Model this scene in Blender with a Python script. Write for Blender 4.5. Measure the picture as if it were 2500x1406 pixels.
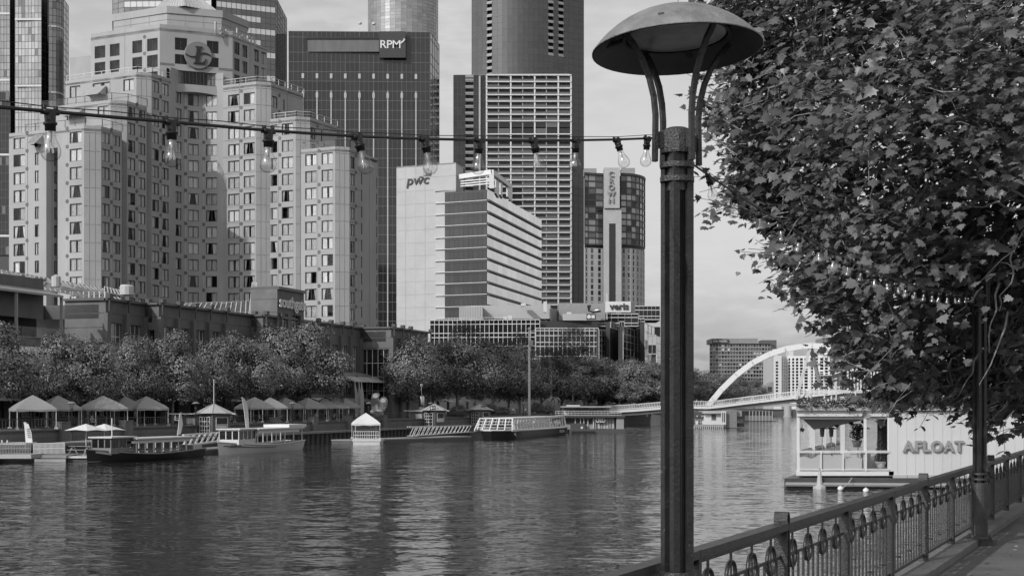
import bpy, math, random
import numpy as np
from mathutils import Vector, Matrix
random.seed(7)
rng = np.random.default_rng(11)
R = math.radians
SC = bpy.context.scene
COL = SC.collection
for o in list(bpy.data.objects): bpy.data.objects.remove(o)

# ------------------------------------------------------------------ camera
F, HX, HY, EYE, WATER = 3472.2, 1250.0, 985.0, 1.75, -3.45
cam = bpy.data.cameras.new('camera'); cam.sensor_width = 36; cam.lens = 50
cam.shift_y = (HY - 703) / 2500.0
cam.clip_start = 0.1; cam.clip_end = 6000
co = bpy.data.objects.new('camera', cam); COL.objects.link(co)
co.location = (0, 0, EYE); co.rotation_euler = (R(90), 0, 0)
SC.camera = co
# ------------------------------------------------------------------ sky, sun, exposure (black and white photograph: neutral light)
SUN_AZ, SUN_EL = 42.0, 31.0          # degrees left of straight behind the camera, elevation
w = bpy.data.worlds.new('World'); SC.world = w; w.use_nodes = True
nt = w.node_tree; nt.nodes.clear()
N = nt.nodes.new; L = nt.links.new
out = N('ShaderNodeOutputWorld'); bg = N('ShaderNodeBackground'); L(bg.outputs[0], out.inputs[0])
sky = N('ShaderNodeTexSky'); sky.sky_type = 'NISHITA'; sky.sun_disc = False
sky.sun_elevation = R(SUN_EL); sky.sun_rotation = R(180 + SUN_AZ)
sky.air_density = 1.6; sky.dust_density = 3.0; sky.ozone_density = 1.0
bw = N('ShaderNodeRGBToBW'); L(sky.outputs[0], bw.inputs[0])
tc = N('ShaderNodeTexCoord'); mp = N('ShaderNodeMapping'); mp.inputs['Scale'].default_value = (1, 1, 4.5)
L(tc.outputs['Generated'], mp.inputs[0])
n1 = N('ShaderNodeTexNoise'); n1.inputs['Scale'].default_value = 4.5; n1.inputs['Detail'].default_value = 9; n1.inputs['Roughness'].default_value = .62
L(mp.outputs[0], n1.inputs['Vector'])
r1 = N('ShaderNodeMapRange'); r1.inputs[1].default_value = .38; r1.inputs[2].default_value = .72; r1.inputs[3].default_value = 0; r1.inputs[4].default_value = 1
L(n1.outputs[0], r1.inputs[0])
n2 = N('ShaderNodeTexNoise'); n2.inputs['Scale'].default_value = 38; n2.inputs['Detail'].default_value = 5
mp2 = N('ShaderNodeMapping'); mp2.inputs['Scale'].default_value = (1, 1, 3); L(tc.outputs['Generated'], mp2.inputs[0]); L(mp2.outputs[0], n2.inputs['Vector'])
r2 = N('ShaderNodeMapRange'); r2.inputs[1].default_value = .36; r2.inputs[2].default_value = .64; L(n2.outputs[0], r2.inputs[0])
mm = N('ShaderNodeMath'); mm.operation = 'MULTIPLY'; L(r1.outputs[0], mm.inputs[0]); L(r2.outputs[0], mm.inputs[1])
cl = N('ShaderNodeMapRange'); cl.inputs[1].default_value = 0; cl.inputs[2].default_value = .7; cl.inputs[3].default_value = .12; cl.inputs[4].default_value = .8
L(mm.outputs[0], cl.inputs[0])
mx = N('ShaderNodeMix'); mx.data_type = 'FLOAT'; L(cl.outputs[0], mx.inputs[0]); L(bw.outputs[0], mx.inputs[2]); mx.inputs[3].default_value = 4.6
gr = N('ShaderNodeCombineColor')
for i in range(3): L(mx.outputs[0], gr.inputs[i])
L(gr.outputs[0], bg.inputs[0]); bg.inputs[1].default_value = 0.15
sl = bpy.data.lights.new('sun', 'SUN'); sl.energy = 2.35; sl.angle = R(.6); sl.color = (1, 1, 1)
so = bpy.data.objects.new('sun', sl); COL.objects.link(so)
ca, sa, ce, se = math.cos(R(SUN_AZ)), math.sin(R(SUN_AZ)), math.cos(R(SUN_EL)), math.sin(R(SUN_EL))
TOSUN = Vector((-sa * ce, -ca * ce, se))
so.rotation_euler = TOSUN.to_track_quat('Z', 'Y').to_euler(); so.location = TOSUN * 400
SC.render.engine = 'CYCLES'; cy = SC.cycles; cy.max_bounces = 6; cy.diffuse_bounces = 2; cy.glossy_bounces = 3; cy.transmission_bounces = 4; cy.transparent_max_bounces = 12; cy.caustics_reflective = False; cy.caustics_refractive = False
vs = SC.view_settings; vs.view_transform = 'Standard'; vs.look = 'None'; vs.gamma = 1; vs.exposure = 0.0; vs.use_curve_mapping = False

# ------------------------------------------------------------------ placing: measured from the photograph, then fixed in metres
def P(x, D): return Vector(((x - HX) / F * D, D, 0))
def Z(y, D): return EYE + (HY - y) / F * D
def at(x, y, D): return Vector(((x - HX) / F * D, D, Z(y, D)))
U = Vector((.287, .958, 0)); NR = Vector((.958, -.287, 0)); B0 = Vector((-42.8, 139, 0))    # far bank: along, towards river
def bk(s, t, z=0.0): return B0 + U * s + NR * t + Vector((0, 0, z))
def s_at(x, t):                                                                            # bank chainage seen at picture column x
    k = (x - HX) / F; a = B0 + NR * t
    return (k * a.y - a.x) / (U.x - k * U.y)
UPZ, LOZ = -.75, -2.0        # upper promenade, lower walkway
def ray_u(px, p0, p1):
    k = (px - HX) / F; d = p1 - p0; ln = d.length; d = d / ln
    return (k * p0.y - p0.x) / (d.x - k * d.y)
# ------------------------------------------------------------------ mesh builder
class MB:
    def __init__(s): s.v = []; s.f = []; s.m = []
    def add(s, vs, fs, mi=0):
        o = len(s.v); s.v += [tuple(q) for q in vs]
        for q in fs: s.f.append(tuple(o + i for i in q)); s.m.append(mi)
        return s
    BF = [(0, 3, 2, 1), (4, 5, 6, 7), (0, 1, 5, 4), (1, 2, 6, 5), (2, 3, 7, 6), (3, 0, 4, 7)]
    def box(s, c, d, M=None, mi=0):
        c = Vector(c); x, y, z = d[0] / 2, d[1] / 2, d[2] / 2
        q = [Vector(p) for p in ((-x, -y, -z), (x, -y, -z), (x, y, -z), (-x, y, -z), (-x, -y, z), (x, -y, z), (x, y, z), (-x, y, z))]
        if M is not None: q = [M @ p for p in q]
        return s.add([c + p for p in q], MB.BF, mi)
    def bar(s, p, q, wd, h, mi=0, up=(0, 0, 1)):
        p = Vector(p); q = Vector(q); d = (q - p); ln = d.length
        if ln < 1e-6: return s
        d /= ln; u = Vector(up)
        if abs(d.dot(u)) > .99: u = Vector((1, 0, 0)) if abs(d.x) < .9 else Vector((0, 1, 0))
        sd = d.cross(u).normalized(); u = sd.cross(d)
        M = Matrix((sd, d, u)).transposed()
        return s.box((p + q) / 2, (wd, ln, h), M, mi)
    def tube(s, pts, r, n=8, mi=0, cap=True):
        pts = [Vector(p) for p in pts]; k = len(pts); rs = r if isinstance(r, (list, tuple)) else [r] * k
        vs = []; ref = None
        for i, p in enumerate(pts):
            d = (pts[min(i + 1, k - 1)] - pts[max(i - 1, 0)]).normalized()
            if ref is None: ref = Vector((0, 0, 1)) if abs(d.z) < .9 else Vector((1, 0, 0))
            a = d.cross(ref).normalized(); b = a.cross(d); ref = b
            for j in range(n):
                t = 2 * math.pi * j / n; vs.append(p + (a * math.cos(t) + b * math.sin(t)) * rs[i])
        fs = [(i * n + j, i * n + (j + 1) % n, (i + 1) * n + (j + 1) % n, (i + 1) * n + j) for i in range(k - 1) for j in range(n)]
        if cap: fs += [tuple(range(n)), tuple(range((k - 1) * n, k * n))[::-1]]
        return s.add(vs, fs, mi)
    def lathe(s, prof, n=16, c=(0, 0, 0), mi=0, M=None, sx=1, sy=1):
        c = Vector(c); vs = []
        for r, z in prof:
            for j in range(n):
                t = 2 * math.pi * j / n; p = Vector((r * math.cos(t) * sx, r * math.sin(t) * sy, z)); vs.append(c + (M @ p if M is not None else p))
        k = len(prof)
        fs = [(i * n + j, i * n + (j + 1) % n, (i + 1) * n + (j + 1) % n, (i + 1) * n + j) for i in range(k - 1) for j in range(n)]
        return s.add(vs, fs, mi)
    def prism(s, poly, z0, z1, mi=0, bottom=True):
        n = len(poly); vs = [(p[0], p[1], z0) for p in poly] + [(p[0], p[1], z1) for p in poly]
        fs = [(i, (i + 1) % n, n + (i + 1) % n, n + i) for i in range(n)] + [tuple(range(n, 2 * n))]
        if bottom: fs.append(tuple(range(n))[::-1])
        return s.add(vs, fs, mi)
    def plate(s, outline, nrm, th, mi=0):      # flat outline (3D points) given thickness
        n = len(outline); d = Vector(nrm).normalized() * th
        vs = [Vector(p) for p in outline] + [Vector(p) + d for p in outline]
        fs = [tuple(range(n))[::-1], tuple(range(n, 2 * n))] + [(i, (i + 1) % n, n + (i + 1) % n, n + i) for i in range(n)]
        return s.add(vs, fs, mi)
    def mesh(s, name, mats, smooth=False):
        me = bpy.data.meshes.new(name); me.from_pydata(s.v, [], s.f)
        for m in (mats if isinstance(mats, (list, tuple)) else [mats]): me.materials.append(m)
        if any(s.m): me.polygons.foreach_set('material_index', s.m)
        if smooth: me.polygons.foreach_set('use_smooth', [True] * len(s.f))
        me.update(); return me
    def build(s, name, mats, parent=None, smooth=False, M=None):
        return put(name, s.mesh(name, mats, smooth), parent, M)
WM = {}
def put(name, me, parent=None, M=None):
    o = bpy.data.objects.new(name, me); COL.objects.link(o)
    if M is not None: o.matrix_basis = M
    if parent is not None:
        o.parent = parent
        if parent.name in WM: o.matrix_parent_inverse = WM[parent.name]
    return o
def tag(o, label=None, cat=None, group=None, kind=None):
    if label: o['label'] = label
    if cat: o['category'] = cat
    if group: o['group'] = group
    if kind: o['kind'] = kind
    return o
def thing(name, label, cat, loc=(0, 0, 0), group=None, local=False, rz=0):
    """Empty at the base of a thing. local: parts are given about the base; else in world metres."""
    o = bpy.data.objects.new(name, None); COL.objects.link(o); o.location = loc; o.rotation_euler.z = rz; o.empty_display_size = .2
    if not local: WM[o.name] = (Matrix.Translation(loc) @ Matrix.Rotation(rz, 4, 'Z')).inverted()
    return tag(o, label, cat, group)
def struct(name, mb, mat, smooth=False): return tag(mb.build(name, mat, None, smooth), kind='structure')
def dup(root, loc, rz=0.0, label=None, scale=None):
    ch = {}
    for o in bpy.data.objects:
        if o.parent is not None: ch.setdefault(o.parent.name, []).append(o)
    return _dup(root, None, ch, loc, rz, label, scale)
def _dup(o, par, ch, loc=None, rz=0, label=None, scale=None):
    c = o.copy(); COL.objects.link(c)
    if par is not None: c.parent = par
    else:
        c.location = loc; c.rotation_euler.z = rz
        if label: c['label'] = label
        if scale: c.scale = scale if not isinstance(scale, (int, float)) else (scale,) * 3
    for k in ch.get(o.name, []): _dup(k, c, ch)
    return c
def frame(o, x, z=(0, 0, 1)):      # matrix: x along a wall, z up, -y out of the wall (towards the viewer side)
    x = Vector(x).normalized(); z = Vector(z).normalized(); y = z.cross(x)
    m = Matrix((x, y, z)).transposed().to_4x4(); m.translation = Vector(o); return m
TEXTS = []
def text(name, s, size, o, xdir, parent, mat, depth=.05, bold=0.0, align='CENTER', shear=0, xs=1.0, sp=1.0, up=(0, 0, 1), mb=None):
    TEXTS.append((name, s, size, Vector(o), Vector(xdir).normalized(), parent, mat, depth, bold, align, shear, xs, sp, Vector(up).normalized()))
def flush_text():
    tmp = []
    for t in TEXTS:
        c = bpy.data.curves.new('t', 'FONT'); c.body = t[1]; c.size = t[2]; c.extrude = t[7] / 2; c.offset = t[8]; c.align_x = t[9]; c.align_y = 'CENTER'; c.shear = t[10]; c.space_character = t[12]; c.resolution_u = 3
        o = bpy.data.objects.new('t', c); COL.objects.link(o); tmp.append(o)
    bpy.context.view_layer.update(); dg = bpy.context.evaluated_depsgraph_get()
    for t, o in zip(TEXTS, tmp):
        me = bpy.data.meshes.new_from_object(o.evaluated_get(dg)); me.materials.clear(); me.materials.append(t[6]); me.name = t[0]
        x, u = t[4], t[13]; n = x.cross(u)
        M = Matrix((x * t[11], u, n)).transposed().to_4x4(); M.translation = t[3]
        if t[5] is not None and t[5].name not in WM and t[5].data is None: M = t[5].matrix_basis.inverted() @ M
        put(t[0], me, t[5], M)
    for o in tmp: c = o.data; bpy.data.objects.remove(o); bpy.data.curves.remove(c)
# ------------------------------------------------------------------ materials (greys only)
MATS = {}
def mat(name, v, rough=.6, metal=0., var=.12, scale=1.2, streak=0., rnd=0., bump=0., spec=.5, bscale=None, speck=0.):
    m = bpy.data.materials.new(name); m.use_nodes = True; t = m.node_tree; b = t.nodes['Principled BSDF']
    n = t.nodes.new; l = t.links.new
    geo = n('ShaderNodeNewGeometry'); mpn = n('ShaderNodeMapping'); l(geo.outputs['Position'], mpn.inputs[0])
    mpn.inputs['Scale'].default_value = (1, 1, 1 - streak * .9)
    no = n('ShaderNodeTexNoise'); no.inputs['Scale'].default_value = scale; no.inputs['Detail'].default_value = 7; no.inputs['Roughness'].default_value = .65; l(mpn.outputs[0], no.inputs['Vector'])
    mr = n('ShaderNodeMapRange'); mr.inputs[1].default_value = .25; mr.inputs[2].default_value = .75; mr.inputs[3].default_value = v * (1 - var); mr.inputs[4].default_value = v * (1 + var); l(no.outputs[0], mr.inputs[0])
    val = mr.outputs[0]
    if rnd:
        oi = n('ShaderNodeObjectInfo'); m2 = n('ShaderNodeMapRange'); m2.inputs[3].default_value = 1 - rnd; m2.inputs[4].default_value = 1 + rnd; l(oi.outputs['Random'], m2.inputs[0])
        mu = n('ShaderNodeMath'); mu.operation = 'MULTIPLY'; l(val, mu.inputs[0]); l(m2.outputs[0], mu.inputs[1]); val = mu.outputs[0]
    if speck:
        ns = n('ShaderNodeTexNoise'); ns.inputs['Scale'].default_value = 55; ns.inputs['Detail'].default_value = 4; l(geo.outputs['Position'], ns.inputs['Vector'])
        m3 = n('ShaderNodeMapRange'); m3.inputs[1].default_value = .66; m3.inputs[2].default_value = .74; m3.inputs[3].default_value = 0; m3.inputs[4].default_value = speck; l(ns.outputs[0], m3.inputs[0])
        ad = n('ShaderNodeMath'); ad.operation = 'ADD'; l(val, ad.inputs[0]); l(m3.outputs[0], ad.inputs[1]); val = ad.outputs[0]
    cc = n('ShaderNodeCombineColor')
    for i in range(3): l(val, cc.inputs[i])
    l(cc.outputs[0], b.inputs['Base Color'])
    b.inputs['Roughness'].default_value = rough; b.inputs['Metallic'].default_value = metal; b.inputs['Specular IOR Level'].default_value = spec
    if bump:
        nb = n('ShaderNodeTexNoise'); nb.inputs['Scale'].default_value = bscale or scale * 6; nb.inputs['Detail'].default_value = 6; l(geo.outputs['Position'], nb.inputs['Vector'])
        bu = n('ShaderNodeBump'); bu.inputs['Strength'].default_value = bump; bu.inputs['Distance'].default_value = .05; l(nb.outputs[0], bu.inputs['Height']); l(bu.outputs[0], b.inputs['Normal'])
    MATS[name] = m; return m
def glassy(name, v, refl, rnd=.25, rough=.06):
    """coated facade glass: dark body with a mirror share"""
    m = mat(name, v, .3, 0, .15, .25, rnd=rnd); t = m.node_tree; b = t.nodes['Principled BSDF']
    b.inputs['Roughness'].default_value = rough; b.inputs['IOR'].default_value = refl
    return m
def clear(name, tint=.9, rough=0.):
    m = bpy.data.materials.new(name); m.use_nodes = True; t = m.node_tree; t.nodes.clear(); n = t.nodes.new; l = t.links.new
    o = n('ShaderNodeOutputMaterial'); mixs = n('ShaderNodeMixShader'); fr = n('ShaderNodeFresnel'); fr.inputs[0].default_value = 1.5
    tr = n('ShaderNodeBsdfTransparent'); tr.inputs[0].default_value = (tint, tint, tint, 1); gl = n('ShaderNodeBsdfGlossy'); gl.inputs['Roughness'].default_value = rough
    ge = n('ShaderNodeNewGeometry'); iv = n('ShaderNodeMath'); iv.operation = 'SUBTRACT'; iv.inputs[0].default_value = 1; l(ge.outputs['Backfacing'], iv.inputs[1]); mf = n('ShaderNodeMath'); mf.operation = 'MULTIPLY'; l(fr.outputs[0], mf.inputs[0]); l(iv.outputs[0], mf.inputs[1])
    l(mf.outputs[0], mixs.inputs[0]); l(tr.outputs[0], mixs.inputs[1]); l(gl.outputs[0], mixs.inputs[2]); l(mixs.outputs[0], o.inputs[0]); MATS[name] = m; return m
precast = mat('precast_concrete', .35, .8, var=.14, scale=.25, streak=.7)
precast_d = mat('precast_shadowline', .16, .9)
stone_dk = mat('dark_bluestone', .12, .7, var=.25, scale=.5, streak=.4, bump=.1)
stone_lt = mat('pale_stone_cladding', .41, .6, var=.10, scale=.2)
white = mat('white_paint', .66, .45, var=.05)
offwhite = mat('offwhite_metal', .6, .45, var=.08)
midgrey = mat('mid_grey_metal', .28, .5, var=.12)
ltgrey = mat('light_grey_cladding', .42, .55, var=.08, scale=.4, streak=.5)
dkgrey = mat('dark_grey_metal', .07, .45, var=.2)
black = mat('black_paint', .018, .35, var=.2)
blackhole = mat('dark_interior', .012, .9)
frame_dk = mat('dark_window_frame', .05, .5)
curtain_m = mat('net_curtain', .6, .9, var=.3, scale=3.5, streak=.98, rnd=.3)
medal = mat('bronze_medallion', .12, .6, rnd=.15)
g_hotel = clear('window_glass', .94)
g_clear = clear('balustrade_glass', .95)
g_dark = glassy('dark_facade_glass', .018, 1.5, .35)
g_mid = glassy('mid_facade_glass', .075, 1.9, .22)
g_rpm = glassy('tinted_facade_glass', .024, 1.5, .25)
g_sky = glassy('mirror_facade_glass', .62, 1.5, .10); g_sky.node_tree.nodes['Principled BSDF'].inputs['Metallic'].default_value = .92
g_tower = glassy('pale_tower_glass', .30, 1.6, .16); g_tower.node_tree.nodes['Principled BSDF'].inputs['Metallic'].default_value = .5
conc = mat('quay_concrete', .10, .85, var=.25, scale=.4, streak=.5, bump=.2)
paving = mat('paving', .10, .85, var=.2, scale=1.5)
asphalt = mat('asphalt_pavement', .13, .85, var=.35, scale=1.3, bump=.35, bscale=60, speck=.10)
kerb_m = mat('kerb_concrete', .17, .8, var=.25, scale=3, bump=.2, bscale=40)
iron = mat('painted_iron', .03, .33, var=.4, scale=9, bump=.15, bscale=50, speck=.09)
iron_w = mat('weathered_iron', .042, .42, var=.5, scale=7, bump=.35, bscale=80, speck=.06)
dome_m = mat('weathered_dome_steel', .19, .5, var=.45, scale=7, streak=.0, bump=.25, bscale=35)
dome_in = mat('dome_lining', .09, .5, var=.3, scale=5)
lens_m = mat('dusty_lens', .42, .35, var=.35, scale=9)
rubber = mat('black_rubber', .012, .45, var=.2)
canvas = mat('tent_canvas', .27, .8, var=.08, scale=1.5, rnd=.12)
canvas_w = mat('white_canvas', .66, .8, var=.06)
timber = mat('weathered_timber', .2, .75, var=.3, scale=3)
bark = mat('plane_bark', .22, .85, var=.5, scale=4, bump=.3)
twig_m = mat('twig_bark', .26, .8, var=.4, scale=12)
skin = mat('skin', .35, .6); hair = mat('hair', .03, .6); cloth_d = mat('dark_clothing', .05, .9, rnd=.5); cloth_l = mat('light_clothing', .5, .9, rnd=.4)
steel = mat('stainless_steel', .45, .25, 1.0, var=.15)
def leafmat(name, v, trans=.35, rough=.45):
    m = mat(name, v, rough, var=.35, scale=.9); t = m.node_tree; b = t.nodes['Principled BSDF']; n = t.nodes.new; l = t.links.new
    at_ = n('ShaderNodeAttribute'); at_.attribute_name = 'tone'
    src = b.inputs['Base Color'].links[0].from_socket
    mu = n('ShaderNodeMix'); mu.data_type = 'RGBA'; mu.blend_type = 'MULTIPLY'; mu.inputs[0].default_value = 1
    l(src, mu.inputs[6]); l(at_.outputs['Color'], mu.inputs[7]); l(mu.outputs[2], b.inputs['Base Color'])
    b.inputs['Specular IOR Level'].default_value = .35
    if not trans: return m
    tl = n('ShaderNodeBsdfTranslucent'); l(mu.outputs[2], tl.inputs[0]); ms = n('ShaderNodeMixShader'); ms.inputs[0].default_value = trans
    l(b.outputs[0], ms.inputs[1]); l(tl.outputs[0], ms.inputs[2]); l(ms.outputs[0], t.nodes['Material Output'].inputs[0]); b.inputs['Specular IOR Level'].default_value = .35
    return m
leaf_far = leafmat('plane_foliage', .155, 0)
leaf_near = leafmat('plane_leaf', .13, .30, .36)
leaf_euc = leafmat('gum_foliage', .05)
leaf_pot = leafmat('shrub_foliage', .06)
# water
def watermat():
    m = bpy.data.materials.new('river_water'); m.use_nodes = True; t = m.node_tree; b = t.nodes['Principled BSDF']; n = t.nodes.new; l = t.links.new
    b.inputs['Base Color'].default_value = (.022, .022, .022, 1); b.inputs['Roughness'].default_value = .05; b.inputs['IOR'].default_value = 1.36
    g = n('ShaderNodeNewGeometry')
    def wave(sc, sx, sy, rot, det):          # noise colour = two independent surface slopes, so far ripples stay rough instead of being filtered flat
        mp = n('ShaderNodeMapping'); mp.inputs['Scale'].default_value = (sx, sy, 1); mp.inputs['Rotation'].default_value = (0, 0, rot); l(g.outputs['Position'], mp.inputs[0])
        no = n('ShaderNodeTexNoise'); no.inputs['Scale'].default_value = sc; no.inputs['Detail'].default_value = det; no.inputs['Roughness'].default_value = .5; no.inputs['Distortion'].default_value = .4; l(mp.outputs[0], no.inputs['Vector']); return no
    def centred(no, k):
        v = n('ShaderNodeVectorMath'); v.operation = 'SUBTRACT'; l(no.outputs['Color'], v.inputs[0]); v.inputs[1].default_value = (.5, .5, .5)
        w_ = n('ShaderNodeVectorMath'); w_.operation = 'MULTIPLY'; l(v.outputs[0], w_.inputs[0]); w_.inputs[1].default_value = (k * .55, k, 0); return w_.outputs[0]
    def add(a, b_): v = n('ShaderNodeVectorMath'); v.operation = 'ADD'; l(a, v.inputs[0]); l(b_, v.inputs[1]); return v.outputs[0]
    sl_ = add(add(centred(wave(.42, .5, 1.25, .1, 2), .25), centred(wave(1.5, .5, 1.2, -.15, 2), .38)), centred(wave(4.2, .6, 1.1, .2, 1), .32))
    e = wave(.03, 1, .55, .4, 3)
    mr = n('ShaderNodeMapRange'); mr.inputs[1].default_value = .36; mr.inputs[2].default_value = .64; mr.inputs[3].default_value = .5; mr.inputs[4].default_value = 1.25; l(e.outputs[0], mr.inputs[0])
    sc_ = n('ShaderNodeVectorMath'); sc_.operation = 'SCALE'; l(sl_, sc_.inputs[0]); l(mr.outputs[0], sc_.inputs['Scale'])
    up = n('ShaderNodeVectorMath'); up.operation = 'ADD'; l(sc_.outputs[0], up.inputs[0]); up.inputs[1].default_value = (0, 0, 1)
    nm = n('ShaderNodeVectorMath'); nm.operation = 'NORMALIZE'; l(up.outputs[0], nm.inputs[0]); l(nm.outputs[0], b.inputs['Normal'])
    return m
water_m = watermat()
# ================================================================== SETTING
mb = MB(); mb.add([(-900, -80, WATER), (1200, -80, WATER), (1200, 700, WATER), (-900, 700, WATER)], [(0, 1, 2, 3)]); struct('river', mb, water_m)
mb = MB(); mb.add([(-4000, -400, -6.5), (4000, -400, -6.5), (4000, 5000, -6.5), (-4000, 5000, -6.5)], [(0, 1, 2, 3)]); struct('ground', mb, conc)
# far bank: upper promenade ground, lower walkway, quay edge
mb = MB(); a, b = bk(-160, -2), bk(470, -2); c, d = bk(470, -900), bk(-160, -900)
mb.prism([a, d, c, b][::-1], -6.4, UPZ); struct('upper_promenade', mb, paving)
mb = MB(); a, b, c, d = bk(-160, -2.003), bk(470, -2.003), bk(470, 1.0), bk(-160, 1.0); mb.prism([a, b, c, d][::-1], -6.3, LOZ); struct('lower_walkway', mb, conc)
mb = MB(); mb.prism([Vector((-300, 560, 0)), Vector((900, 560, 0)), Vector((2600, 3000, 0)), Vector((-2600, 3000, 0))], -6.2, -1.2); struct('far_land', mb, paving)
mb = MB(); mb.prism([Vector(q) for q in ((12, 317, 0), (20, 336, 0), (44, 385, 0), (75, 480, 0), (115, 600, 0), (-120, 600, 0), (-120, 317, 0))], -6.25, UPZ - .01); struct('river_bend_bank', mb, paving)
# retaining wall of big stone blocks between the walkways
rw = thing('retaining_wall', 'long dark stone retaining wall between the two riverside walkways', 'wall', bk(0, -2, LOZ))
mb = MB(); mb.prism([bk(-160, -2.0), bk(400, -2.0), bk(400, -1.72), bk(-160, -1.72)][::-1], LOZ, UPZ - .12); mb.build('wall_core', conc, rw)
mb = MB(); mb.prism([bk(-160, -2.1), bk(400, -2.1), bk(400, -1.6), bk(-160, -1.6)][::-1], UPZ - .12, UPZ + .02); mb.build('coping', stone_dk, rw)
mb = MB(); mb.box((0, 0, 0), (1, .08, 1)); blk = mb.mesh('stone_block', stone_dk)
for i in range(54):
    for j in range(2):
        s0 = -26 + i * 3 + (1.5 if j else 0)
        M = frame(bk(s0, -1.70, LOZ + .22 + j * .44), U) @ Matrix.Diagonal((2.96, 1, .42, 1)); put('stone_block', blk, rw, M)
# quay edge piles of the lower walkway
qf = thing('quay_fender', 'row of timber fender piles along the edge of the lower walkway', 'fender', bk(70, 1.1, WATER))
mb = MB(); mb.tube([(0, 0, WATER - 1.5), (0, 0, LOZ - .1)], .16, 8); pile = mb.mesh('pile', conc, True)
for i in range(60): put('pile', pile, qf, Matrix.Translation(bk(30 + i * 1.5, 1.2)))
mb = MB(); mb.bar(bk(-20, 1.35, LOZ - .12), bk(122, 1.35, LOZ - .12), .3, .24); mb.build('waling', timber, qf)
# own bank
def fp(D, z=0.0, off=0.0): return Vector((-2.9 + .47 * D, D, z)) + Vector((.905, -.4254, 0)) * off
PAVE, KERB = -.10, -.02
mb = MB(); mb.prism([fp(-40, 0, .1), fp(160, 0, .1), fp(160, 0, 60), fp(-40, 0, 60)][::-1], WATER - 2, PAVE); struct('promenade', mb, asphalt)
mb = MB(); mb.prism([fp(-40, 0, -.2), fp(160, 0, -.2), fp(160, 0, .1), fp(-40, 0, .1)][::-1], WATER - 2, PAVE - .01); struct('quay_wall', mb, conc)
kb = thing('kerb', 'raised concrete kerb carrying the iron railing along the promenade', 'kerb', fp(8, PAVE, 0))
for i in range(34):
    mb = MB(); d0 = 4 + i * 1.9
    mb.prism([fp(d0 + .01, 0, -.2), fp(d0 + 1.885, 0, -.2), fp(d0 + 1.885, 0, .24), fp(d0 + .01, 0, .24)][::-1], PAVE, KERB + random.uniform(-.004, .004)); mb.build('kerb_stone', kerb_m, kb)
# fallen leaves and grit at the kerb are left to the pavement material
# ================================================================== IRON RAILING
rail = thing('iron_railing', 'dark iron railing with ring motifs along the near promenade edge', 'railing', fp(8, KERB, 0))
DF = Vector((.4254, .905, 0)); NL = Vector((.905, -.4254, 0))
fM = lambda p: Matrix((DF, -NL, Vector((0, 0, 1)))).transposed().to_4x4()
def fmat(D, z, off=0):
    m = Matrix((DF, Vector((0, 0, 1)).cross(DF), Vector((0, 0, 1)))).transposed().to_4x4(); m.translation = fp(D, z, off); return m
posts = [8.45 + 1.9 * k for k in range(-2, 24)]
for i in range(len(posts) - 1):
    a, b = posts[i], posts[i + 1]
    mb = MB(); mb.bar(fp(a + .004, .857), fp(b - .004, .857), .105, .05); mb.bar(fp(a + .01, .815), fp(b - .01, .815), .03, .04); mb.build('top_rail', iron_w, rail)
    mb = MB(); mb.bar(fp(a + .03, .637), fp(b - .03, .637), .012, .022); mb.build('middle_rail', iron, rail)
    mb = MB(); mb.bar(fp(a + .03, .05), fp(b - .03, .05), .03, .03); mb.build('bottom_rail', iron, rail)
def ringmesh():
    mb = MB(); n = 22; vs = []; fs = []
    for i in range(n):
        t = 2 * math.pi * i / n
        for r, y in ((.107, -.013), (.107, .013), (.096, .013), (.096, -.013)): vs.append((r * math.cos(t), y, r * math.sin(t)))
    for i in range(n):
        for k in range(4):
            a, b = i * 4 + k, i * 4 + (k + 1) % 4; c, d = ((i + 1) % n) * 4 + (k + 1) % 4, ((i + 1) % n) * 4 + k
            fs.append((a, b, c, d))
    mb.add(vs, fs); return mb.mesh('ring', iron, True)
ring_me = ringmesh()
mb = MB(); mb.box((0, 0, .148), (.026, .012, .10)); mb.box((0, 0, 0), (.02, .010, .174)); hang_me = mb.mesh('hanger', iron)
mb = MB(); mb.box((0, 0, -.285), (.030, .014, .57)); bar_me = mb.mesh('baluster', iron)
mb = MB(); mb.box((0, 0, -.285), (.030, .014, .57)); mb.box((0, -.03, -.43), (.05, .05, .014)); bar2_me = mb.mesh('baluster_hook', iron)
for i in range(len(posts) - 1):
    if posts[i] > 34: break
    for k in range(4):
        D = posts[i] + 1.9 * (k + .62) / 4.25
        put('ring', ring_me, rail, fmat(D, .637)); put('hanger', hang_me, rail, fmat(D, .637))
    if 7 < posts[i] < 30:
        n = 13
        for k in range(1, n):
            put('baluster', bar2_me if k % 4 == 2 else bar_me, rail, fmat(posts[i] + 1.9 * k / n, .63))
mb = MB(); mb.box((0, 0, .41), (.012, .09, .95)); mb.box((0, -.045, .41), (.055, .010, .95)); mb.box((0, .0, -.05), (.10, .13, .012)); post_me = mb.mesh('post', iron)
mb = MB()
for sx in (-.034, .034): mb.box((sx, 0, .41), (.010, .10, .98))
mb.box((0, .03, .38), (.058, .012, .9)); mb.box((0, .0, -.05), (.14, .16, .014))
vs = []; n = 12
for i in range(n + 1):
    t = math.pi * i / n
    for r in (.052, .062):
        for yy in (-.05, .05): vs.append((r * math.cos(t) * .75, yy, .895 + r * math.sin(t) * 1.15))
fs = []
for i in range(n):
    a = i * 4; b = a + 4
    fs += [(a, a + 1, b + 1, b), (a + 2, b + 2, b + 3, a + 3), (a, b, b + 2, a + 2), (a + 1, a + 3, b + 3, b + 1)]
mb.add(vs, fs); major_me = mb.mesh('capped_post', iron_w)
for k, D in enumerate(posts): put('post', major_me if k % 3 == 0 else post_me, rail, fmat(D, 0))

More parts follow.
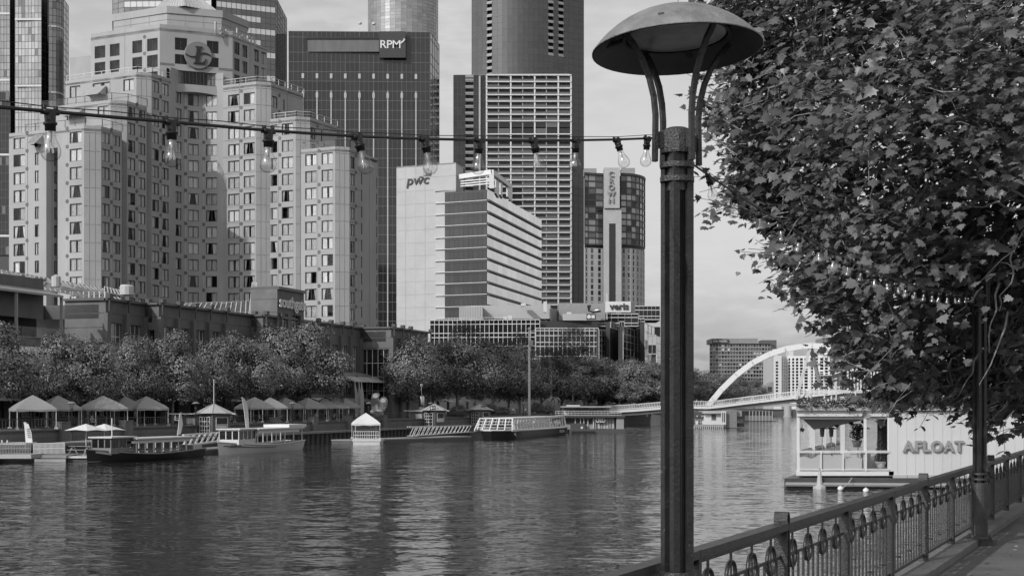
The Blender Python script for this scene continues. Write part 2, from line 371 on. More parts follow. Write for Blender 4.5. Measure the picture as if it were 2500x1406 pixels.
# ================================================================== LAMP POSTS
def make_lamp(loc, label, rz=0):
    t = thing('street_lamp', label, 'street lamp', loc, 'riverside dome lamps', True, rz)
    mb = MB(); mb.lathe([(0, 0), (.20, 0), (.20, .07), (.17, .085), (.155, .12), (0, .12)], 8); b = mb.build('plinth', iron_w, t)
    for k in range(4):
        q = R(45 + 90 * k); mb = MB(); mb.lathe([(0, .085), (.02, .085), (.02, .115), (.012, .14), (0, .14)], 6, (.165 * math.cos(q), .165 * math.sin(q), 0)); mb.build('bolt', iron_w, b)
    mb = MB(); mb.lathe([(.105, .12), (.105, .80), (.098, .81), (0, .81)], 20); mb.build('base_drum', iron_w, t, False)
    q = R(27)
    for k in range(4):
        a = q + R(45 + 90 * k); c = Vector((.0625 * math.cos(a), .0625 * math.sin(a), 0)); M = Matrix.Rotation(q, 3, 'Z')
        mb = MB(); mb.box(c + Vector((0, 0, 2.02)), (.040, .040, 2.43), M); mb.build('post_tube', iron, t)
    for sx, r in ((-.018, .016), (.02, .012)):
        mb = MB(); mb.tube([(sx, -.01, .8), (sx, -.01, 3.2)], r, 8); mb.build('conduit', iron, t, True)
    for z in (.86, .93, 3.06, 3.135):
        mb = MB(); mb.lathe([(.075, z - .014), (.093, z - .014), (.093, z + .014), (.075, z + .014)], 20); mb.build('ring', iron_w, t)
    mb = MB(); mb.lathe([(0, 3.2), (.09, 3.2), (.092, 3.21), (.092, 3.3), (.082, 3.325), (.05, 3.34), (0, 3.345)], 20); mb.build('collar', iron_w, t)
    mb = MB(); mb.lathe([(0, 3.0), (.055, 3.0), (.055, 3.2), (0, 3.2)], 12); mb.build('core', dkgrey, t)
    prof = [(.142, 3.15), (.138, 3.40), (.15, 3.50), (.18, 3.60), (.226, 3.69), (.288, 3.775), (.345, 3.83)]
    for k in range(4):
        a = R(27 + 90 * k); e = Vector((math.cos(a), math.sin(a), 0)); sd = Vector((-e.y, e.x, 0)); mb = MB()
        for (r0, z0), (r1, z1) in zip(prof, prof[1:]): mb.bar(e * r0 + Vector((0, 0, z0 - .002)), e * r1 + Vector((0, 0, z1 + .002)), .027, .024, up=e)
        s = mb.build('strut', iron_w, t)
        mb = MB(); mb.plate([e * .095 + Vector((0, 0, 3.22)) - sd * .008, e * .13 + Vector((0, 0, 3.22)) - sd * .008, e * .13 + Vector((0, 0, 3.31)) - sd * .008, e * .095 + Vector((0, 0, 3.31)) - sd * .008], sd, .016); mb.build('bracket', iron_w, s)
    T = Matrix.Translation((0, 0, 3.765)) @ Matrix.Rotation(R(-2.6), 4, 'Y') @ Matrix.Rotation(R(-3.5), 4, 'X')
    H, Rr = .228, .462; mb = MB(); n = 14
    Rs = (Rr * Rr + H * H) / (2 * H); am = math.asin(Rr / Rs); pf = [(Rs * math.sin(am * i / n), Rs * math.cos(am * i / n) - Rs + H) for i in range(n + 1)][::-1]
    pf[-1] = (0.0005, H)
    mb.lathe(pf, 48); mb.lathe([(Rr, 0), (Rr, -.006), (Rr - .006, -.006), (Rr - .006, 0)], 48); mb.build('dome', dome_m, t, True, T)
    mb = MB(); mb.lathe([(max(r - .008, 0.0004), z - .008) for r, z in pf], 48); mb.build('dome_lining', dome_in, t, True, T)
    mb = MB(); mb.lathe([(0, .055), (.1, .053), (.19, .058), (.26, .068), (.275, .08), (.275, .11)], 36); l = mb.build('lens', lens_m, t, True, T)
    mb = MB(); mb.lathe([(.276, .066), (.292, .066), (.292, .11), (.276, .11)], 36); mb.build('lens_ring', iron_w, l)
    for k in range(4):
        a = R(27 + 90 * k + 45); mb = MB(); mb.bar((.29 * math.cos(a), .29 * math.sin(a), .09), (.40 * math.cos(a), .40 * math.sin(a), .07), .03, .02); mb.build('lens_arm', iron_w, l)
    return t
L1 = Vector((.894, 7.7, PAVE)); L2 = Vector((6.15, 18.7, PAVE))
lamp1 = make_lamp(L1, 'tall dark dome street lamp nearest the camera, its top above the railing')
lamp2 = dup(lamp1, L2, R(-8), 'dome street lamp standing among the plane leaves beside the railing')
# bird mark on the base of the second lamp
# ================================================================== STRINGS OF BULBS
def bulb_mesh():
    mb = MB(); mb.box((0, 0, .0), (.055, .022, .016)); mb.box((-.022, 0, .012), (.008, .012, .014)); mb.box((.022, 0, .012), (.008, .012, .014))
    mb.lathe([(0, .004), (.015, .002), (.0175, -.012), (.0165, -.03), (.021, -.031), (.021, -.038), (.017, -.039), (.0165, -.056), (0, -.056)], 14)
    so_ = mb.mesh('bulb_socket', rubber, True)
    pr = [(.0135, -.055), (.0145, -.068), (.0175, -.08), (.024, -.093), (.029, -.107), (.0305, -.118), (.029, -.128), (.024, -.138), (.014, -.1455), (.0005, -.148)]
    mb = MB(); mb.lathe(pr[::-1], 20); gl = mb.mesh('bulb_glass', g_bulb, True)
    mb = MB(); mb.lathe([(.006, -.055), (.0045, -.082), (.002, -.086)], 8)
    for k in range(4):
        a = R(20 + 90 * k); mb.tube([(.003 * math.cos(a), .003 * math.sin(a), -.084), (.010 * math.cos(a), .010 * math.sin(a), -.122)], .0011, 5)
    fi = mb.mesh('filament', filam, True); return so_, gl, fi
g_bulb = clear('bulb_glass', .96); filam = mat('filament', .5, .4)
_t = g_bulb.node_tree; _n = _t.nodes.new; _lw = _n('ShaderNodeLayerWeight'); _lw.inputs[0].default_value = .35; _rp = _n('ShaderNodeMapRange'); _rp.inputs[1].default_value = .25; _rp.inputs[2].default_value = .95; _rp.inputs[3].default_value = .96; _rp.inputs[4].default_value = .5
_cc = _n('ShaderNodeCombineColor'); _t.links.new(_lw.outputs['Facing'], _rp.inputs[0]); [_t.links.new(_rp.outputs[0], _cc.inputs[i]) for i in range(3)]
for _q in _t.nodes:
    if _q.type == 'BSDF_TRANSPARENT': _t.links.new(_cc.outputs[0], _q.inputs[0])
    if _q.type == 'BSDF_GLOSSY': _q.inputs['Roughness'].default_value = .1
    if _q.type == 'FRESNEL': _q.inputs[0].default_value = 2.1
SO, GL, FI = bulb_mesh()
def bulb_string(name, label, pts, bulbs, tilt=8):
    t = thing(name, label, 'string lights', pts[0])
    mb = MB(); mb.tube(pts, .0058, 8); mb.build('cable', rubber, t, True)
    mb = MB(); mb.tube([p + Vector((0, 0, .014 + .004 * (i % 2))) for i, p in enumerate(pts)], .0018, 5); mb.build('support_wire', rubber, t, True)
    for i, (p, tl) in enumerate(bulbs):
        j = min(range(len(pts)), key=lambda k: (pts[k] - p).length); d = (pts[min(j + 1, len(pts) - 1)] - pts[max(j - 1, 0)]).normalized()
        rz = math.atan2(d.y, d.x)
        M = Matrix.Translation(p) @ Matrix.Rotation(R(tl[0]), 4, 'Y') @ Matrix.Rotation(R(tl[1]), 4, 'X') @ Matrix.Rotation(rz, 4, 'Z')
        s = put('bulb_socket', SO, t, M); put('bulb_glass', GL, s); put('filament', FI, s)
    return t
aL, bL = -4.027 * 1.02, .6348     # line of the left span in plan
def Dl(x): return aL / ((x - HX) / F - bL)
cab = [(-140, 247), (0, 262), (125, 273), (270, 286), (415, 298), (540, 309), (655, 319), (770, 327), (873, 333), (960, 337), (1040, 339.5), (1168, 342), (1305, 343.5), (1405, 343), (1510, 341), (1585, 338), (1606, 337)]
pts = [at(x, y, Dl(x)) for x, y in cab]
bx = [(122, 272, 0, 4), (418, 298, -2, 0), (655, 319, 1, 3), (872, 333, -16, 4), (1036, 339, -12, 0), (1170, 342, 3, 5), (1302, 343, -14, 3), (1406, 343, 2, 4), (1506, 341, -18, 0), (1580, 338, 4, 0)]
bulb_string('festoon_string', 'string of clear bulbs on black cable crossing the sky left of the near lamp', pts, [(at(x, y + 2, Dl(x)), (a, b)) for x, y, a, b in bx])
A, Bq = Vector((.985, 7.78, Z(400, 7.78))), Vector((6.06, 18.6, Z(712, 18.6)))
pts = []
for i in range(41):
    k = i / 40; p = A.lerp(Bq, k); p.z -= 4 * .23 * k * (1 - k); pts.append(p)
bl = []
for i in range(22):
    k = (i + .55) / 22.2; j = k * 40; p = pts[int(j)].lerp(pts[min(int(j) + 1, 40)], j - int(j)); bl.append((p + Vector((0, 0, -.006)), (random.uniform(-14, 14), random.uniform(-14, 14))))
bulb_string('festoon_string', 'sagging string of clear bulbs running from the near lamp into the plane tree', pts, bl)
# ================================================================== FOLIAGE
def leaf_cloud(name, pos, nrm, tip, size, tone, shape, mat_):
    """many leaves as one mesh. shape: (outline verts k x 3, faces)"""
    sv, sf = shape; n = len(pos); k = len(sv)
    nrm = nrm / np.linalg.norm(nrm, axis=1, keepdims=True)
    tip = tip - nrm * np.sum(tip * nrm, axis=1, keepdims=True); tip = tip / (np.linalg.norm(tip, axis=1, keepdims=True) + 1e-9)
    sd = np.cross(tip, nrm)
    V = pos[:, None, :] + size[:, None, None] * (sv[None, :, 0:1] * sd[:, None, :] + sv[None, :, 1:2] * tip[:, None, :] + sv[None, :, 2:3] * nrm[:, None, :])
    V = V.reshape(-1, 3)
    m = len(sf); ln = np.array([len(q) for q in sf]); flat = np.concatenate([np.array(q) for q in sf])
    loops = (flat[None, :] + (np.arange(n) * k)[:, None]).ravel(); tot = np.tile(ln, n); st = np.concatenate([[0], np.cumsum(tot)[:-1]])
    me = bpy.data.meshes.new(name); me.vertices.add(len(V)); me.vertices.foreach_set('co', V.ravel())
    me.loops.add(len(loops)); me.loops.foreach_set('vertex_index', loops); me.polygons.add(len(tot)); me.polygons.foreach_set('loop_start', st)
    me.update(calc_edges=True)
    at_ = me.color_attributes.new('tone', 'FLOAT_COLOR', 'POINT'); c = np.repeat(tone, k); at_.data.foreach_set('color', np.stack([c, c, c, np.ones_like(c)], 1).ravel())
    me.materials.append(mat_); return me
half = [(.17, .06), (.50, .0), (.40, .15), (.62, .33), (.46, .36), (.33, .50), (.36, .66), (.17, .63), (.12, .80)]
ol = [(0, 0)] + half + [(0, 1.02)] + [(-x, y) for x, y in half[::-1]]
LV = np.array([(x, y - .1, -.22 * abs(x) - .10 * max(y - .4, 0)) for x, y in ol] + [(0, .25, .0)]); nn = len(ol)
LEAF = (LV, [(i, (i + 1) % nn, nn) for i in range(nn)])
QUAD = (np.array([(-.5, 0, 0), (0, -.45, .1), (.5, 0, 0), (0, .55, -.1)]), [(0, 1, 2, 3)])

# ---- the big plane tree on the own bank
import bisect
outl = [(1735, -90), (1718, 20), (1735, 60), (1800, 110), (1775, 160), (1730, 190), (1735, 240), (1728, 300), (1752, 350), (1795, 390), (1785, 430), (1765, 470), (1772, 500), (1835, 520), (1875, 560), (1905, 600), (1890, 628), (1900, 660), (1945, 690), (1968, 720), (1975, 745), (2015, 770), (2025, 800), (2045, 850), (2055, 890), (2075, 915), (2115, 915), (2145, 945), (2155, 985), (2180, 1000), (2215, 1002), (2260, 988), (2330, 1000), (2372, 1000), (2400, 1040), (2440, 1040), (2470, 1060), (2540, 1070), (2640, 1000), (2720, 500), (2720, -250), (1900, -250)]
O = np.array(outl, float)
def inside(p):
    x, y = p; c = False; j = len(O) - 1
    for i in range(len(O)):
        if (O[i, 1] > y) != (O[j, 1] > y) and x < (O[j, 0] - O[i, 0]) * (y - O[i, 1]) / (O[j, 1] - O[i, 1]) + O[i, 0]: c = not c
        j = i
    return c
def edged(p):
    a = O; b = np.roll(O, -1, 0); d = b - a; t = np.clip(((p - a) * d).sum(1) / (d * d).sum(1), 0, 1); return np.min(np.linalg.norm(a + d * t[:, None] - p, axis=1))
boughs = []; LD = Vector((6.15, 18.7, 3.75))
while len(boughs) < 520:
    p = np.array([rng.uniform(1700, 2640), rng.uniform(-220, 1085)])
    if not inside(p): continue
    e = edged(p)
    if e < 20: continue
    h = min(3.2, .5 + e * .010)
    low = max(0, min(1, (p[1] - 480) / 200)) * max(0, min(1, (p[0] - 2180) / 130))
    dc = 19.0 + 1.2 * low; D = dc + h * rng.uniform(-1, .9)
    if low > .4 or (p[0] > 2270 and p[1] > 500): D = max(D, 20.0)
    c = at(p[0], p[1], D); v = c - LD; k1 = v.dot(TOSUN); v2 = c - Vector((0, 0, EYE)); dl = (LD - Vector((0, 0, EYE))).normalized(); k2 = v2.dot(dl)
    if (k1 > .2 and (v - TOSUN * k1).length < .5) or (k2 < 19 and (v2 - dl * k2).length < .75): continue      # boughs left out to let sun and sight reach the lamp head
    boughs.append((p[0], p[1], D, e))
for _ in range(170):                                   # the rest of the crown, over the trunk beyond the frame
    a_ = rng.uniform(0, 6.28); r_ = rng.uniform(.2, 1) ** .6; el = rng.uniform(-.55, 1)
    c = Vector((9.2 + 4.0 * r_ * math.cos(a_) * math.sqrt(1 - .6 * el * el), 20.3 + 3.6 * r_ * math.sin(a_), 5.0 + 3.4 * el)); x_ = HX + c.x / c.y * F
    if x_ < 2620 or c.z < 2.6: continue
    boughs.append((x_, HY - (c.z - EYE) / c.y * F, c.y, 200))
pos, nr, tp, sz, tn, seeds = [], [], [], [], [], []
C0 = np.array([8.6, 20.5, 4.2]); SPRIG = []
for (x, y, D, e) in boughs:
    c = np.array(at(x, y, D)); seeds.append(c)
    spread = min(.5, .05 + (e - 15) / F * D * .55); n = int(50 + 22 * rng.random()); tone = rng.uniform(.5, 1.45)
    outw = c - C0; outw /= np.linalg.norm(outw)
    for k in range(n):
        q = c + rng.normal(0, 1, 3) * np.array([spread, spread * 1.1, spread * .62])
        u = outw * .55 + np.array([-.15, -.25, .85]) + rng.normal(0, .42, 3)
        pos.append(q); nr.append(u); tp.append(outw * .7 + np.array([0, -.1, -.75]) + rng.normal(0, .55, 3)); sz.append(.06 + .11 * rng.random() ** 1.4); tn.append(tone * rng.uniform(.7, 1.3))
# ragged sprigs reaching past the edge
for k in range(150):
    j = rng.integers(0, len(O) - 6); f = rng.random(); p = O[j] * (1 - f) + O[j + 1] * f
    if p[1] < -60: continue
    D = 18.4 + rng.uniform(-.8, .8) + (1.2 if p[0] > 2200 else 0); c = np.array(at(p[0], p[1], D)); ow = c - C0; ow[1] *= .2; ow /= np.linalg.norm(ow); ow = ow + rng.normal(0, .35, 3); tone = rng.uniform(.6, 1.2); m_ = rng.uniform(.1, .42)
    for i in range(int(5 + 6 * rng.random())):
        q = c + ow * rng.uniform(-.35, m_) + rng.normal(0, .05, 3); pos.append(q); nr.append(np.array([-.15, -.35, .8]) + rng.normal(0, .5, 3)); tp.append(ow * .8 + np.array([0, -.1, -.6]) + rng.normal(0, .5, 3)); sz.append(rng.uniform(.07, .14)); tn.append(tone * rng.uniform(.7, 1.3))
    SPRIG.append((c - ow * .3, c + ow * m_ * .8))
# inner mass with shade toned into the leaves, keeps sky out of the crown
k = 0
while k < 9000:
    p = np.array([rng.uniform(1720, 2640), rng.uniform(-220, 1085)])
    if not inside(p): continue
    e = edged(p)
    if e < 45: continue
    D = 20.2 + rng.uniform(0, min(3.2, e * .012)); q = np.array(at(p[0], p[1], D)); k += 1
    pos.append(q); nr.append(np.array([-.2, -.35, .8]) + rng.normal(0, .6, 3)); tp.append(np.array([-.3, 0, -.8]) + rng.normal(0, .5, 3)); sz.append(rng.uniform(.09, .17)); tn.append(rng.uniform(.5, 1.0))
pos, nr, tp, sz, tn = map(np.array, (pos, nr, tp, sz, tn))
tree = thing('plane_tree', 'large plane tree with big lobed leaves hanging over the near promenade', 'tree', (9.6, 20.5, PAVE))
order = np.argsort(pos[:, 1] / sz); big = [i for i in order if 1700 < HX + pos[i, 0] / pos[i, 1] * F < 2500 and 0 < HY - (pos[i, 2] - EYE) / pos[i, 1] * F][:300]
sel = np.zeros(len(pos), bool); sel[big] = True; rest = ~sel
crown = put('crown', leaf_cloud('crown', pos[rest], nr[rest], tp[rest], sz[rest], tn[rest], LEAF, leaf_near), tree); crown['kind'] = 'stuff'
lm = [leaf_cloud('leaf', np.zeros((1, 3)), np.array([[0, 0, 1.]]), np.array([[0, 1., 0]]), np.ones(1), np.array([t]), LEAF, leaf_near) for t in (.75, 1.0, 1.3)]
limb = MB()
for i in big:
    n_ = Vector(nr[i]).normalized(); t_ = Vector(tp[i]); t_ = (t_ - n_ * t_.dot(n_)).normalized(); s_ = t_.cross(n_)
    M = (Matrix((s_ * sz[i], t_ * sz[i], n_ * sz[i])).transposed()).to_4x4(); M.translation = Vector(pos[i]); put('leaf', lm[int(np.argmin(abs(np.array([.75, 1., 1.3]) - tn[i])))], tree, M)
mb = MB(); T0 = Vector((9.6, 20.5, PAVE))
mb.tube([T0, T0 + Vector((.05, 0, .6)), T0 + Vector((-.1, .1, 1.8)), T0 + Vector((-.5, 0, 3.0)), T0 + Vector((-.9, -.2, 4.4)), T0 + Vector((-1.2, -.1, 6))], [.34, .27, .24, .2, .15, .09], 12); mb.build('trunk', bark, tree, True)
heads = [T0 + Vector((-.5, 0, 3.0)), T0 + Vector((-.75, -.1, 3.8)), T0 + Vector((-.9, -.2, 4.4)), T0 + Vector((-1.05, -.15, 5.2)), T0 + Vector((-.2, .1, 2.2))]
# main limbs to a handful of hubs, thin branches from the hubs to each bough
hubs = [at(2380, 250, 17.6), at(2250, 480, 18.4), at(2330, 700, 19.6), at(2450, 850, 19.9), at(2130, 300, 17.5), at(2230, 60, 18.2), at(1990, 190, 18.2), at(2000, 520, 18.4), at(2420, 480, 17.9), at(2180, 880, 19.8), at(2330, 960, 20), at(2560, 300, 18)]
mb = MB()
def curve(a, b, sag=.2, n=7, w=.12):
    r = []
    for i in range(n):
        k = i / (n - 1); p = a.lerp(b, k); p.z += sag * 4 * k * (1 - k); s_ = math.sin(k * math.pi); p += Vector((random.uniform(-w, w), random.uniform(-w, w), random.uniform(-w, w))) * s_; r.append(p)
    return r
for i, h in enumerate(hubs):
    a = min(heads, key=lambda q: abs(q.z - h.z)); mb.tube(curve(a, h, .35), [.085, .075, .066, .057, .048, .04, .032], 7)
mb.build('limbs', bark, tree, True)
mb = MB()
for c in seeds:
    c = Vector(c); h = min(hubs, key=lambda q: (q - c).length)
    cv = curve(h, c, .12, 6, .16); mb.tube(cv, [.019, .016, .013, .011, .009, .005], 5)
    for _ in range(3):
        st = cv[random.randint(2, 5)]; e_ = st + Vector((random.uniform(-.5, .4), random.uniform(-.4, .3), random.uniform(-.4, .25))); mb.tube([st, st.lerp(e_, .5) + Vector((0, 0, .05)), e_], [.007, .005, .003], 4)
for a_, b_ in SPRIG: mb.tube([Vector(a_), (Vector(a_) + Vector(b_)) / 2 + Vector((0, 0, .03)), Vector(b_)], [.006, .005, .003], 4)
tw = mb.build('twigs', twig_m, tree, True)
# bare drooping branches around the second lamp
mb = MB()
for a, b, D0, D1 in [((2500, 560), (2390, 690), 17.9, 18.1), ((2475, 600), (2440, 760), 18.0, 18.2), ((2440, 690), (2415, 860), 18.0, 18.3), ((2400, 700), (2330, 765), 18.0, 18.0), ((2500, 640), (2440, 640), 17.8, 18.0), ((2490, 470), (2290, 520), 17.2, 17.4), ((2500, 480), (2350, 400), 17.0, 17.2), ((2350, 860), (2280, 905), 19.2, 19.4), ((2400, 850), (2300, 1000), 18.3, 19.3), ((2460, 760), (2390, 940), 18.0, 18.2), ((2330, 590), (2240, 690), 18.6, 18.8)]:
    mb.tube(curve(at(*a, D0), at(*b, D1), -.05, 7, .07), [.015, .014, .012, .010, .009, .007, .004], 6)
mb.build('bare_branches', twig_m, tree, True)['kind'] = 'stuff'

# ---- other plane tree farther along the own bank (lower right)
def tree_mesh(seed, H, rx, rz, n_clump, n_leaf, ls, zc, mat_, clump=1.2, loose=0.0):
    g = np.random.default_rng(seed); P_, N_, T_, S_, O_ = [], [], [], [], []
    for c in range(n_clump):
        d = g.normal(0, 1, 3); d /= np.linalg.norm(d); rr = g.uniform(.35, 1.0) ** .6
        if d[2] < -.5: d[2] *= .6
        lob = 1 + .16 * math.sin(3 * math.atan2(d[1], d[0]) + seed) + .10 * math.sin(5 * d[2] * 2 + seed)
        tpr = 1 - .38 * max(0, d[2] + .1); ctr = np.array([d[0] * rx * tpr, d[1] * rx * tpr, d[2] * rz]) * rr * lob + np.array([0, 0, zc])
        cr = clump * g.uniform(.6, 1.25); tone = g.uniform(.6, 1.4)
        q = g.normal(0, 1, (n_leaf, 3)); q /= np.linalg.norm(q, axis=1, keepdims=True); rad = cr * g.uniform(.3, 1.0, (n_leaf, 1)) ** .5
        P_.append(ctr + q * rad * np.array([1, 1, .8])); N_.append(q + d * .5 + np.array([0, 0, .35]) + g.normal(0, .28, (n_leaf, 3))); T_.append(g.normal(0, 1, (n_leaf, 3))); S_.append(g.uniform(.6, 1.3, n_leaf) * ls); O_.append(tone * g.uniform(.7, 1.25, n_leaf) * np.where(g.random(n_leaf) < .08, 1.5, 1.0))  # a few leaves are toned up as painted highlights
    cat = np.concatenate
    me = leaf_cloud('crown', cat(P_), cat(N_), cat(T_), cat(S_), cat(O_), QUAD, mat_)
    r = random.Random(seed); mb = MB(); zb = zc - rz * .75
    mb.tube([(0, 0, -.3), (.04, 0, .5), (r.uniform(-.15, .15), r.uniform(-.15, .15), zb), (r.uniform(-.3, .3), r.uniform(-.3, .3), zc), (0, 0, zc + rz * .6)], [.26 * H / 11, .2 * H / 11, .17 * H / 11, .11 * H / 11, .03], 8)
    for i in range(9):
        a = i * 2.4 + r.random(); z0 = zb + (zc - zb) * r.uniform(-.1, .9); k = r.uniform(.55, .85)
        mb.tube([(0, 0, z0), (rx * .25 * math.cos(a), rx * .25 * math.sin(a), z0 + rz * .3), (rx * k * math.cos(a), rx * k * math.sin(a), z0 + rz * r.uniform(.5, .9))], [.09, .06, .02], 6)
    return me, mb.mesh('trunk', bark, True)
VAR = [tree_mesh(s, 11, 4.6 + .25 * (s % 3), 4.7, 120, 165, .215, 5.7, leaf_far, 1.4) for s in range(4)]
EUC = [tree_mesh(20 + s, 17, 5.2, 4.0, 70, 110, .16, 13, leaf_euc, 1.5) for s in range(2)]
def place_tree(name, var, loc, label, group, sc, rz):
    t = thing(name, label, 'tree', loc, group, True, rz); t.scale = sc
    put('crown', var[0], t); put('trunk', var[1], t); return t
FT = [ # picture column of the trunk, bank offset, height of the top (picture y), width factor
    (-15, -10, 775, 1.0), (130, -11, 812, .92), (215, -9, 800, .95), (330, -11, 802, .9), (420, -9, 800, 1.0), (525, -11, 822, .85), (600, -9, 798, .9), (680, -11, 780, .95), (752, -9, 776, 1.05),
    (1000, -8, 818, 1.15), (1115, -9, 812, 1.2), (1205, -12, 818, 1.2), (1270, -9, 835, 1.1), (1370, -12, 862, 1.25), (1425, -9, 856, 1.3), (1490, -12, 866, 1.3), (1545, -9, 872, 1.3), (1590, -12, 880, 1.3), (1630, -9, 885, 1.3)]
near_what = ['beside the white marquees at the left picture edge', 'just left of the two leftmost marquees', 'above the lamp by the parasols', 'left of the dark launch\'s flag', 'above the third marquee group', 'left of the ticket hut with the flag pole', 'directly over the square berth sign', 'below the white roof ladder', 'below the sign tower, rightmost before the terrace',
    'right of the glazed terrace, left of the steel column', 'directly above the steel column with the ball', 'third right of the glazed terrace', 'below the tall pale mast', 'behind the glass roofed tour boat\'s stern', 'below the dark gum tree', 'above the houseboat\'s upper deck', 'below the slanted reflecting facade', 'left of the near lamp post by the bridge ramp', 'hidden mostly behind the near lamp post']
for i, (x, t_, ytop, wf) in enumerate(FT):
    s = s_at(x, t_); b = bk(s, t_, UPZ)
    if b.y > 355 + 6 * (i % 2): b = P(x, 355 + 6 * (i % 2)) + Vector((0, 0, UPZ))
    h = Z(ytop, b.y) - UPZ; k = h / 10.9
    place_tree('plane_tree', VAR[i % 4], b, 'leafy plane tree ' + near_what[i], 'plane trees along the far promenade', (k * wf * .9, k * wf * .9, k), i * 1.7)
for i, (x, t_, ytop) in enumerate([(985, -20, 850), (1070, -24, 842), (1160, -26, 845), (1240, -24, 852), (1320, -26, 868), (1400, -24, 872), (1460, -26, 876), (1520, -24, 880), (1575, -26, 886)]):
    s = s_at(x, t_); b = bk(s, t_, UPZ)
    if b.y > 378: b = P(x, 378) + Vector((0, 0, UPZ))
    k = (Z(ytop, b.y) - UPZ) / 10.9
    place_tree('plane_tree', VAR[(i + 2) % 4], b, 'plane tree of the rear row, ' + ['leftmost, beside the terrace', 'second from left', 'third from left', 'fourth from left', 'middle one', 'fourth from right', 'third from right', 'second from right', 'rightmost'][i], 'plane trees of the rear row', (k * 1.35, k * 1.35, k), i * 1.1)
for i, (x, D, ytop, k, w_) in enumerate([(1700, 420, 895, 1.3, 'right beside the near lamp post beyond the bridge'), (1745, 430, 892, 1.4, 'behind the foot of the white arch'), (1795, 440, 900, 1.3, 'below the dark hotel under the arch'), (1840, 455, 915, 1.2, 'under the white arch, smallest of the far row')]):
    h = Z(ytop, D) + 1.2; place_tree('plane_tree', VAR[(i + 1) % 4], P(x, D) + Vector((0, 0, -1.2)), 'dark leafy tree ' + w_, 'trees beyond the footbridge', (h / 10.9 * .95,) * 3, i * 2.1)
for i, (x, D, ytop, w_) in enumerate([(1140, 345, 782, 'in front of the white gridded glass building, leftmost'), (1268, 350, 805, 'behind the tall pale mast'), (1400, 352, 790, 'in front of the slanted glass facade, tallest'), (1345, 350, 838, 'between the mast and the tallest gum')]):
    h = Z(ytop, D) - UPZ; k = h / 17; place_tree('gum_tree', EUC[i % 2], P(x, D) + Vector((0, 0, UPZ)), 'dark rounded gum tree ' + w_, 'gum trees behind the plane trees', (k * .8, k * .8, k), i * 1.3)
for i, (x, D_, k, w_) in enumerate([(1120, 262, .34, 'leftmost, right of the steel column'), (1195, 290, .36, 'behind the right ticket hut'), (1228, 300, .3, 'left of the walking people'), (1312, 330, .4, 'right of the wrapped pillar'), (1340, 338, .34, 'beside the palm'), (1400, 345, .42, 'behind the houseboat, left'), (1445, 350, .4, 'behind the houseboat, middle'), (1490, 350, .42, 'behind the houseboat, right'), (1535, 352, .4, 'behind the bridge ramp, left'), (1580, 352, .42, 'behind the bridge ramp, right')]):
    t = place_tree('added_shade_bush', VAR[i % 4], P(x, D_) + Vector((0, 0, UPZ - .5)), 'low bush added to darken the far promenade ' + w_, 'bushes added to darken the far promenade', (k * 1.3, k, k * .8), i * 1.9); t['category'] = 'bush'  # made-up bushes stand for the dark shade under the trees
place_tree('plane_tree', VAR[2], Vector((15.3, 38.5, PAVE)), 'smaller leaved plane tree further along the near promenade at the right edge', None, (.62, .62, .62), 1.0)
# ================================================================== facades with real openings
def facade(mb, p0, p1, z0, z1, cols, rows, depth=.15, mi=0, back=1, skip=(), grooves=(), backd=1.0, ug=()):
    d = (p1 - p0); ln = d.length; d = d / ln; nout = Vector((d.y, -d.x, 0)); res = []
    us_ = [(g - .03, g + .03) for g in ug if .2 < g < ln - .2 and not any(c[0] - .05 < g < c[1] + .05 for c in cols)]; ub = sorted({0.0, ln} | {u for c in cols for u in c} | {u for g in us_ for u in g}); gs = [(g - .035, g + .035) for g in grooves if z0 + .1 < g < z1 - .1 and not any(r[0] - .04 < g < r[1] + .04 for r in rows)]
    vb = sorted({z0, z1} | {v for r in rows for v in r} | {v for g in gs for v in g})
    def pt(u, v, dp=0.0): q = p0 + d * u - nout * dp; return (q.x, q.y, v)
    for a, b in zip(ub, ub[1:]):
        for e, f in zip(vb, vb[1:]):
            um, vm = (a + b) / 2, (e + f) / 2
            ci = next((i for i, c in enumerate(cols) if c[0] < um < c[1]), None); ri = next((i for i, r in enumerate(rows) if r[0] < vm < r[1]), None)
            if ci is not None and ri is not None and (ci, ri) not in skip:
                mb.add([pt(a, e), pt(b, e), pt(b, f), pt(a, f), pt(a, e, depth), pt(b, e, depth), pt(b, f, depth), pt(a, f, depth)], [(0, 1, 5, 4), (1, 2, 6, 5), (2, 3, 7, 6), (3, 0, 4, 7)], mi)
                res.append((frame(Vector(pt(um, vm, depth)), d), b - a, f - e, ci, ri))
            else:
                dp = .07 if any(g[0] < vm < g[1] for g in gs) or any(g[0] < um < g[1] for g in us_) else 0.0
                mb.add([pt(a, e, dp), pt(b, e, dp), pt(b, f, dp), pt(a, f, dp)], [(0, 1, 2, 3)], mi)
    if back is not None and cols: mb.add([pt(0.05, z0, backd), pt(ln - .05, z0, backd), pt(ln - .05, z1, backd), pt(.05, z1, backd)], [(0, 1, 2, 3)], back)
    return res
def px_cols(p0, p1, pairs): return [(ray_u(a, p0, p1), ray_u(b, p0, p1)) for a, b in pairs]
def rows_from(zh, h, fl, zmin, n=99):
    r = []; i = 0
    while zh - fl * i - h > zmin and i < n: r.append((zh - fl * i - h, zh - fl * i)); i += 1
    return r
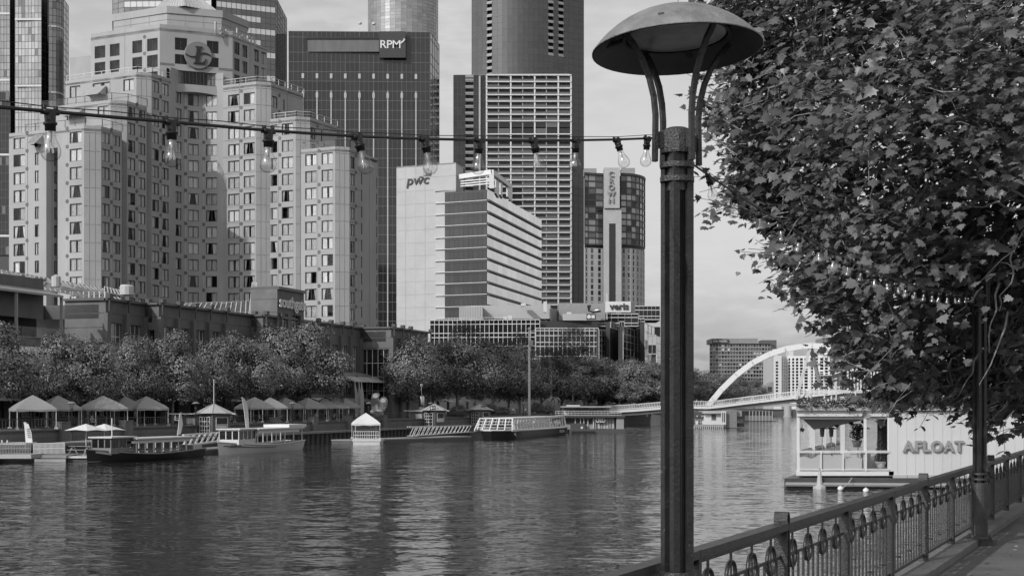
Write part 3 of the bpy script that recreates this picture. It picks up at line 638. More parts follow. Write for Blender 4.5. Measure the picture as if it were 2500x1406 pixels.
# unit window (1 x 1, centred), scaled into each opening
mb = MB(); t_ = .045
for c, s in (((-.5 + t_ / 2, 0, 0), (t_, .1, 1)), ((.5 - t_ / 2, 0, 0), (t_, .1, 1)), ((0, 0, .5 - t_ / 2), (1 - 2 * t_, .1, t_)), ((0, 0, -.5 + t_ / 2), (1 - 2 * t_, .1, t_)), ((0, .005, 0), (t_, .1, 1 - 2 * t_))): mb.box(c, s)
WFRAME = mb.mesh('window', frame_dk)
mb = MB(); mb.box((0, 0, 0), (.43, .02, .91)); WPANE = mb.mesh('pane', g_hotel)
def curt(x0, x1, bot0, bot1):
    mb = MB(); n = 14; vs = []
    for i in range(n + 1):
        k = i / n; y = .03 * math.sin(k * 19); x = x0 + (x1 - x0) * k; xb = bot0 + (bot1 - bot0) * k
        vs += [(xb, y, -.5), (xb * .5 + x * .5, y, 0), (x, y, .5)]
    mb.add(vs, [(i * 3 + j, i * 3 + 3 + j, i * 3 + 4 + j, i * 3 + 1 + j) for i in range(n) for j in (0, 1)]); return mb
def cmesh(parts):
    mb = MB()
    for p in parts: q = curt(*p); mb.add(q.v, q.f)
    return mb.mesh('curtain', curtain_m)
CURT = [cmesh([(-.5, -.005, -.5, -.005), (.005, .5, .005, .5)]), cmesh([(-.5, -.1, -.5, -.06), (.12, .5, .1, .5)]), cmesh([(-.5, -.2, -.5, -.33), (.2, .5, .33, .5)]), cmesh([(-.5, .02, -.5, .02)]), cmesh([(-.02, .5, -.02, .5)]), cmesh([(-.5, -.3, -.5, -.38), (.05, .5, .1, .5)])]
def window(parent, w, dark=False):
    M, ww, hh = w[0], w[1], w[2]
    o = put('window', WFRAME, parent, M @ Matrix.Diagonal((ww, 1, hh, 1)))
    for sx in (-.25, .25): put('pane', WPANE, o, Matrix.Translation((sx * .96, .02, 0)))
    if not dark: put('curtain', random.choices(CURT, (10, 3, 2, 1.5, 1.5, 1.5))[0], o, Matrix.Translation((0, .09 + random.random() * .03, 0)))
    return o
# ================================================================== THE STEPPED HOTEL
hotel = thing('hotel_building', 'large pale concrete hotel stepping up behind the low dark shops', 'hotel', P(420, 262) + Vector((0, 0, UPZ)))
E1, E2, EC = Vector((.899, -.438, 0)), Vector((.438, .899, 0)), Vector((.946, .326, 0))
def hit(p, d, px):
    k = (px - HX) / F; return p + d * ((k * p.y - p.x) / (d.x - k * d.y))
mb = MB(); mb.lathe([(0, .05), (.33, .05), (.33, 0)], 18, M=Matrix.Rotation(R(90), 3, 'X')); MED = mb.mesh('medallion', medal)
mb = MB(); mb.box((0, -.02, 0), (.05, .03, 1)); PIPE = mb.mesh('downpipe', offwhite)
FL = 3.0
def medals(p0, p1, px, rows):
    d = (p1 - p0).normalized(); nout = Vector((d.y, -d.x, 0)); u = ray_u(px, p0, p1); q = p0 + d * u
    for (a, b) in rows: put('medallion', MED, hotel, frame(q + Vector((0, 0, b + .47)), d))
    za = rows[-1][0]; zb = rows[0][1]; put('downpipe', PIPE, hotel, frame(q + Vector((0, 0, (za + zb) / 2)), d) @ Matrix.Diagonal((1, 1, zb - za, 1)))
def facet(p0, p1, z1, pairs=(), zh=0, h=2.05, mpx=None, zmin=9, n=99, z0=UPZ, dark=False, wname='wall'):
    mb = MB(); rows = rows_from(zh, h, FL, max(zmin, z0 + .3), n) if pairs else []
    ws = facade(mb, p0, p1, z0, z1, px_cols(p0, p1, pairs), rows, grooves=[z1 - 1.2 - FL * i for i in range(20)], ug=[(p1 - p0).length * f for f in ((.33, .67) if not pairs else (.5,))])
    mb.build(wname, [precast, blackhole], hotel)
    for w_ in ws: window(hotel, w_, dark)
    if mpx: medals(p0, p1, mpx, rows)
def roof(poly, z):
    mb = MB(); mb.prism(poly[::-1], z - .9, z - .5); mb.build('roof', midgrey, hotel)
    mb = MB(); n = len(poly)
    mb.build('x', precast, hotel) if False else None
def plain(p0, p1, z1, z0=UPZ): facet(p0, p1, z1, z0=z0)
BACK = Vector((-.25, .97, 0)) * 16
zA, zB, zC, zT = 47.3, 53.5, 59.9, 69.9
# wing A (left, lowest)
K = P(205, 233); La = hit(K, -E1, 22); K2 = hit(K, EC, 247); S = hit(K2, E2, 297)
n1 = hit(K, -E1, 113); n2 = hit(n1, E2, 141); n3 = hit(K, -E1, 141)
facet(La, n1, zA, [(33, 61), (85, 95)], 46.6, mpx=66); facet(n1, n2, zA - 3.2, [(132, 139.5)], 43.6); facet(n2, n3, zA - 3.2); facet(n3, K, zA, [(170, 200)], 46.6, mpx=164); facet(K, K2, zA)
facet(n1 + Vector((0, 0, 0)), n3, zA, z0=zA - 3.2)
facet(K2, S, zA, [(249, 268), (276, 294)], 46.7, mpx=272); plain(La + BACK, La, zA); roof([La, K, K2, S, S + BACK * .6, La + BACK], zA)
# slanted hoods on the front of A, B and C
def hood(px0, px1, ytop, ybot, base, D0):
    a = hit(base, -E1, px0); b = hit(base, -E1, px1); nout = Vector((-.438, -.899, 0)); zt, zb = Z(ytop, D0), Z(ybot, D0)
    m = MB(); q = [a + Vector((0, 0, zb)) + nout * 1.9, b + Vector((0, 0, zb)) + nout * 1.9, b + Vector((0, 0, zt)) + nout * .05, a + Vector((0, 0, zt)) + nout * .05]; m.plate(q, (0, .3, -1), .18)
    for e in (a, b): m.plate([e + Vector((0, 0, zb)) + nout * 1.9, e + Vector((0, 0, zb)) + nout * .03, e + Vector((0, 0, zt)) + nout * .03], E1, .12)
    k = 9
    for i in range(k): f = (i + .5) / k; m.bar(q[0].lerp(q[1], f) + Vector((0, 0, .03)), q[3].lerp(q[2], f) + Vector((0, 0, .03)), .07, .06)
    m.build('window_hood', ltgrey, hotel)
hood(84, 104, 325, 350, K, 235.5)
# wing B
Kb = P(270, 242.5); Lb = hit(Kb, -E1, 98); K2b = hit(Kb, EC, 310); Sb = hit(K2b, E2, 358)
facet(Lb, Kb, zB, [(163, 172), (238, 265)], 52.9, n=1, z0=zA - 2); facet(Kb, K2b, zB); facet(K2b, Sb, zB, [(312, 330), (338, 355)], 52.9, mpx=334); plain(Lb + BACK, Lb, zB, zA - 2); roof([Lb, Kb, K2b, Sb, Sb + BACK * .6, Lb + BACK], zB)
hood(165, 205, 259, 278, Kb, 243.5)
# wing C
Kc = P(333, 249.5); Lc = hit(Kc, -E1, 160); K2c = hit(Kc, EC, 370); Sc = hit(K2c, E2, 417)
facet(Lc, Kc, zC, [(170, 196), (226, 269), (301, 327)], 58.8, n=1, z0=zB - 2); facet(Kc, K2c, zC); facet(K2c, Sc, zC, [(372, 388), (396, 412)], 58.7, mpx=392); plain(Lc + BACK, Lc, zC, zB - 2); roof([Lc, Kc, K2c, Sc, Sc + BACK * .6, Lc + BACK], zC)
hood(219, 258, 203, 226, Kc, 250.5)
# concave centre
d1 = hit(Sc, E2, 450); d2 = hit(d1, Vector((.883, .469, 0)), 495); d3 = hit(d2, Vector((.985, -.174, 0)), 545)
facet(Sc, d1, 62, [(429, 443)], 58.0); facet(d1, d2, 62, [(459, 485)], 58.0, mpx=453); facet(d2, d3, 62, [(503, 530)], 58.0, mpx=497)
# wings E, F, G (right)
Ke = hit(d3, E1, 625); K2e = hit(Ke, EC, 662); Se = hit(K2e, E2, 740)
facet(d3, Ke, zC - .2, [(557, 584), (595, 622)], 57.8, mpx=589); facet(Ke, K2e, zC - .2); facet(K2e, Se, zC - .2, [(664, 677), (692, 695)], 57.4, n=3, mpx=682); roof([d3, Ke, K2e, Se, Se + BACK * .7, d3 + BACK], zC - .2)
Kf = P(722, 254.5); Lf = hit(Kf, -E1, 640); K2f = hit(Kf, EC, 757); Sf = hit(K2f, E2, 822)
facet(Lf, Kf, zB - .4, [(650, 677), (688, 716)], 52.0, mpx=683); facet(Kf, K2f, zB - .4); facet(K2f, Sf, zB - .4, [(758, 770), (784, 787)], 51.4, n=3, mpx=775); plain(Lf + BACK * .5, Lf, zB - .4); roof([Lf, Kf, K2f, Sf, Sf + BACK * .7, Lf + BACK], zB - .4)
Kg = P(818, 251.5); Lg = hit(Kg, -E1, 735); K2g = hit(Kg, EC, 853); Sg = hit(K2g, E2, 881); Sg1 = Sg + NR * 1.2; Sg2 = hit(Sg, E2, 922)
facet(Lg, Kg, zA - .1, [(745, 773), (785, 813)], 46.2, mpx=779); facet(Kg, K2g, zA - .1); facet(K2g, Sg, zA - .1, [(855, 866)], 45.6, mpx=869); facet(Sg, Sg2, zA - 1.5, [(882, 884.5), (918.5, 920.5)], 43.2); plain(Lg + BACK * .5, Lg, zA - .1); roof([Lg, Kg, K2g, Sg, Sg2, Sg2 + BACK * .7, Lg + BACK], zA - .1)
# top block
Kt = P(390, 255.5); Lt = hit(Kt, -E1, 222); K2t = hit(Kt, Vector((.92, .39, 0)), 568); St = hit(K2t, E2, 652)
facet(Lt, Kt, zT, [(231, 257), (268, 292), (323, 347), (359, 385)], Z(104, 259), 2.25, mpx=353, n=3, z0=zC - 2, dark=True)
mb = MB(); z_b = 57.6; cf = px_cols(Kt, K2t, [(427, 457), (505, 534)]); cb = px_cols(Kt, K2t, [(427, 533)])
ws = facade(mb, Kt, K2t, 63.0, zT, cf, rows_from(Z(95, 257.5), 2.25, FL, 61, 2), skip=(), grooves=[zT - 1.2])
ws2 = facade(mb, Kt, K2t, 58.9, 63.0, cb, [(59.5, 61.9)])
# arched soffit band under the block
dd = (K2t - Kt); n_ = 16; nout = Vector((dd.y, -dd.x, 0)).normalized(); top = [Kt + dd * (i / n_) + Vector((0, 0, 58.9)) for i in range(n_ + 1)]
bot = [Kt + dd * (i / n_) + Vector((0, 0, 57.0 + 1.2 * math.sin(math.pi * i / n_) ** .7)) for i in range(n_ + 1)]
mb.add(top + bot + [q - nout * 5 for q in bot], [(i, n_ + 1 + i, n_ + 2 + i, i + 1) for i in range(n_)] + [(n_ + 1 + i, 2 * n_ + 2 + i, 2 * n_ + 3 + i, n_ + 2 + i) for i in range(n_)], 0)
mb.build('wall', [precast, blackhole], hotel)
for w_ in ws: window(hotel, w_, True)
for w_ in ws2:
    M, ww, hh = w_[0], w_[1], w_[2]
    for i in range(6): o = put('window', WFRAME, hotel, M @ Matrix.Translation(((i - 2.5) * ww / 6, 0, 0)) @ Matrix.Diagonal((ww / 6 - .02, 1, hh, 1))); [put('pane', WPANE, o, Matrix.Translation((sx * .96, .02, 0))) for sx in (-.25, .25)]
facet(K2t, St, zT - 1.2, [(572, 585), (592, 604), (620, 632), (638, 650)], Z(118, 266), 2.25, n=3, z0=56, dark=True)
plain(Lt + BACK, Lt, zT, zC - 2); roof([Lt, Kt, K2t, St, St + BACK * .6, Lt + BACK], zT - .2)
mb = MB(); bx_ = [d3 + Vector((0, 2, 0)), St, St + BACK, Lc + BACK]; mb.prism(bx_[::-1], 30, zT - 2); mb.build('core_block', precast, hotel)
# penthouse and hipped roof
Kp = P(408, 262); Lp = hit(Kp, -E1, 277); K2p = hit(Kp, Vector((.95, .31, 0)), 541); Sp = K2p + E2 * 8
for a, b in ((Lp, Kp), (Kp, K2p), (K2p, Sp)): facet(a, b, 73.6, z0=zT - 1.2, wname='penthouse_wall')
mb = MB(); poly = [Lp, Kp, K2p, Sp, Sp + BACK * .5, Lp + BACK * .6]; mb.prism([q + (q - P(430, 268)).normalized() * .25 for q in poly][::-1], 73.6, 74.9); mb.build('penthouse_cornice', precast, hotel)
mb = MB(); apex = P(441, 267); r0 = [P(376, 264.5), P(450, 261.8), P(535, 266), P(470, 273)]; r1 = [apex + (q - apex) * .30 for q in r0]
mb.add([(q.x, q.y, 74.9) for q in r0] + [(q.x, q.y, 79.0) for q in r1], [(0, 1, 5, 4), (1, 2, 6, 5), (2, 3, 7, 6), (3, 0, 4, 7)]); mb.prism(r1[::-1], 79.0, 80.6)
for i in range(4):
    a, b, c, d = r0[i], r0[(i + 1) % 4], r1[(i + 1) % 4], r1[i]
    for k in range(10): f = (k + .5) / 10; p = a.lerp(b, f); q = d.lerp(c, f); mb.bar((p.x, p.y, 74.95), (q.x, q.y, 79.03), .1, .12)
mb.build('hipped_roof', ltgrey, hotel)
# round crest with a raised letter
Mc = frame(Kt + dd * ((ray_u(483, Kt, K2t)) / dd.length) + Vector((0, 0, Z(136, 258))) + nout * .15, dd)
mb = MB(); mb.lathe([(0, .28), (2.42, .28), (2.5, .2), (2.5, 0)], 40, M=Matrix.Rotation(R(90), 3, 'X')); cr = mb.build('crest', mat('crest_grey', .2, .5), hotel, False, Mc)
O_ = Mc.translation + nout * .36; X_ = dd.normalized(); V_ = lambda x, z: O_ + X_ * x + Vector((0, 0, z))
mb = MB(); nz = nout * .14
mb.plate([V_(-.55, 1.55), V_(.75, 1.55), V_(.72, 1.42), V_(.42, 1.36), V_(.12, -1.3), V_(.7, -1.3), V_(1.1, -1.0), V_(1.3, -.55), V_(1.42, -.6), V_(1.15, -1.62), V_(-.95, -1.62), V_(-.92, -1.5), V_(-.62, -1.42), V_(-.25, 1.36), V_(-.55, 1.42)][::-1], nz, .14)
wv = [(-2.3 + 4.6 * i / 20, .42 * math.sin((i / 20) * 2 * math.pi + math.pi) * 1.0 + (.0)) for i in range(21)]
mb.plate([V_(x, z + .10) for x, z in wv] + [V_(x, z - .10) for x, z in wv[::-1]], nz, .12)
mb.build('crest_letter', black, hotel)
a = hit(K2t, E2, 545); text('sign_letters', 'Langham', 3.5, P(574, 262.5) + Vector((0, 0, Z(86, 262.5))), (.55, .83, 0), hotel, ltgrey, .25, .02, xs=.86)
# roof railings: white rails, glass balustrades with dark posts
def balustrade(pts, z, h, glassp, step, mrail, name='balustrade'):
    m = MB(); 
    for a, b in zip(pts, pts[1:]):
        ln = (b - a).length; k = max(1, int(ln / step)); d = (b - a) / k
        m.bar(a + Vector((0, 0, z + h)), b + Vector((0, 0, z + h)), .07, .07)
        if not glassp: m.bar(a + Vector((0, 0, z + h * .5)), b + Vector((0, 0, z + h * .5)), .04, .04)
        for i in range(k + 1): q = a + d * i; m.bar(q + Vector((0, 0, z)), q + Vector((0, 0, z + h)), .09, .09)
        if glassp:
            for i in range(k):
                q = a + d * (i + .5); put('balustrade_pane', BPANE, hotel, frame(q + Vector((0, 0, z + h * .48)), d) @ Matrix.Diagonal((d.length - .15, 1, h * .85, 1)))
    m.build(name, mrail, hotel)
mb = MB(); mb.box((0, 0, 0), (1, .03, 1)); BPANE = mb.mesh('balustrade_pane', g_clear)
ins = lambda q: q + Vector((.1, .35, 0))
balustrade([ins(hit(Kt, -E1, 60) * 0 + hit(K, -E1, 60)), ins(K), ins(K2), ins(S)], zA, 1.25, True, 1.9, frame_dk)
balustrade([ins(Lb), ins(Kb), ins(K2b), ins(Sb)], zB, 1.25, True, 1.9, frame_dk)
balustrade([ins(Lc), ins(Kc), ins(K2c), ins(Sc)], zC, 1.0, False, 1.9, offwhite)
balustrade([ins(d3), ins(Ke), ins(K2e), ins(Se)], zC - .2, 1.0, False, 1.9, offwhite)
balustrade([ins(Lf), ins(Kf), ins(K2f), ins(Sf)], zB - .4, 1.0, False, 1.9, offwhite)
balustrade([ins(Lg), ins(Kg), ins(K2g), ins(Sg)], zA - .1, 1.3, True, 1.9, frame_dk)
# ================================================================== CURTAIN WALLS
mb = MB(); mb.box((0, 0, 0), (1, .08, 1)); PANEL = {}
def panel_mesh(m, name):
    if (m.name, name) not in PANEL:
        q = MB(); q.box((0, 0, 0), (1, .08, 1)); PANEL[(m.name, name)] = q.mesh(name, m)
    return PANEL[(m.name, name)]
COUNT = {}
def wallpanel(par, M, m, name):
    """one pane as a part; past 290 of a kind on one building they join one stuff part"""
    key = (par.name, name); c = COUNT.setdefault(key, [0, {}]); c[0] += 1
    if c[0] <= 290: return put(name, panel_mesh(m, name), par, M)
    q = c[1].setdefault(m.name, (MB(), m)); x = [M @ Vector(p) for p in ((-.5, -.04, -.5), (.5, -.04, -.5), (.5, -.04, .5), (-.5, -.04, .5))]; q[0].add(x, [(0, 1, 2, 3)])
def flush_panels():
    for (pn, name), c in COUNT.items():
        for mn, (q, m) in c[1].items(): o = q.build(name + 's_rest', m, bpy.data.objects[pn]); o['kind'] = 'stuff'
def curtain(par, pts, zs, pick, fmat=None, mw=.12, mh=.15, md=.14, name='glass_panel', jit=.12, skip=None):
    """pts: bay boundaries on plan left to right; zs: floor lines top down; pick(bay, floor) -> material or None"""
    g = MB()
    for i, (a, b) in enumerate(zip(pts, pts[1:])):
        d = b - a; ln = d.length; nout = Vector((d.y, -d.x, 0)).normalized()
        for j, (zt, zb) in enumerate(zip(zs, zs[1:])):
            m = pick(i, j)
            if m is None: continue
            M = frame((a + b) / 2 + Vector((0, 0, (zt + zb) / 2)), d) @ Matrix.Rotation(R(random.uniform(-jit, jit)), 4, 'X') @ Matrix.Rotation(R(random.uniform(-jit, jit)), 4, 'Z') @ Matrix.Diagonal((ln - mw * .7, 1, zt - zb - mh * .7, 1))
            wallpanel(par, M, m, name)
        if fmat:
            for z in zs: g.bar(a + Vector((0, 0, z)) + nout * md * .3, b + Vector((0, 0, z)) + nout * md * .3, md, mh)
    if fmat:
        for i, a in enumerate(pts):
            d = (pts[min(i + 1, len(pts) - 1)] - pts[max(i - 1, 0)]).normalized(); nout = Vector((d.y, -d.x, 0)); g.bar(a + nout * md * .35 + Vector((0, 0, zs[-1])), a + nout * md * .35 + Vector((0, 0, zs[0])), mw, md * 1.1, up=nout)
        o = g.build('mullion_grid', fmat, par)
def lin(a, b, n): return [a.lerp(b, i / n) for i in range(n + 1)]
def zrange(zt, zb, st):
    r = [zt]
    while r[-1] - st > zb: r.append(r[-1] - st)
    return r
def core(par, poly, z0, z1, m, name='core'): q = MB(); q.prism(poly[::-1], z0, z1); return q.build(name, m, par)
def tower(name, label, cat, loc): return thing(name, label, cat, Vector((loc.x, loc.y, UPZ)))
rc = random.choice
# ---------------- pale glass tower at the left edge
D = 650; tw1 = tower('glass_tower', 'pale ribbed glass tower at the left edge of the picture', 'tower', P(80, D + 10))
zs = zrange(Z(-20, D), Z(330, D), 3.25)
pk = lambda i, j: g_mid if random.random() < .06 else g_tower
curtain(tw1, lin(P(-20, D), P(24, D), 6), zs, pk, dkgrey, .14, .22)
curtain(tw1, lin(P(24, D + 1), P(37, D + 6), 2), zs, lambda i, j: g_dark, dkgrey, .14, .2)
curtain(tw1, lin(P(37, D + 1), P(101, D), 8), zs, pk, dkgrey, .14, .22)
curtain(tw1, lin(P(101, D + 3), P(119, D + 8), 2), zs, lambda i, j: g_dark, dkgrey, .14, .2)
arc = [P(119 + (155 - 119) * math.sin(i / 6 * math.pi / 2), D + 4 + 7 * (1 - math.cos(i / 6 * math.pi / 2))) for i in range(7)]
curtain(tw1, arc, zs, pk, dkgrey, .14, .2); curtain(tw1, lin(P(155, D + 12), P(167, D + 24), 2), zs, lambda i, j: g_mid, dkgrey, .14, .2)
core(tw1, [P(-22, D + 2), P(118, D + 10), P(154, D + 13), P(165, D + 26), P(-22, D + 40)], UPZ, Z(-22, D), frame_dk)
for y in (28, 190):
    for x0, x1, dy in ((-20, 24, 6), (37, 101, 20)): mb = MB(); mb.bar(at(x0, y + dy, D - .3), at(x1, y + dy, D - .3), .4, .9); mb.build('white_band', offwhite, tw1)
    mb = MB(); [mb.bar(Vector((a.x, a.y - .4, Z(y + 31, D))), Vector((b.x, b.y - .4, Z(y + 31, D))), .4, .8) for a, b in zip(arc, arc[1:])]; mb.build('white_band', offwhite, tw1)
# dark block in front of it
D = 560; dk = tower('dark_glass_block', 'dark glass block beside the pale hotel at the left edge', 'building', P(-10, D))
zs = zrange(Z(225, D), Z(640, D), 3.2); curtain(dk, lin(P(-40, D), P(22.5, D), 7), zs, lambda i, j: g_dark if random.random() < .85 else g_mid, dkgrey, .14, .16)
core(dk, [P(-40, D + .6), P(22, D + .6), P(26, D + 26), P(-40, D + 26)], UPZ, Z(225, D), frame_dk)
for y in (378, 576): mb = MB(); mb.bar(at(-40, y, D - .2), at(22.5, y, D - .2), .3, .8); mb.build('white_band', offwhite, dk)
# ---------------- dark banded tower behind the hotel
D = 600; bt = tower('banded_tower', 'dark glass tower with pale bands rising behind the hotel roof', 'tower', P(480, D + 10))
zs = zrange(Z(-24, D), Z(215, D), 2.45)
band = {}
def pkb(i, j, n): 
    if j % 2 == 0 and 1 <= i < n - (1 if (j // 2) % 2 else 3): return offwhite if j % 4 == 0 or i < n - 1 else g_mid
    return g_mid
curtain(bt, lin(P(275, D + 4), P(303, D), 2), zs, lambda i, j: g_tower, dkgrey, .1, .12)
curtain(bt, lin(P(303, D), P(516, D - 2), 14), zs[:7], lambda i, j: (offwhite if j % 2 == 0 and (i // 3 + j) % 4 != 1 else g_mid), dkgrey, .12, .12)
curtain(bt, lin(P(516, D + 1), P(528, D + 4), 1), zs, lambda i, j: g_dark, None)
curtain(bt, lin(P(528, D - 1), P(672, D + 9), 12), zs, lambda i, j: (offwhite if j % 2 == 0 and (i < (12 if (j // 2) % 2 else 9)) else g_mid), dkgrey, .12, .12)
curtain(bt, lin(P(672, D + 9), P(700, D + 45), 5), zs, lambda i, j: g_dark, dkgrey, .1, .12)
core(bt, [P(276, D + 5), P(303, D + 1), P(516, D + .5), P(528, D + 4.6), P(528, D), P(671, D + 10), P(698, D + 46), P(280, D + 60)], UPZ, Z(-26, D), frame_dk)
# ---------------- dark office tower with the square sign
D = 520; rp = tower('office_tower', 'broad dark glass office tower with a square white lettered sign near its top', 'office tower', P(880, D + 10))
FH = 23.4 / F * D; z0 = Z(77, D); zs = [z0, z0 - FH * .62, z0 - FH * 2.2] + [z0 - FH * (2.2 + k) for k in range(1, 32)]
a, b = P(705, D), P(1050, D + 1.5); pts = lin(a, b, 30)
curtain(rp, lin(a, b, 10), zs, lambda i, j: g_dark if (i < 3 and 3 <= j < 14 and j % 2) else g_rpm, None, .1, .25, jit=.05)
g = MB()
for i, p in enumerate(pts): g.bar(Vector((p.x, p.y - .12, zs[-1])), Vector((p.x, p.y - .12, zs[0])), .16 if i % 3 == 0 else .09, .14, up=(0, 1, 0))
for z in zs: g.bar(a + Vector((0, -.12, z)), b + Vector((0, -.12, z)), .12, .16)
g.build('mullion_grid', mat('mullion_grey', .13, .5), rp)
for i in range(1, 10):
    p = a.lerp(b, i / 10); m_ = MB(); m_.bar(Vector((p.x, p.y - .25, zs[-1])), Vector((p.x, p.y - .25, zs[6])), .42, .3, up=(0, 1, 0)); m_.build('bright_fin', ltgrey, rp)
    for j in (4, 6):
        m_ = MB(); m_.box((p.x, p.y - .2, zs[j] - FH * .45), (.9, .3, FH * .5)); m_.build('bright_panel', ltgrey, rp)
m_ = MB(); q0, q1 = at(752, 95, D - .3), at(926, 127, D - .3); m_.box(((q0.x + q1.x) / 2, q0.y, (q0.z + q1.z) / 2), (q1.x - q0.x, .2, q0.z - q1.z)); m_.build('louvre_band', mat('louvre_grey', .12, .5, streak=.9, scale=.6, var=.25), rp)
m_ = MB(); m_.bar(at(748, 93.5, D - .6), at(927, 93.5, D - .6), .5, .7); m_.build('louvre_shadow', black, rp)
curtain(rp, lin(P(1050, D + 1.5), P(1072, D + 20), 4), zs, lambda i, j: g_dark, frame_dk, .1, .2)
core(rp, [P(705, D + .5), P(1049.5, D + 2), P(1071, D + 21), P(720, D + 40)], UPZ, z0 - .2, frame_dk)
m_ = MB(); q0, q1 = at(927, 79, D), at(991, 143, D); m_.box(((q0.x + q1.x) / 2, D - .6, (q0.z + q1.z) / 2), (q1.x - q0.x, .8, q0.z - q1.z)); sg = m_.build('sign_board', mat('sign_dark', .035, .4), rp)
text('sign_letters', 'RPM', 4.15, at(953, 110, D - 1.1), (1, 0, 0), rp, white, .15, .03, xs=1.05, sp=.92)
m_ = MB(); ar = [at(979, 107, D - 1.1), at(983, 103, D - 1.1), at(986, 101, D - 1.1), at(988, 98, D - 1.1), at(985, 96, D - 1.1)]; m_.tube(ar, .32, 6); m_.build('sign_mark', white, rp)
for x, y in ((879, 57), (913, 58)):
    m_ = MB(); p = at(x, y, D + 8); m_.bar((p.x, p.y, z0 - 1), p, .18, .18); m_.lathe([(0, -.6), (.7, -.4), (.75, .2), (0, .6)], 10, p); m_.build('roof_camera', offwhite, rp)
# ---------------- round tower far behind
D = 900; rt = tower('round_tower', 'round pale glass tower showing just above the dark office tower', 'tower', P(980, D + 12))
zs = zrange(Z(-20, D), Z(92, D), 2.1); ce_ = P(984, D + 18); rr = 22.5
pts = [ce_ + Vector((-math.cos(R(q)) * rr, -math.sin(R(q)) * rr * .8, 0)) for q in range(0, 181, 9)]
curtain(rt, pts, zs, lambda i, j: g_tower, midgrey, .2, .18)
core(rt, [ce_ + (p - ce_) * .97 for p in pts], UPZ, zs[0], frame_dk)
# ---------------- dark curved tower and the gridded apartment block in front
D = 770; ct = tower('curved_tower', 'dark curved glass tower behind the white gridded apartment block', 'tower', P(1290, D + 20))
zs = zrange(Z(-22, D), Z(750, D), 15.7 / F * D); n = 22
g_curve = glassy('curved_tower_glass', .05, 1.65, .10)
pts = [P(1152 + 273 * (i / n), D - 16 * math.sin(math.pi * (.12 + .83 * i / n))) for i in range(n + 1)]
slots = {3: 0, 4: 0, 15: 1, 17: 1}
def pkc(i, j):
    if j > 15 and i < 19: return None
    if i == 3 or (i in (15, 17) and 1 < j < 11): return None
    return g_curve
curtain(ct, pts, zs, pkc, dkgrey, .14, .16)
m_ = MB()
for i in (3, 15, 17):
    for j in range(0 if i == 3 else 2, 15 if i == 3 else 11):
        a, b = pts[i], pts[i + 1]; h = zs[j] - zs[j + 1]
        m = MB(); m.bar(a + Vector((0, .5, zs[j + 1] + h * .12)), b + Vector((0, .5, zs[j + 1] + h * .12)), 1.4, h * .22); m.bar(a + Vector((0, -.1, zs[j + 1] + h * .32)), b + Vector((0, -.1, zs[j + 1] + h * .32)), .1, h * .25); m.build('balcony', midgrey, ct)
core(ct, [p + Vector((0, 1.6, 0)) for p in pts] + [P(1424, D + 40), P(1156, D + 40)], UPZ, zs[0], blackhole)
D = 690; gb = tower('apartment_block', 'apartment block with a white grid of balconies below the curved dark tower', 'apartments', P(1250, D + 12))
FH = 16.0 / F * D; zt = Z(184, D); zs = [zt - FH * k for k in range(37)]; cols = [1187, 1246, 1304.5, 1362, 1393]
for x in cols: m_ = MB(); p = P(x + 1, D); m_.box((p.x, D + .4, (zt + UPZ) / 2), (.75, 1.0, zt - UPZ)); m_.build('grid_column', offwhite, gb)
for j, z in enumerate(zs):
    if j in (8,): continue
    a, b = P(1187, D), P(1395, D); m_ = MB(); m_.bar(Vector((a.x, D + .9, z)), Vector((b.x, D + .9, z)), 2.6, .55); m_.build('floor_slab', offwhite, gb)
hb = [(1189, 1217), (1217, 1244), (1248, 1276), (1276, 1303), (1306, 1334), (1334, 1360), (1364, 1392)]
for j in range(36):
    for (x0, x1) in hb:
        yb = HY - (zs[j + 1] - EYE) / D * F
        if yb > 470 and x1 < 1290: continue
        if yb > 560 and x1 < 1310: continue
        a, b = P(x0, D), P(x1, D); h = FH; c = (a + b) / 2; full = j in (7, 8)
        M = frame(Vector((c.x, D + (1.9 if not full else .6), zs[j] - h / 2)), (1, 0, 0)) @ Matrix.Diagonal((b.x - a.x - .1, 1, h - .5, 1)); wallpanel(gb, M, rc((g_dark, g_dark, g_rpm, g_mid)), 'glass_panel')
        if not full: wallpanel(gb, frame(Vector((c.x, D - .15, zs[j + 1] + .75)), (1, 0, 0)) @ Matrix.Diagonal((b.x - a.x - .1, .5, .9, 1)), g_mid, 'balustrade_panel')
for i, (x0, x1) in enumerate(hb[:-1]):
    if i % 2 == 0: m_ = MB(); p = P(x1, D); m_.box((p.x, D + 1.0, (zt + UPZ) / 2), (.5, 1.6, zt - UPZ)); m_.build('party_wall', midgrey, gb)
curtain(gb, lin(P(1107, D), P(1136, D), 3), zs[:20], lambda i, j: g_rpm, dkgrey, .12, .14); curtain(gb, lin(P(1156, D), P(1170, D), 2), zs[:20], lambda i, j: g_rpm, dkgrey, .12, .14); curtain(gb, lin(P(1170, D + .6), P(1187, D + .6), 1), zs[:20], lambda i, j: g_dark, dkgrey, .12, .14)
for j in range(20):
    a, b = P(1136, D), P(1156, D); m_ = MB(); m_.bar(Vector((a.x, D + .8, zs[j + 1] + .25)), Vector((b.x, D + .8, zs[j + 1] + .25)), 1.5, .5); m_.bar(Vector((a.x, D - .1, zs[j + 1] + .95)), Vector((b.x, D - .1, zs[j + 1] + .95)), .1, .8); m_.build('balcony', midgrey, gb)
core(gb, [P(1107, D + 2.2), P(1393, D + 2.2), P(1392, D + 24), P(1110, D + 24)], UPZ, zt - .6, frame_dk)
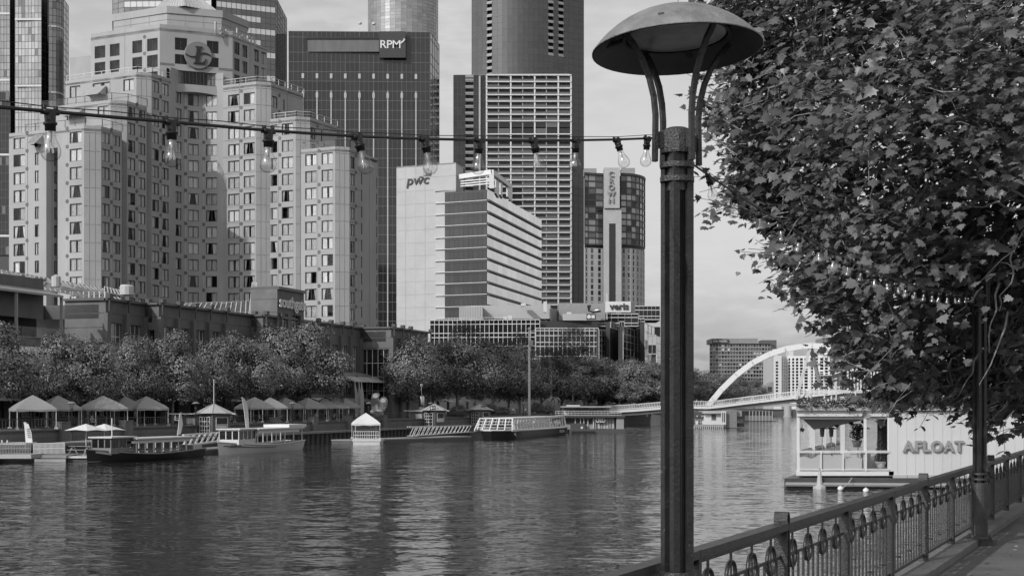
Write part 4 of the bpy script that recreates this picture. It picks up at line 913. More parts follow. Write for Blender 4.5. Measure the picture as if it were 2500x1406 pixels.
m_ = MB(); a, b = P(1189, D + 4), P(1390, D + 4); m_.box(((a.x + b.x) / 2, D + 8, zt + .5), (b.x - a.x, 8, 2.2)); a, b = P(1112, D + 3), P(1178, D + 3); m_.box(((a.x + b.x) / 2, D + 8, zt + .4), (b.x - a.x, 6, 1.9)); m_.build('roof_plant', midgrey, gb)
m_ = MB(); a = P(1171, D - .3); m_.box((a.x, a.y, zt - 52), (.8, .3, 103)); m_.build('white_fin', ltgrey, gb)
# ---------------- stone and glass office building with lower case letters
D = 424; pw = tower('corner_office', 'pale stone and glass office building with dark lettering and a white roof frame', 'office building', P(1130, D))
c0 = P(1190, 420); FE = Vector((.914, -.406, 0)); pL = hit(c0, -FE, 1063); pLL = hit(c0, -FE, 968); p11 = hit(c0, -FE, 1113); SD = Vector((.24, .97, 0)); cR = hit(c0, SD, 1322)
ztg = Z(462, 420); FH = 28.6 / F * 420
# stone blade with panel joints
m_ = MB(); zb_ = Z(402, 428); facade(m_, pLL, pL, UPZ, zb_, [], [], grooves=[zb_ - 3.9 * k for k in range(1, 20)], ug=[3.2, 6.6, 9.8]); facade(m_, pL, p11, ztg + .4, zb_, [], [], grooves=[zb_ - 3.9]); bk2 = hit(p11, SD, 1131); facade(m_, p11, bk2, ztg + .4, zb_, [], [], grooves=[zb_ - 3.9]); m_.prism([pLL, pL, p11, bk2, bk2 + SD * 2, pLL + Vector((0, 14, 0))][::-1], zb_ - .4, zb_ - .02); m_.build('stone_wall', [stone_lt, blackhole], pw)
m_ = MB(); m_.prism([pL + Vector((.1, .4, 0)), p11, bk2, pL + Vector((2, 14, 0))][::-1], ztg - 1, ztg + .5); m_.build('roof', midgrey, pw)
zs = [ztg, ztg - FH * .95] + [ztg - FH * (.95 + k) for k in range(1, 13)]
p1085 = hit(c0, -FE, 1086)
m_ = MB(); facade(m_, pL, p1085, UPZ, ztg, [], [], grooves=zs); m_.build('stone_strip', [ltgrey, blackhole], pw)
for j in range(len(zs) - 1):
    for i, (a, b) in enumerate(zip(lin(p1085, c0, 9), lin(p1085, c0, 9)[1:])):
        d = b - a; h = zs[j] - zs[j + 1]
        wallpanel(pw, frame((a + b) / 2 + Vector((0, 0, zs[j] - h * .62)), d) @ Matrix.Diagonal((d.length - .06, 1, h * .72, 1)), g_dark if i > 3 else g_rpm, 'glass_panel')
    d = c0 - p1085; wallpanel(pw, frame((p1085 + c0) / 2 + Vector((0, 0, zs[j] - FH * .13)), d) @ Matrix.Diagonal((d.length, 1.4, FH * .22, 1)), g_rpm, 'spandrel')
    nf = Vector((FE.y, -FE.x, 0)); m_ = MB(); m_.bar(pL + nf * .25 + Vector((0, 0, zs[j + 1])), c0 + nf * .25 + Vector((0, 0, zs[j + 1])), .5, .16); m_.build('sunshade', offwhite, pw)
    for i, (a, b) in enumerate(zip(lin(c0, cR, 12), lin(c0, cR, 12)[1:])):
        d = b - a; wallpanel(pw, frame((a + b) / 2 + Vector((0, 0, (zs[j] + zs[j + 1]) / 2 + .2)), d) @ Matrix.Diagonal((d.length - .04, 1, FH - .55, 1)), g_sky, 'mirror_panel')
    ns = Vector((SD.y, -SD.x, 0)); m_ = MB(); m_.bar(c0 + ns * .3 + Vector((0, 0, zs[j + 1])), cR + ns * .3 + Vector((0, 0, zs[j + 1])), .6, .55); m_.build('sunshade', frame_dk, pw)
core(pw, [pL + Vector((.2, 1.0, 0)), c0 + Vector((-.2, .7, 0)), cR + Vector((-.6, 0, 0)), cR + Vector((-14, 6, 0)), pL + Vector((3, 20, 0))], UPZ, ztg - .15, blackhole)
# white roof frame, lettering, coloured blocks
q = lambda x, y, k=0: hit(c0, -FE, x) + Vector((0, k, Z(y, 424)))
m_ = MB(); m_.bar(q(1122, 430, 2), q(1200, 424, 2), 1.2, 1.4); m_.bar(q(1200, 430, 2), q(1200, 464, 2), 1.4, 1.4)
for y in (434, 441, 447, 453): m_.bar(q(1124, y, 2), q(1200, y - 2, 2), .25, .35)
m_.bar(q(1200, 424, 2), hit(c0, SD, 1243) + Vector((0, 0, Z(447, 440))), 1.2, 1.4); m_.build('roof_frame', white, pw)
for x, w_ in ((1208, 7), (1219, 5), (1236, 12)):
    k = hit(c0, SD, x); m_ = MB(); m_.plate([hit(c0, SD, x) + Vector((0, 0, Z(432 + (x - 1208) * .45, k.y))), hit(c0, SD, x + w_) + Vector((0, 0, Z(434 + (x - 1208) * .5, k.y))), hit(c0, SD, x + w_) + Vector((0, 0, Z(480 + (x - 1208) * .25, k.y))), hit(c0, SD, x) + Vector((0, 0, Z(472 + (x - 1208) * .3, k.y)))], ns, .4); m_.build('roof_screen', white, pw)
text('sign_letters', 'pwc', 4.0, hit(c0, -FE, 1020) + Vector((0, 0, Z(439, 428))) + nf * .2, FE, pw, black, .2, .05, shear=.15, xs=1.15)
for x0, x1, y0, y1, m in ((1034, 1046, 406, 424, midgrey), (1046, 1053, 411, 419, mat('logo_mid', .3)), (1040, 1053, 419, 424.5, dkgrey), (1024, 1033, 424.5, 427.5, dkgrey)):
    m_ = MB(); m_.plate([q(x0, y1) + nf * .1, q(x1, y1) + nf * .1, q(x1, y0) + nf * .1, q(x0, y0) + nf * .1], nf, .15); m_.build('logo_block', m, pw)
# ---------------- far tower with vertical lettering
D = 665; cr_ = tower('sign_tower', 'far tower with vertical lettering on a pale slab beside the near lamp', 'tower', P(1500, D))
zt = Z(428, D); FH = 15.4 / F * D
mb = MB(); a, b = P(1475, D - 4), P(1513, D - 4); mb.box(((a.x + b.x) / 2, D - 1, (Z(413, D) + Z(511, D)) / 2), (b.x - a.x, 6, Z(413, D) - Z(511, D))); mb.build('sign_slab', stone_lt, cr_)
a, b = P(1472, D), P(1516, D); m_ = MB(); ws = facade(m_, Vector((a.x, D - 3, 0)), Vector((b.x, D - 3, 0)), UPZ, Z(511, D), [(14 / F * D, 30 / F * D)], [(20, Z(548, D))], back=1, backd=.6); m_.build('stone_wall', [stone_lt, g_dark], cr_)
for k, ch in enumerate('CROWN'): text('sign_letter', ch, 3.5, at(1492, 426 + k * 16, D - 4.6), (1, 0, 0), cr_, midgrey, .5, .05)
pl = [P(1427, D - 2), P(1436, D - 1), P(1454, D), P(1472, D + 1)]; pr = [P(1516, D)] + [P(1516 + 58 * math.sin(k / 7 * math.pi / 2), D + 16 * (1 - math.cos(k / 7 * math.pi / 2))) for k in range(1, 8)]
for pts in (pl, pr):
    zs = zrange(zt, Z(606, D), FH); curtain(cr_, pts, zs, lambda i, j: rc((g_tower, g_tower, g_mid, g_dark)), frame_dk, .25, .7, .3)
    zs = zrange(Z(606, D), Z(760, D), FH * .95)
    for a, b in zip(pts, pts[1:]):
        m_ = MB(); ln = (b - a).length; ws = facade(m_, a, b, zs[-1], zs[0], [(ln * .35, ln * .72)], [(zs[j + 1] + .5, zs[j] - .2) for j in range(len(zs) - 1)], back=None); m_.build('stone_wall', [stone_lt], cr_)
        for w_ in ws: wallpanel(cr_, w_[0] @ Matrix.Diagonal((w_[1], 1, w_[2], 1)), rc((g_dark, g_mid)), 'window')
core(cr_, [p + Vector((0, .8, 0)) for p in pl + pr] + [P(1570, D + 30), P(1430, D + 30)], UPZ, zt - .3, frame_dk)
m_ = MB(); [m_.bar(a + Vector((0, -.2, zt + .4)), b + Vector((0, -.2, zt + .4)), 1.0, 1.1) for pts in (pl, pr) for a, b in zip(pts, pts[1:])]; m_.build('roof_edge', frame_dk, cr_)
m_ = MB(); a = P(1532, D + 9); m_.box((a.x, a.y, zt + 2.2), (6.5, 8, 4)); a = P(1440, D + 6); m_.box((a.x, a.y, zt + 1.9), (6, 6, 3.6)); m_.build('roof_plant', midgrey, cr_)
# ================================================================== LOW DARK STONE SHOPS
B0_BANK = B0; B0 = Vector((-40, 130, 0))       # the shop row stands on its own building line
def t_at(x, s):
    k = (x - HX) / F; a = B0 + U * s; return (k * a.y - a.x) / (NR.x - k * NR.y)
sgt = thing('shop_building', 'long low dark stone shopping building along the far promenade', 'shops', bk(60, -30, UPZ))
MUNT = {}
def muntin(parent, w_, nv, nh, glass):
    M, ww, hh = w_[:3]
    m = MB(); t_ = .09
    for i in range(nv + 1): m.box((-ww / 2 + ww * i / nv, 0, 0), (t_, .08, hh))
    for j in range(nh + 1): m.box((0, .005, -hh / 2 + hh * j / nh), (ww, .07, t_))
    o = m.build('window', offwhite, parent, False, M)
    for i in range(nv):
        for j in range(nh): put('pane', panel_mesh(glass, 'pane'), o, Matrix.Translation((-ww / 2 + ww * (i + .5) / nv, .06, -hh / 2 + hh * (j + .5) / nh)) @ Matrix.Rotation(R(random.uniform(-.6, .6)), 4, 'Z') @ Matrix.Diagonal((ww / nv - .03, .3, hh / nh - .03, 1)))
def sect(s0, s1, t, ztop, pairs, zrow, nv=3, nh=5, glass=None, m=None):
    a, b = bk(s0, t), bk(s1, t); mb = MB()
    ws = facade(mb, a, b, UPZ, ztop, px_cols(a, b, pairs), [zrow], .35, grooves=[ztop - 1.6, ztop - 3.4, 9.2, 6.4], backd=.9); mb.build('wall', [stone_dk, blackhole], sgt)
    for w_ in ws: muntin(sgt, w_, nv, nh, glass or g_mid)
    # parapet cap and pilasters with iron brackets
    mb = MB(); mb.bar(a + Vector((0, 0, ztop + .15)) - U * .2, b + Vector((0, 0, ztop + .15)) + U * .2, 1.0, .3); mb.build('parapet', dkgrey, sgt)
    us = sorted(px_cols(a, b, pairs)); edges = [0] + [(us[i][1] + us[i + 1][0]) / 2 for i in range(len(us) - 1)] + [(b - a).length]
    for e in edges:
        q = a + U * e + NR * .25; mb = MB(); mb.box((q.x, q.y, (ztop - 1.6 + UPZ) / 2), (.7, .5, ztop - 1.6 - UPZ), Matrix((U, -NR, Vector((0, 0, 1)))).transposed()); mb.build('pilaster', stone_dk, sgt)
        mb = MB(); q = q + NR * .32; mb.box((q.x, q.y, ztop - .6), (.22, .15, 1.5), Matrix((U, -NR, Vector((0, 0, 1)))).transposed()); mb.box((q.x, q.y, ztop + .5), (.9, .6, .55), Matrix((U, -NR, Vector((0, 0, 1)))).transposed()); mb.build('bracket', frame_dk, sgt)
def ret(s, ta, tb, ztop, m=None, pairs=(), rows=(), nv=5, nh=4, g=None):
    a, b = bk(s, ta), bk(s, tb); mb = MB(); ws = facade(mb, a, b, UPZ, ztop, px_cols(a, b, pairs), rows, .3, grooves=[ztop - 1.6, ztop - 3.4, 9.2], backd=1.2); mb.build('return_wall', [m or stone_rt, blackhole], sgt)
    for w_ in ws: muntin(sgt, w_, nv, nh, g or g_dark)
    mb = MB(); mb.bar(a + Vector((0, 0, ztop + .15)), b + Vector((0, 0, ztop + .15)), .8, .3); mb.build('parapet', dkgrey, sgt)
stone_rt = mat('granite_return', .13, .7, var=.3, scale=.5, streak=.5)
s1 = s_at(258, -25); ZS = Z(733, bk(s1, -25).y); t0 = t_at(158, s1); sA = s_at(354, -25); t2 = t_at(388, sA); sB = s_at(614, t2); t3 = t_at(642, sB); sC = s_at(880, t3); t4 = t_at(955, sC); sD = s_at(1045, t4)
ret(s1, t0, -25, ZS)
sect(s1, sA, -25, ZS, [(267, 298), (313, 345)], (3.5, 12.0)); ret(sA, -25, t2, ZS, None, [(360, 377)], [(3, 11.5)], 1, 2)
sect(sA, sB, t2, ZS, [(398, 424), (436, 462), (475, 500), (513, 540), (551, 575)], (3.5, 12.0)); ret(sB, t2, t3, ZS)
sect(sB, sC, t3, ZS, [(655, 668), (690, 703), (745, 765), (775, 790), (811, 825), (834, 848), (857, 872)], (1, 11.6), 3, 7); ret(sC, t3, t4, ZS, stone_rt, [(880.5, 949)], [(1.6, 11.2)], 5, 4, g_dark)
sect(sC, sD, t4, ZS, [(961, 972), (980, 992), (999, 1009)], (2, 11.4), 2, 5)
mb = MB(); mb.prism([bk(-60, t0 - 3), bk(s1, t0 - 3), bk(s1, -26), bk(sA, -26), bk(sA, t2 - 1), bk(sB, t2 - 1), bk(sB, t3 - 1), bk(sC, t3 - 1), bk(sC, t4 - 1), bk(sD, t4 - 1), bk(sD, -64), bk(-60, -64)], 12.5, ZS - .5); mb.build('roof', dkgrey, sgt)
# sign tower
sT0, sT1 = s_at(677, t3 + .4), s_at(742, t3 + .4); tTl = t_at(612, sT0); zTt = Z(706, bk(sT0, t3).y)
mb = MB(); a, b = bk(sT0, tTl), bk(sT0, t3 + .4); facade(mb, a, b, 12, zTt, [], [], grooves=[zTt - 1.5, zTt - 3.5]); mb.build('tower_wall', [stone_rt, blackhole], sgt)
mb = MB(); a, b = bk(sT0, t3 + .4), bk(sT1, t3 + .4); ws = facade(mb, a, b, 12, zTt, px_cols(a, b, [(684, 703), (712, 732)]), [(12.4, zTt - 3.6)], .35, backd=.9); mb.build('tower_wall', [stone_dk, blackhole], sgt)
for w_ in ws: muntin(sgt, w_, 3, 3, g_sky)
mb = MB(); mb.prism([bk(sT0, tTl), bk(sT0, t3 + .7), bk(sT1, t3 + .7), bk(sT1, tTl)], zTt, zTt + .45); mb.build('tower_cap', dkgrey, sgt)
text('sign_letters', 'southgate', 2.6, bk((sT0 + sT1) / 2 + .3, t3 + .62, zTt - 1.9), U, sgt, white, .15, .03, xs=.98, sp=.95)
# caged roof ladder, glass lean-to roofs with pale bars
ldp = [at(622, 690, 222), at(613, 770, 222)]
mb = MB()
for dx in (-.35, .35): mb.tube([ldp[1] + Vector((dx, 0, 0)), ldp[0] + Vector((dx, 0, 0))], .07, 6)
for i in range(16): k = i / 15; p = ldp[1].lerp(ldp[0], k); mb.bar(p - Vector((.35, 0, 0)), p + Vector((.35, 0, 0)), .05, .05)
for i in range(8, 16): k = i / 15; p = ldp[1].lerp(ldp[0], k); mb.tube([p + Vector((.42 * math.cos(R(q)), -.42 * math.sin(R(q)) - .1, 0)) for q in range(0, 181, 30)], .03, 5)
for q in (0, 45, 90, 135, 180): mb.tube([ldp[1].lerp(ldp[0], .53) + Vector((.42 * math.cos(R(q)), -.42 * math.sin(R(q)) - .1, 0)), ldp[0] + Vector((.42 * math.cos(R(q)), -.42 * math.sin(R(q)) - .1, 0))], .03, 5)
mb.build('roof_ladder', white, sgt)
def leanto(q0, q1, q2, q3, n, rows_=1, nm='glass_roof'):
    o = None; mb = MB()
    for i in range(n + 1): k = i / n; mb.bar(q0.lerp(q1, k), q3.lerp(q2, k), .12, .14)
    for k in [j / max(rows_, 1) for j in range(rows_ + 1)]: mb.bar(q0.lerp(q3, k), q1.lerp(q2, k), .14, .16)
    o = mb.build(nm, offwhite, sgt)
    mb = MB(); mb.plate([q0, q1, q2, q3], (0, .3, -1), .05); mb.build('roof_glass', g_roof, o)
g_roof = glassy('roof_glass', .10, 1.8, .1)
leanto(at(-20, 690, 190), at(300, 735, 213), at(258, 706, 222), at(-20, 655, 199), 26)
leanto(at(420, 775, 222), at(612, 790, 240), at(612, 735, 250), at(455, 740, 232), 13, 2)
leanto(at(255, 712, 214), at(300, 722, 217), at(290, 708, 222), at(255, 700, 220), 5)
mb = MB(); mb.bar(at(172, 722, 186), at(255, 716, 190), .3, .25); mb.bar(at(176, 716, 186), at(250, 711, 190), .15, .15)
for i in range(7): mb.bar(at(178 + i * 13, 730, 187), at(178 + i * 13, 712, 187), .12, .12)
for j in range(4): mb.bar(at(185, 720 + j * 3, 187.5), at(250, 717 + j * 3, 190), .1, .14)
mb.build('roof_plant', offwhite, sgt)
mb = MB(); mb.lathe([(0, 0), (1.1, 0), (1.1, 1.2), (.9, 1.5), (0, 1.5)], 12, at(310, 720, 214)); mb.build('roof_vent', ltgrey, sgt)
mb = MB(); mb.lathe([(0, 0), (.6, 0), (.6, 1.3), (0, 1.6)], 10, at(137, 700, 184)); mb.build('roof_vent', ltgrey, sgt)
# upper left terrace storey with pergola
a, b = bk(-60, t0 + 2), bk(s_at(106, t0 + 2), t0 + 2); mb = MB(); zt_ = Z(682, b.y); facade(mb, a, b, 12, zt_, [], [], grooves=[zt_ - 1.5]); mb.build('wall', [stone_dk, blackhole], sgt)
a, b = bk(-60, t0 + 4.5), bk(s_at(155, t0 + 4.5), t0 + 4.5); zp = Z(722, b.y); mb = MB()
mb.plate([a + Vector((0, 0, zp)), b + Vector((0, 0, zp)), b + Vector((0, 0, zp + .9)) - NR * 3, a + Vector((0, 0, zp + .9)) - NR * 3], (0, 0, -1), .25); mb.build('pergola_roof', midgrey, sgt)
for i in range(12): q = a.lerp(b, i / 11); mb = MB(); mb.bar(q + Vector((0, 0, 9.4)) - NR * .3, q + Vector((0, 0, zp)) - NR * .3, .3, .3); mb.build('pergola_post', midgrey, sgt)
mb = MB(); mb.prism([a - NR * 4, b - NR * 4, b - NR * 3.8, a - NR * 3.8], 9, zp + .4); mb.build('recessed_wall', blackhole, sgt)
zt1 = 9.3; a, b = bk(-60, t0 + 8), bk(s1, t0 + 8); mb = MB(); ws = facade(mb, a, b, UPZ, zt1, [(6 + i * 7, 11 + i * 7) for i in range(14)], [(.2, 3.2), (4.6, 7.6)], .4, backd=1); mb.build('wall', [stone_dk, blackhole], sgt)
for w_ in ws: muntin(sgt, w_, 3, 2, g_dark)
mb = MB(); mb.prism([a - NR * 9, b - NR * 9, b, a], zt1 - .3, zt1 + .05); mb.build('terrace_deck', midgrey, sgt)
for i in range(22): q = a + U * (10 + i * 4); put('terrace_pane', BPANE, sgt, frame(q + Vector((0, 0, zt1 + .6)), U) @ Matrix.Diagonal((3.85, 1, 1.1, 1)))
mb = MB(); mb.plate([a + Vector((0, 0, 8.2)) + NR * .1, b + Vector((0, 0, 8.2)) + NR * .1, b + Vector((0, 0, 7.5)) + NR * 2.2, a + Vector((0, 0, 7.5)) + NR * 2.2], (0, 0, -1), .15); mb.build('awning', offwhite, sgt)
# ground floor arcade under the trees
tA = -20.0; mb = MB(); mb.prism([bk(-60, -30), bk(sC + 45, -30), bk(sC + 45, tA), bk(-60, tA)], 2.75, 3.3); mb.build('arcade_deck', dkgrey, sgt)
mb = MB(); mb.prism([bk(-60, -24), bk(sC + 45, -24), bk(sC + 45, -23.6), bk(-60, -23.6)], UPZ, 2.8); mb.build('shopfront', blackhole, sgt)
for i in range(34):
    s = -30 + i * 6.2; mb = MB(); q = bk(s, tA - .5); mb.box((q.x, q.y, 1), (.5, .5, 3.5)); mb.build('column', stone_rt, sgt)
    mb = MB(); p = [bk(s + .6, tA, 2.7), bk(s + 5.4, tA, 2.7), bk(s + 5.4, tA + 1.7, 2.1), bk(s + .6, tA + 1.7, 2.1)]; mb.plate(p, (0, 0, -1), .06); mb.build('awning', rc((ltgrey, midgrey, midgrey)), sgt)
mb = MB(); [mb.bar(bk(-60, tA, z), bk(sC + 45, tA, z), .06, .06) for z in (4.3, 3.9)]; [mb.bar(bk(s, tA, 3.3), bk(s, tA, 4.3), .05, .05) for s in range(-60, int(sC + 45), 2)]; mb.build('balcony_rail', frame_dk, sgt)
# canopy roof and awnings of the terrace right of the trees
sE, sF = s_at(815, -19), s_at(1000, -19); mb = MB(); mb.plate([bk(sE, -24.5, 8.0), bk(sF, -24.5, 8.0), bk(sF, -19, 6.6), bk(sE, -19, 6.6)], (0, 0, -1), .3); mb.build('canopy_roof', midgrey, sgt)
for i in range(6):
    s = sE + 2 + i * (sF - sE) / 6; mb = MB(); mb.plate([bk(s, -18.2, 6.3), bk(s + 6.5, -18.2, 6.3), bk(s + 6.5, -16.2, 5.4), bk(s, -16.2, 5.4)], (0, 0, -1), .06); mb.build('awning', ltgrey, sgt)
    mb = MB(); mb.bar(bk(s - .7, -18, 3.3), bk(s - .7, -18, 6.6), .35, .35); mb.build('canopy_post', stone_rt, sgt)
B0 = B0_BANK
# ================================================================== WHITE GRIDDED GLASS OFFICES (right of centre)
D = 400; vb = tower('gridded_offices', 'low glass office building with white window grid and roof plant', 'office building', P(1330, D + 10))
a, b = P(1050, D + 4), P(1318, D); z0 = Z(780, D); zs = [z0, z0 - 1.2, z0 - 3.7, z0 - 4.9, z0 - 7.4, z0 - 8.6, z0 - 11, z0 - 13.5]
curtain(vb, lin(a, b, 24), zs, lambda i, j: g_dark, offwhite, .14, .2, .2)
a2, b2 = P(1318, D + 2), P(1462, D); zs2 = [Z(802, D), Z(808, D), Z(820, D), Z(836, D), Z(846, D), Z(870, D)]
curtain(vb, lin(P(1308, D - 2), P(1461, D - 2), 14), zs2, lambda i, j: g_dark, offwhite, .14, .2, .2)
core(vb, [P(1050, D + 5), P(1318, D + 1.5), P(1461, D), P(1461, D + 30), P(1050, D + 30)], UPZ, z0 - 2.6, frame_dk); core(vb, [P(1052, D + 5), P(1317, D + 1.5), P(1461, D + 4), P(1461, D + 28), P(1050, D + 28)], z0 - 2.5, z0 - .3, frame_dk, 'roof')
def boxpx(par, name, x0, x1, y0, y1, D0, dp, m):
    mb = MB(); p, q = at(x0, y1, D0), at(x1, y0, D0); mb.box(((p.x + q.x) / 2, D0 + dp / 2, (p.z + q.z) / 2), (q.x - p.x, dp, q.z - p.z)); return mb.build(name, m, par)
boxpx(vb, 'plant_room', 1121, 1178, 748, 782, D + 5, 8, ltgrey); boxpx(vb, 'plant_room', 1178.5, 1344, 746, 778, D + 9, 8, ltgrey); boxpx(vb, 'plant_room', 1364, 1478, 740, 782, D + 14, 10, midgrey)
mb = MB(); p = [P(1344, D + 8.9), P(1374, D + 20)]; mb.plate([p[0] + Vector((0, 0, Z(778, D))), p[1] + Vector((0, 0, Z(776, D))), p[1] + Vector((0, 0, Z(752, D))), p[0] + Vector((0, 0, Z(746, D)))], (.8, -.3, 0), .2); mb.build('plant_screen', midgrey, vb)
for x in range(1124, 1178, 6): boxpx(vb, 'cladding_rib', x, x + .6, 748.5, 781, D + 4.9, .1, midgrey)
for x0, x1, y0, y1 in ((1240, 1250, 770, 779), (1229, 1238, 773, 779), (1327, 1335, 736, 762), (1384, 1395, 762, 776), (1272, 1284, 740, 747)): boxpx(vb, 'air_unit', x0, x1, y0, y1, D + 4, 3, offwhite)
mb = MB(); mb.bar(at(1095, 777, D + 1), at(1250, 774, D + 1), .1, .1); [mb.bar(at(x, 783, D + 1), at(x, 775, D + 1), .08, .08) for x in range(1096, 1250, 7)]; mb.build('roof_rail', offwhite, vb)
boxpx(vb, 'sign_box', 1478, 1540, 736, 762, D - 8, 1.2, white); mb = MB(); q0, q1 = P(1540.3, D - 8), P(1550, D + 2); mb.plate([q0 + Vector((0, 0, Z(762, D - 8))), q1 + Vector((0, 0, Z(763, D))), q1 + Vector((0, 0, Z(740, D))), q0 + Vector((0, 0, Z(736, D - 8)))], (-.7, .3, 0), .2); mb.build('sign_box', midgrey, vb)
text('sign_letters', 'veris', 2.6, at(1512, 748.5, D - 8.2), (1, 0, 0), vb, frame_dk, .2, .085, xs=1.05)
boxpx(vb, 'logo_board', 1432, 1455, 766, 780, D - 2, .3, frame_dk); mb = MB(); mb.lathe([(0, .06), (.55, .06), (.55, 0)], 20, at(1438, 773, D - 2.1), M=Matrix.Rotation(R(90), 3, 'X')); mb.build('logo_disc', white, vb); boxpx(vb, 'logo_square', 1444, 1452, 769, 777, D - 2.1, .05, white)
boxpx(vb, 'roof_wall', 1374, 1432, 766, 782, D + 2, 1, ltgrey); mb = MB(); mb.tube([at(1438, 745, D + 9), at(1440, 757, D + 9), at(1448, 760, D + 9), at(1466, 757, D + 9)], .6, 10); mb.build('duct', steel, vb, True)
mb = MB(); mb.tube([at(1482, 780, D - 4), at(1482, 716, D - 4)], .12, 6); mb.build('roof_mast', white, vb)
# slanted mirror wings
def wing(x0, y0t, x1, y1t, yb, D0, D1, nb, m, nf=6):
    a, b = P(x0, D0), P(x1, D1); za, zb = Z(y0t, D0), Z(y1t, D1); z = min(za, zb); zl = Z(yb, D0)
    curtain(vb, lin(a, b, nb), [z - (z - zl) * j / nf for j in range(nf + 1)], lambda i, j: m, offwhite, .1, .14, .12, jit=.8)
    mb = MB(); mb.prism([a + Vector((-.1, .3, 0)), b + Vector((-.2, .3, 0)), b + Vector((-1.5, 2, 0)), a + Vector((-1.2, 1.5, 0))], UPZ, z); mb.build('wing_core', frame_dk, vb)
wing(1462, 805, 1512, 800, 880, D - 3, D + 30, 8, g_mid); wing(1490, 783, 1512, 792, 800, D, D + 14, 3, g_mid, 1); wing(1521, 797, 1565, 803, 885, D - 1, D + 28, 5, g_sky, 5); wing(1574, 783, 1598, 800, 890, D + 10, D + 36, 3, g_sky, 5); wing(1602, 818, 1640, 830, 890, D - 6, D + 20, 3, g_sky, 4)
for x0, x1, yt, D0 in ((1512, 1524, 785, D + 12), (1565, 1576, 800, D + 14), (1582, 1602, 818, D - 6)):
    zs = zrange(Z(yt, D0), Z(885, D0), 2.6); curtain(vb, lin(P(x0, D0), P(x1, D0), 2), zs, lambda i, j: g_dark if j % 2 else (ltgrey if x0 > 1570 else g_dark), ltgrey, .1, .25)
for x0, x1, y0, y1, D0 in ((1550, 1611, 747, 780, D + 40), (1460, 1558, 766, 796, D + 16), (1512, 1574, 778, 802, D + 26)):
    zs = [Z(y0, D0), Z(y0 + (y1 - y0) * .3, D0), Z(y0 + (y1 - y0) * .75, D0), Z(y1, D0)]; curtain(vb, lin(P(x0, D0), P(x1, D0), 6), zs, lambda i, j: g_dark, offwhite, .05, .22, .16); boxpx(vb, 'block_core', x0, x1, y0 + 1, y1 + 3, D0 + .6, 12, frame_dk)
boxpx(vb, 'rear_core', 1462, 1612, 798, 985, D + 46, 10, dkgrey)
# pale mast with lamp arm in front
ms = thing('tall_mast', 'tall pale mast with short arm above the plane trees', 'mast', P(1292, 300) + Vector((0, 0, UPZ))); q = P(1292, 300)
mb = MB(); mb.tube([(q.x, q.y, UPZ), (q.x, q.y, Z(806, 300))], [.28, .2], 8); mb.build('shaft', offwhite, ms); mb = MB(); mb.tube([at(1292, 812, 300), at(1298, 808, 300), at(1306, 806, 300)], .08, 6); mb.build('arm', offwhite, ms); mb = MB(); mb.lathe([(0, -.9), (.35, -.7), (.5, .5), (0, .6)], 10, at(1297, 837, 299.6)); mb.build('lantern', ltgrey, ms); mb = MB(); mb.lathe([(0, -.3), (.4, 0), (0, .4)], 8, at(1292, 803, 300)); mb.build('finial', offwhite, ms)
# ================================================================== FAR HOTELS UNDER THE ARCH
D = 720; pp = tower('dark_hotel', 'dark block hotel with white lettering left of the footbridge arch', 'hotel', P(1810, D)); a, b = P(1733, D), P(1881, D); c = P(1893, D + 40)
zt = Z(838, D); fh = 9.2 / F * D; rws = [(zt - fh * (k + .85), zt - fh * (k + .2)) for k in range(11)]; n = 21; ln = (b - a).length
mb = MB(); ws = facade(mb, a, b, UPZ, zt, [(ln * (i + .1) / n, ln * (i + .9) / n) for i in range(n)], rws, .5, back=1, backd=1.2); mb.build('wall', [midgrey, blackhole], pp)
for w_ in ws: wallpanel(pp, w_[0] @ Matrix.Diagonal((w_[1], 1, w_[2], 1)), random.choices((g_mid, g_dark, curtain_m), (6, 3, 1))[0], 'window')
mb = MB(); facade(mb, b, c, UPZ, zt, [], []); mb.build('side_wall', dkgrey, pp); boxpx(pp, 'roof_plant', 1738, 1850, 826, 838, D + 2, 20, midgrey); boxpx(pp, 'roof_plant', 1861, 1896, 830, 942, D + 42, 12, midgrey); core(pp, [a, b, c, P(1740, D + 45)], zt - .6, zt - .1, dkgrey, 'roof')
boxpx(pp, 'sign_board', 1739, 1779, 828, 837.5, D + 1.2, .5, frame_dk); text('sign_letters', 'PAN PACIFIC', 1.32, at(1759, 833, D + .9), (1, 0, 0), pp, white, .1, .03, xs=.95)
D = 640; wh = tower('white_hotel', 'white hotel with rows of small dark windows under the footbridge arch', 'hotel', P(1960, D)); fh = 7.7 / F * D
a, b = P(1888, D), P(1908, D); zt = Z(868, D); mb = MB(); ws = facade(mb, a, b, UPZ, zt, px_cols(a, b, [(1894, 1900)]), [(zt - 2.6 - fh * k - .95, zt - 2.6 - fh * k) for k in range(13)], .4, backd=.8); c, d = P(1908, D + 1), P(1922, D + 6); e = P(2026, D - 1)
ws += facade(mb, c, d, UPZ, Z(872, D), px_cols(c, d, [(1910, 1912), (1915, 1917.4), (1919.6, 1921.6)]), [(zt - 1.4 - fh * k - .95, zt - 1.4 - fh * k) for k in range(12)], .4, backd=.8)
ws += facade(mb, d, e, UPZ, Z(868, D), px_cols(d, e, [(1925, 1929), (1934, 1939), (1943, 1949), (1953, 1960), (1964, 1972), (1978, 1985), (1989, 1997), (2002, 2010), (2014, 2021)]), [(zt - 1.0 - fh * k - 1.05, zt - 1.0 - fh * k) for k in range(12)], .4, backd=.8)
mb.build('wall', [white, blackhole], wh)
for w_ in ws: wallpanel(wh, w_[0] @ Matrix.Translation((0, .15, 0)) @ Matrix.Diagonal((w_[1], 1, w_[2], 1)), g_dark, 'window')
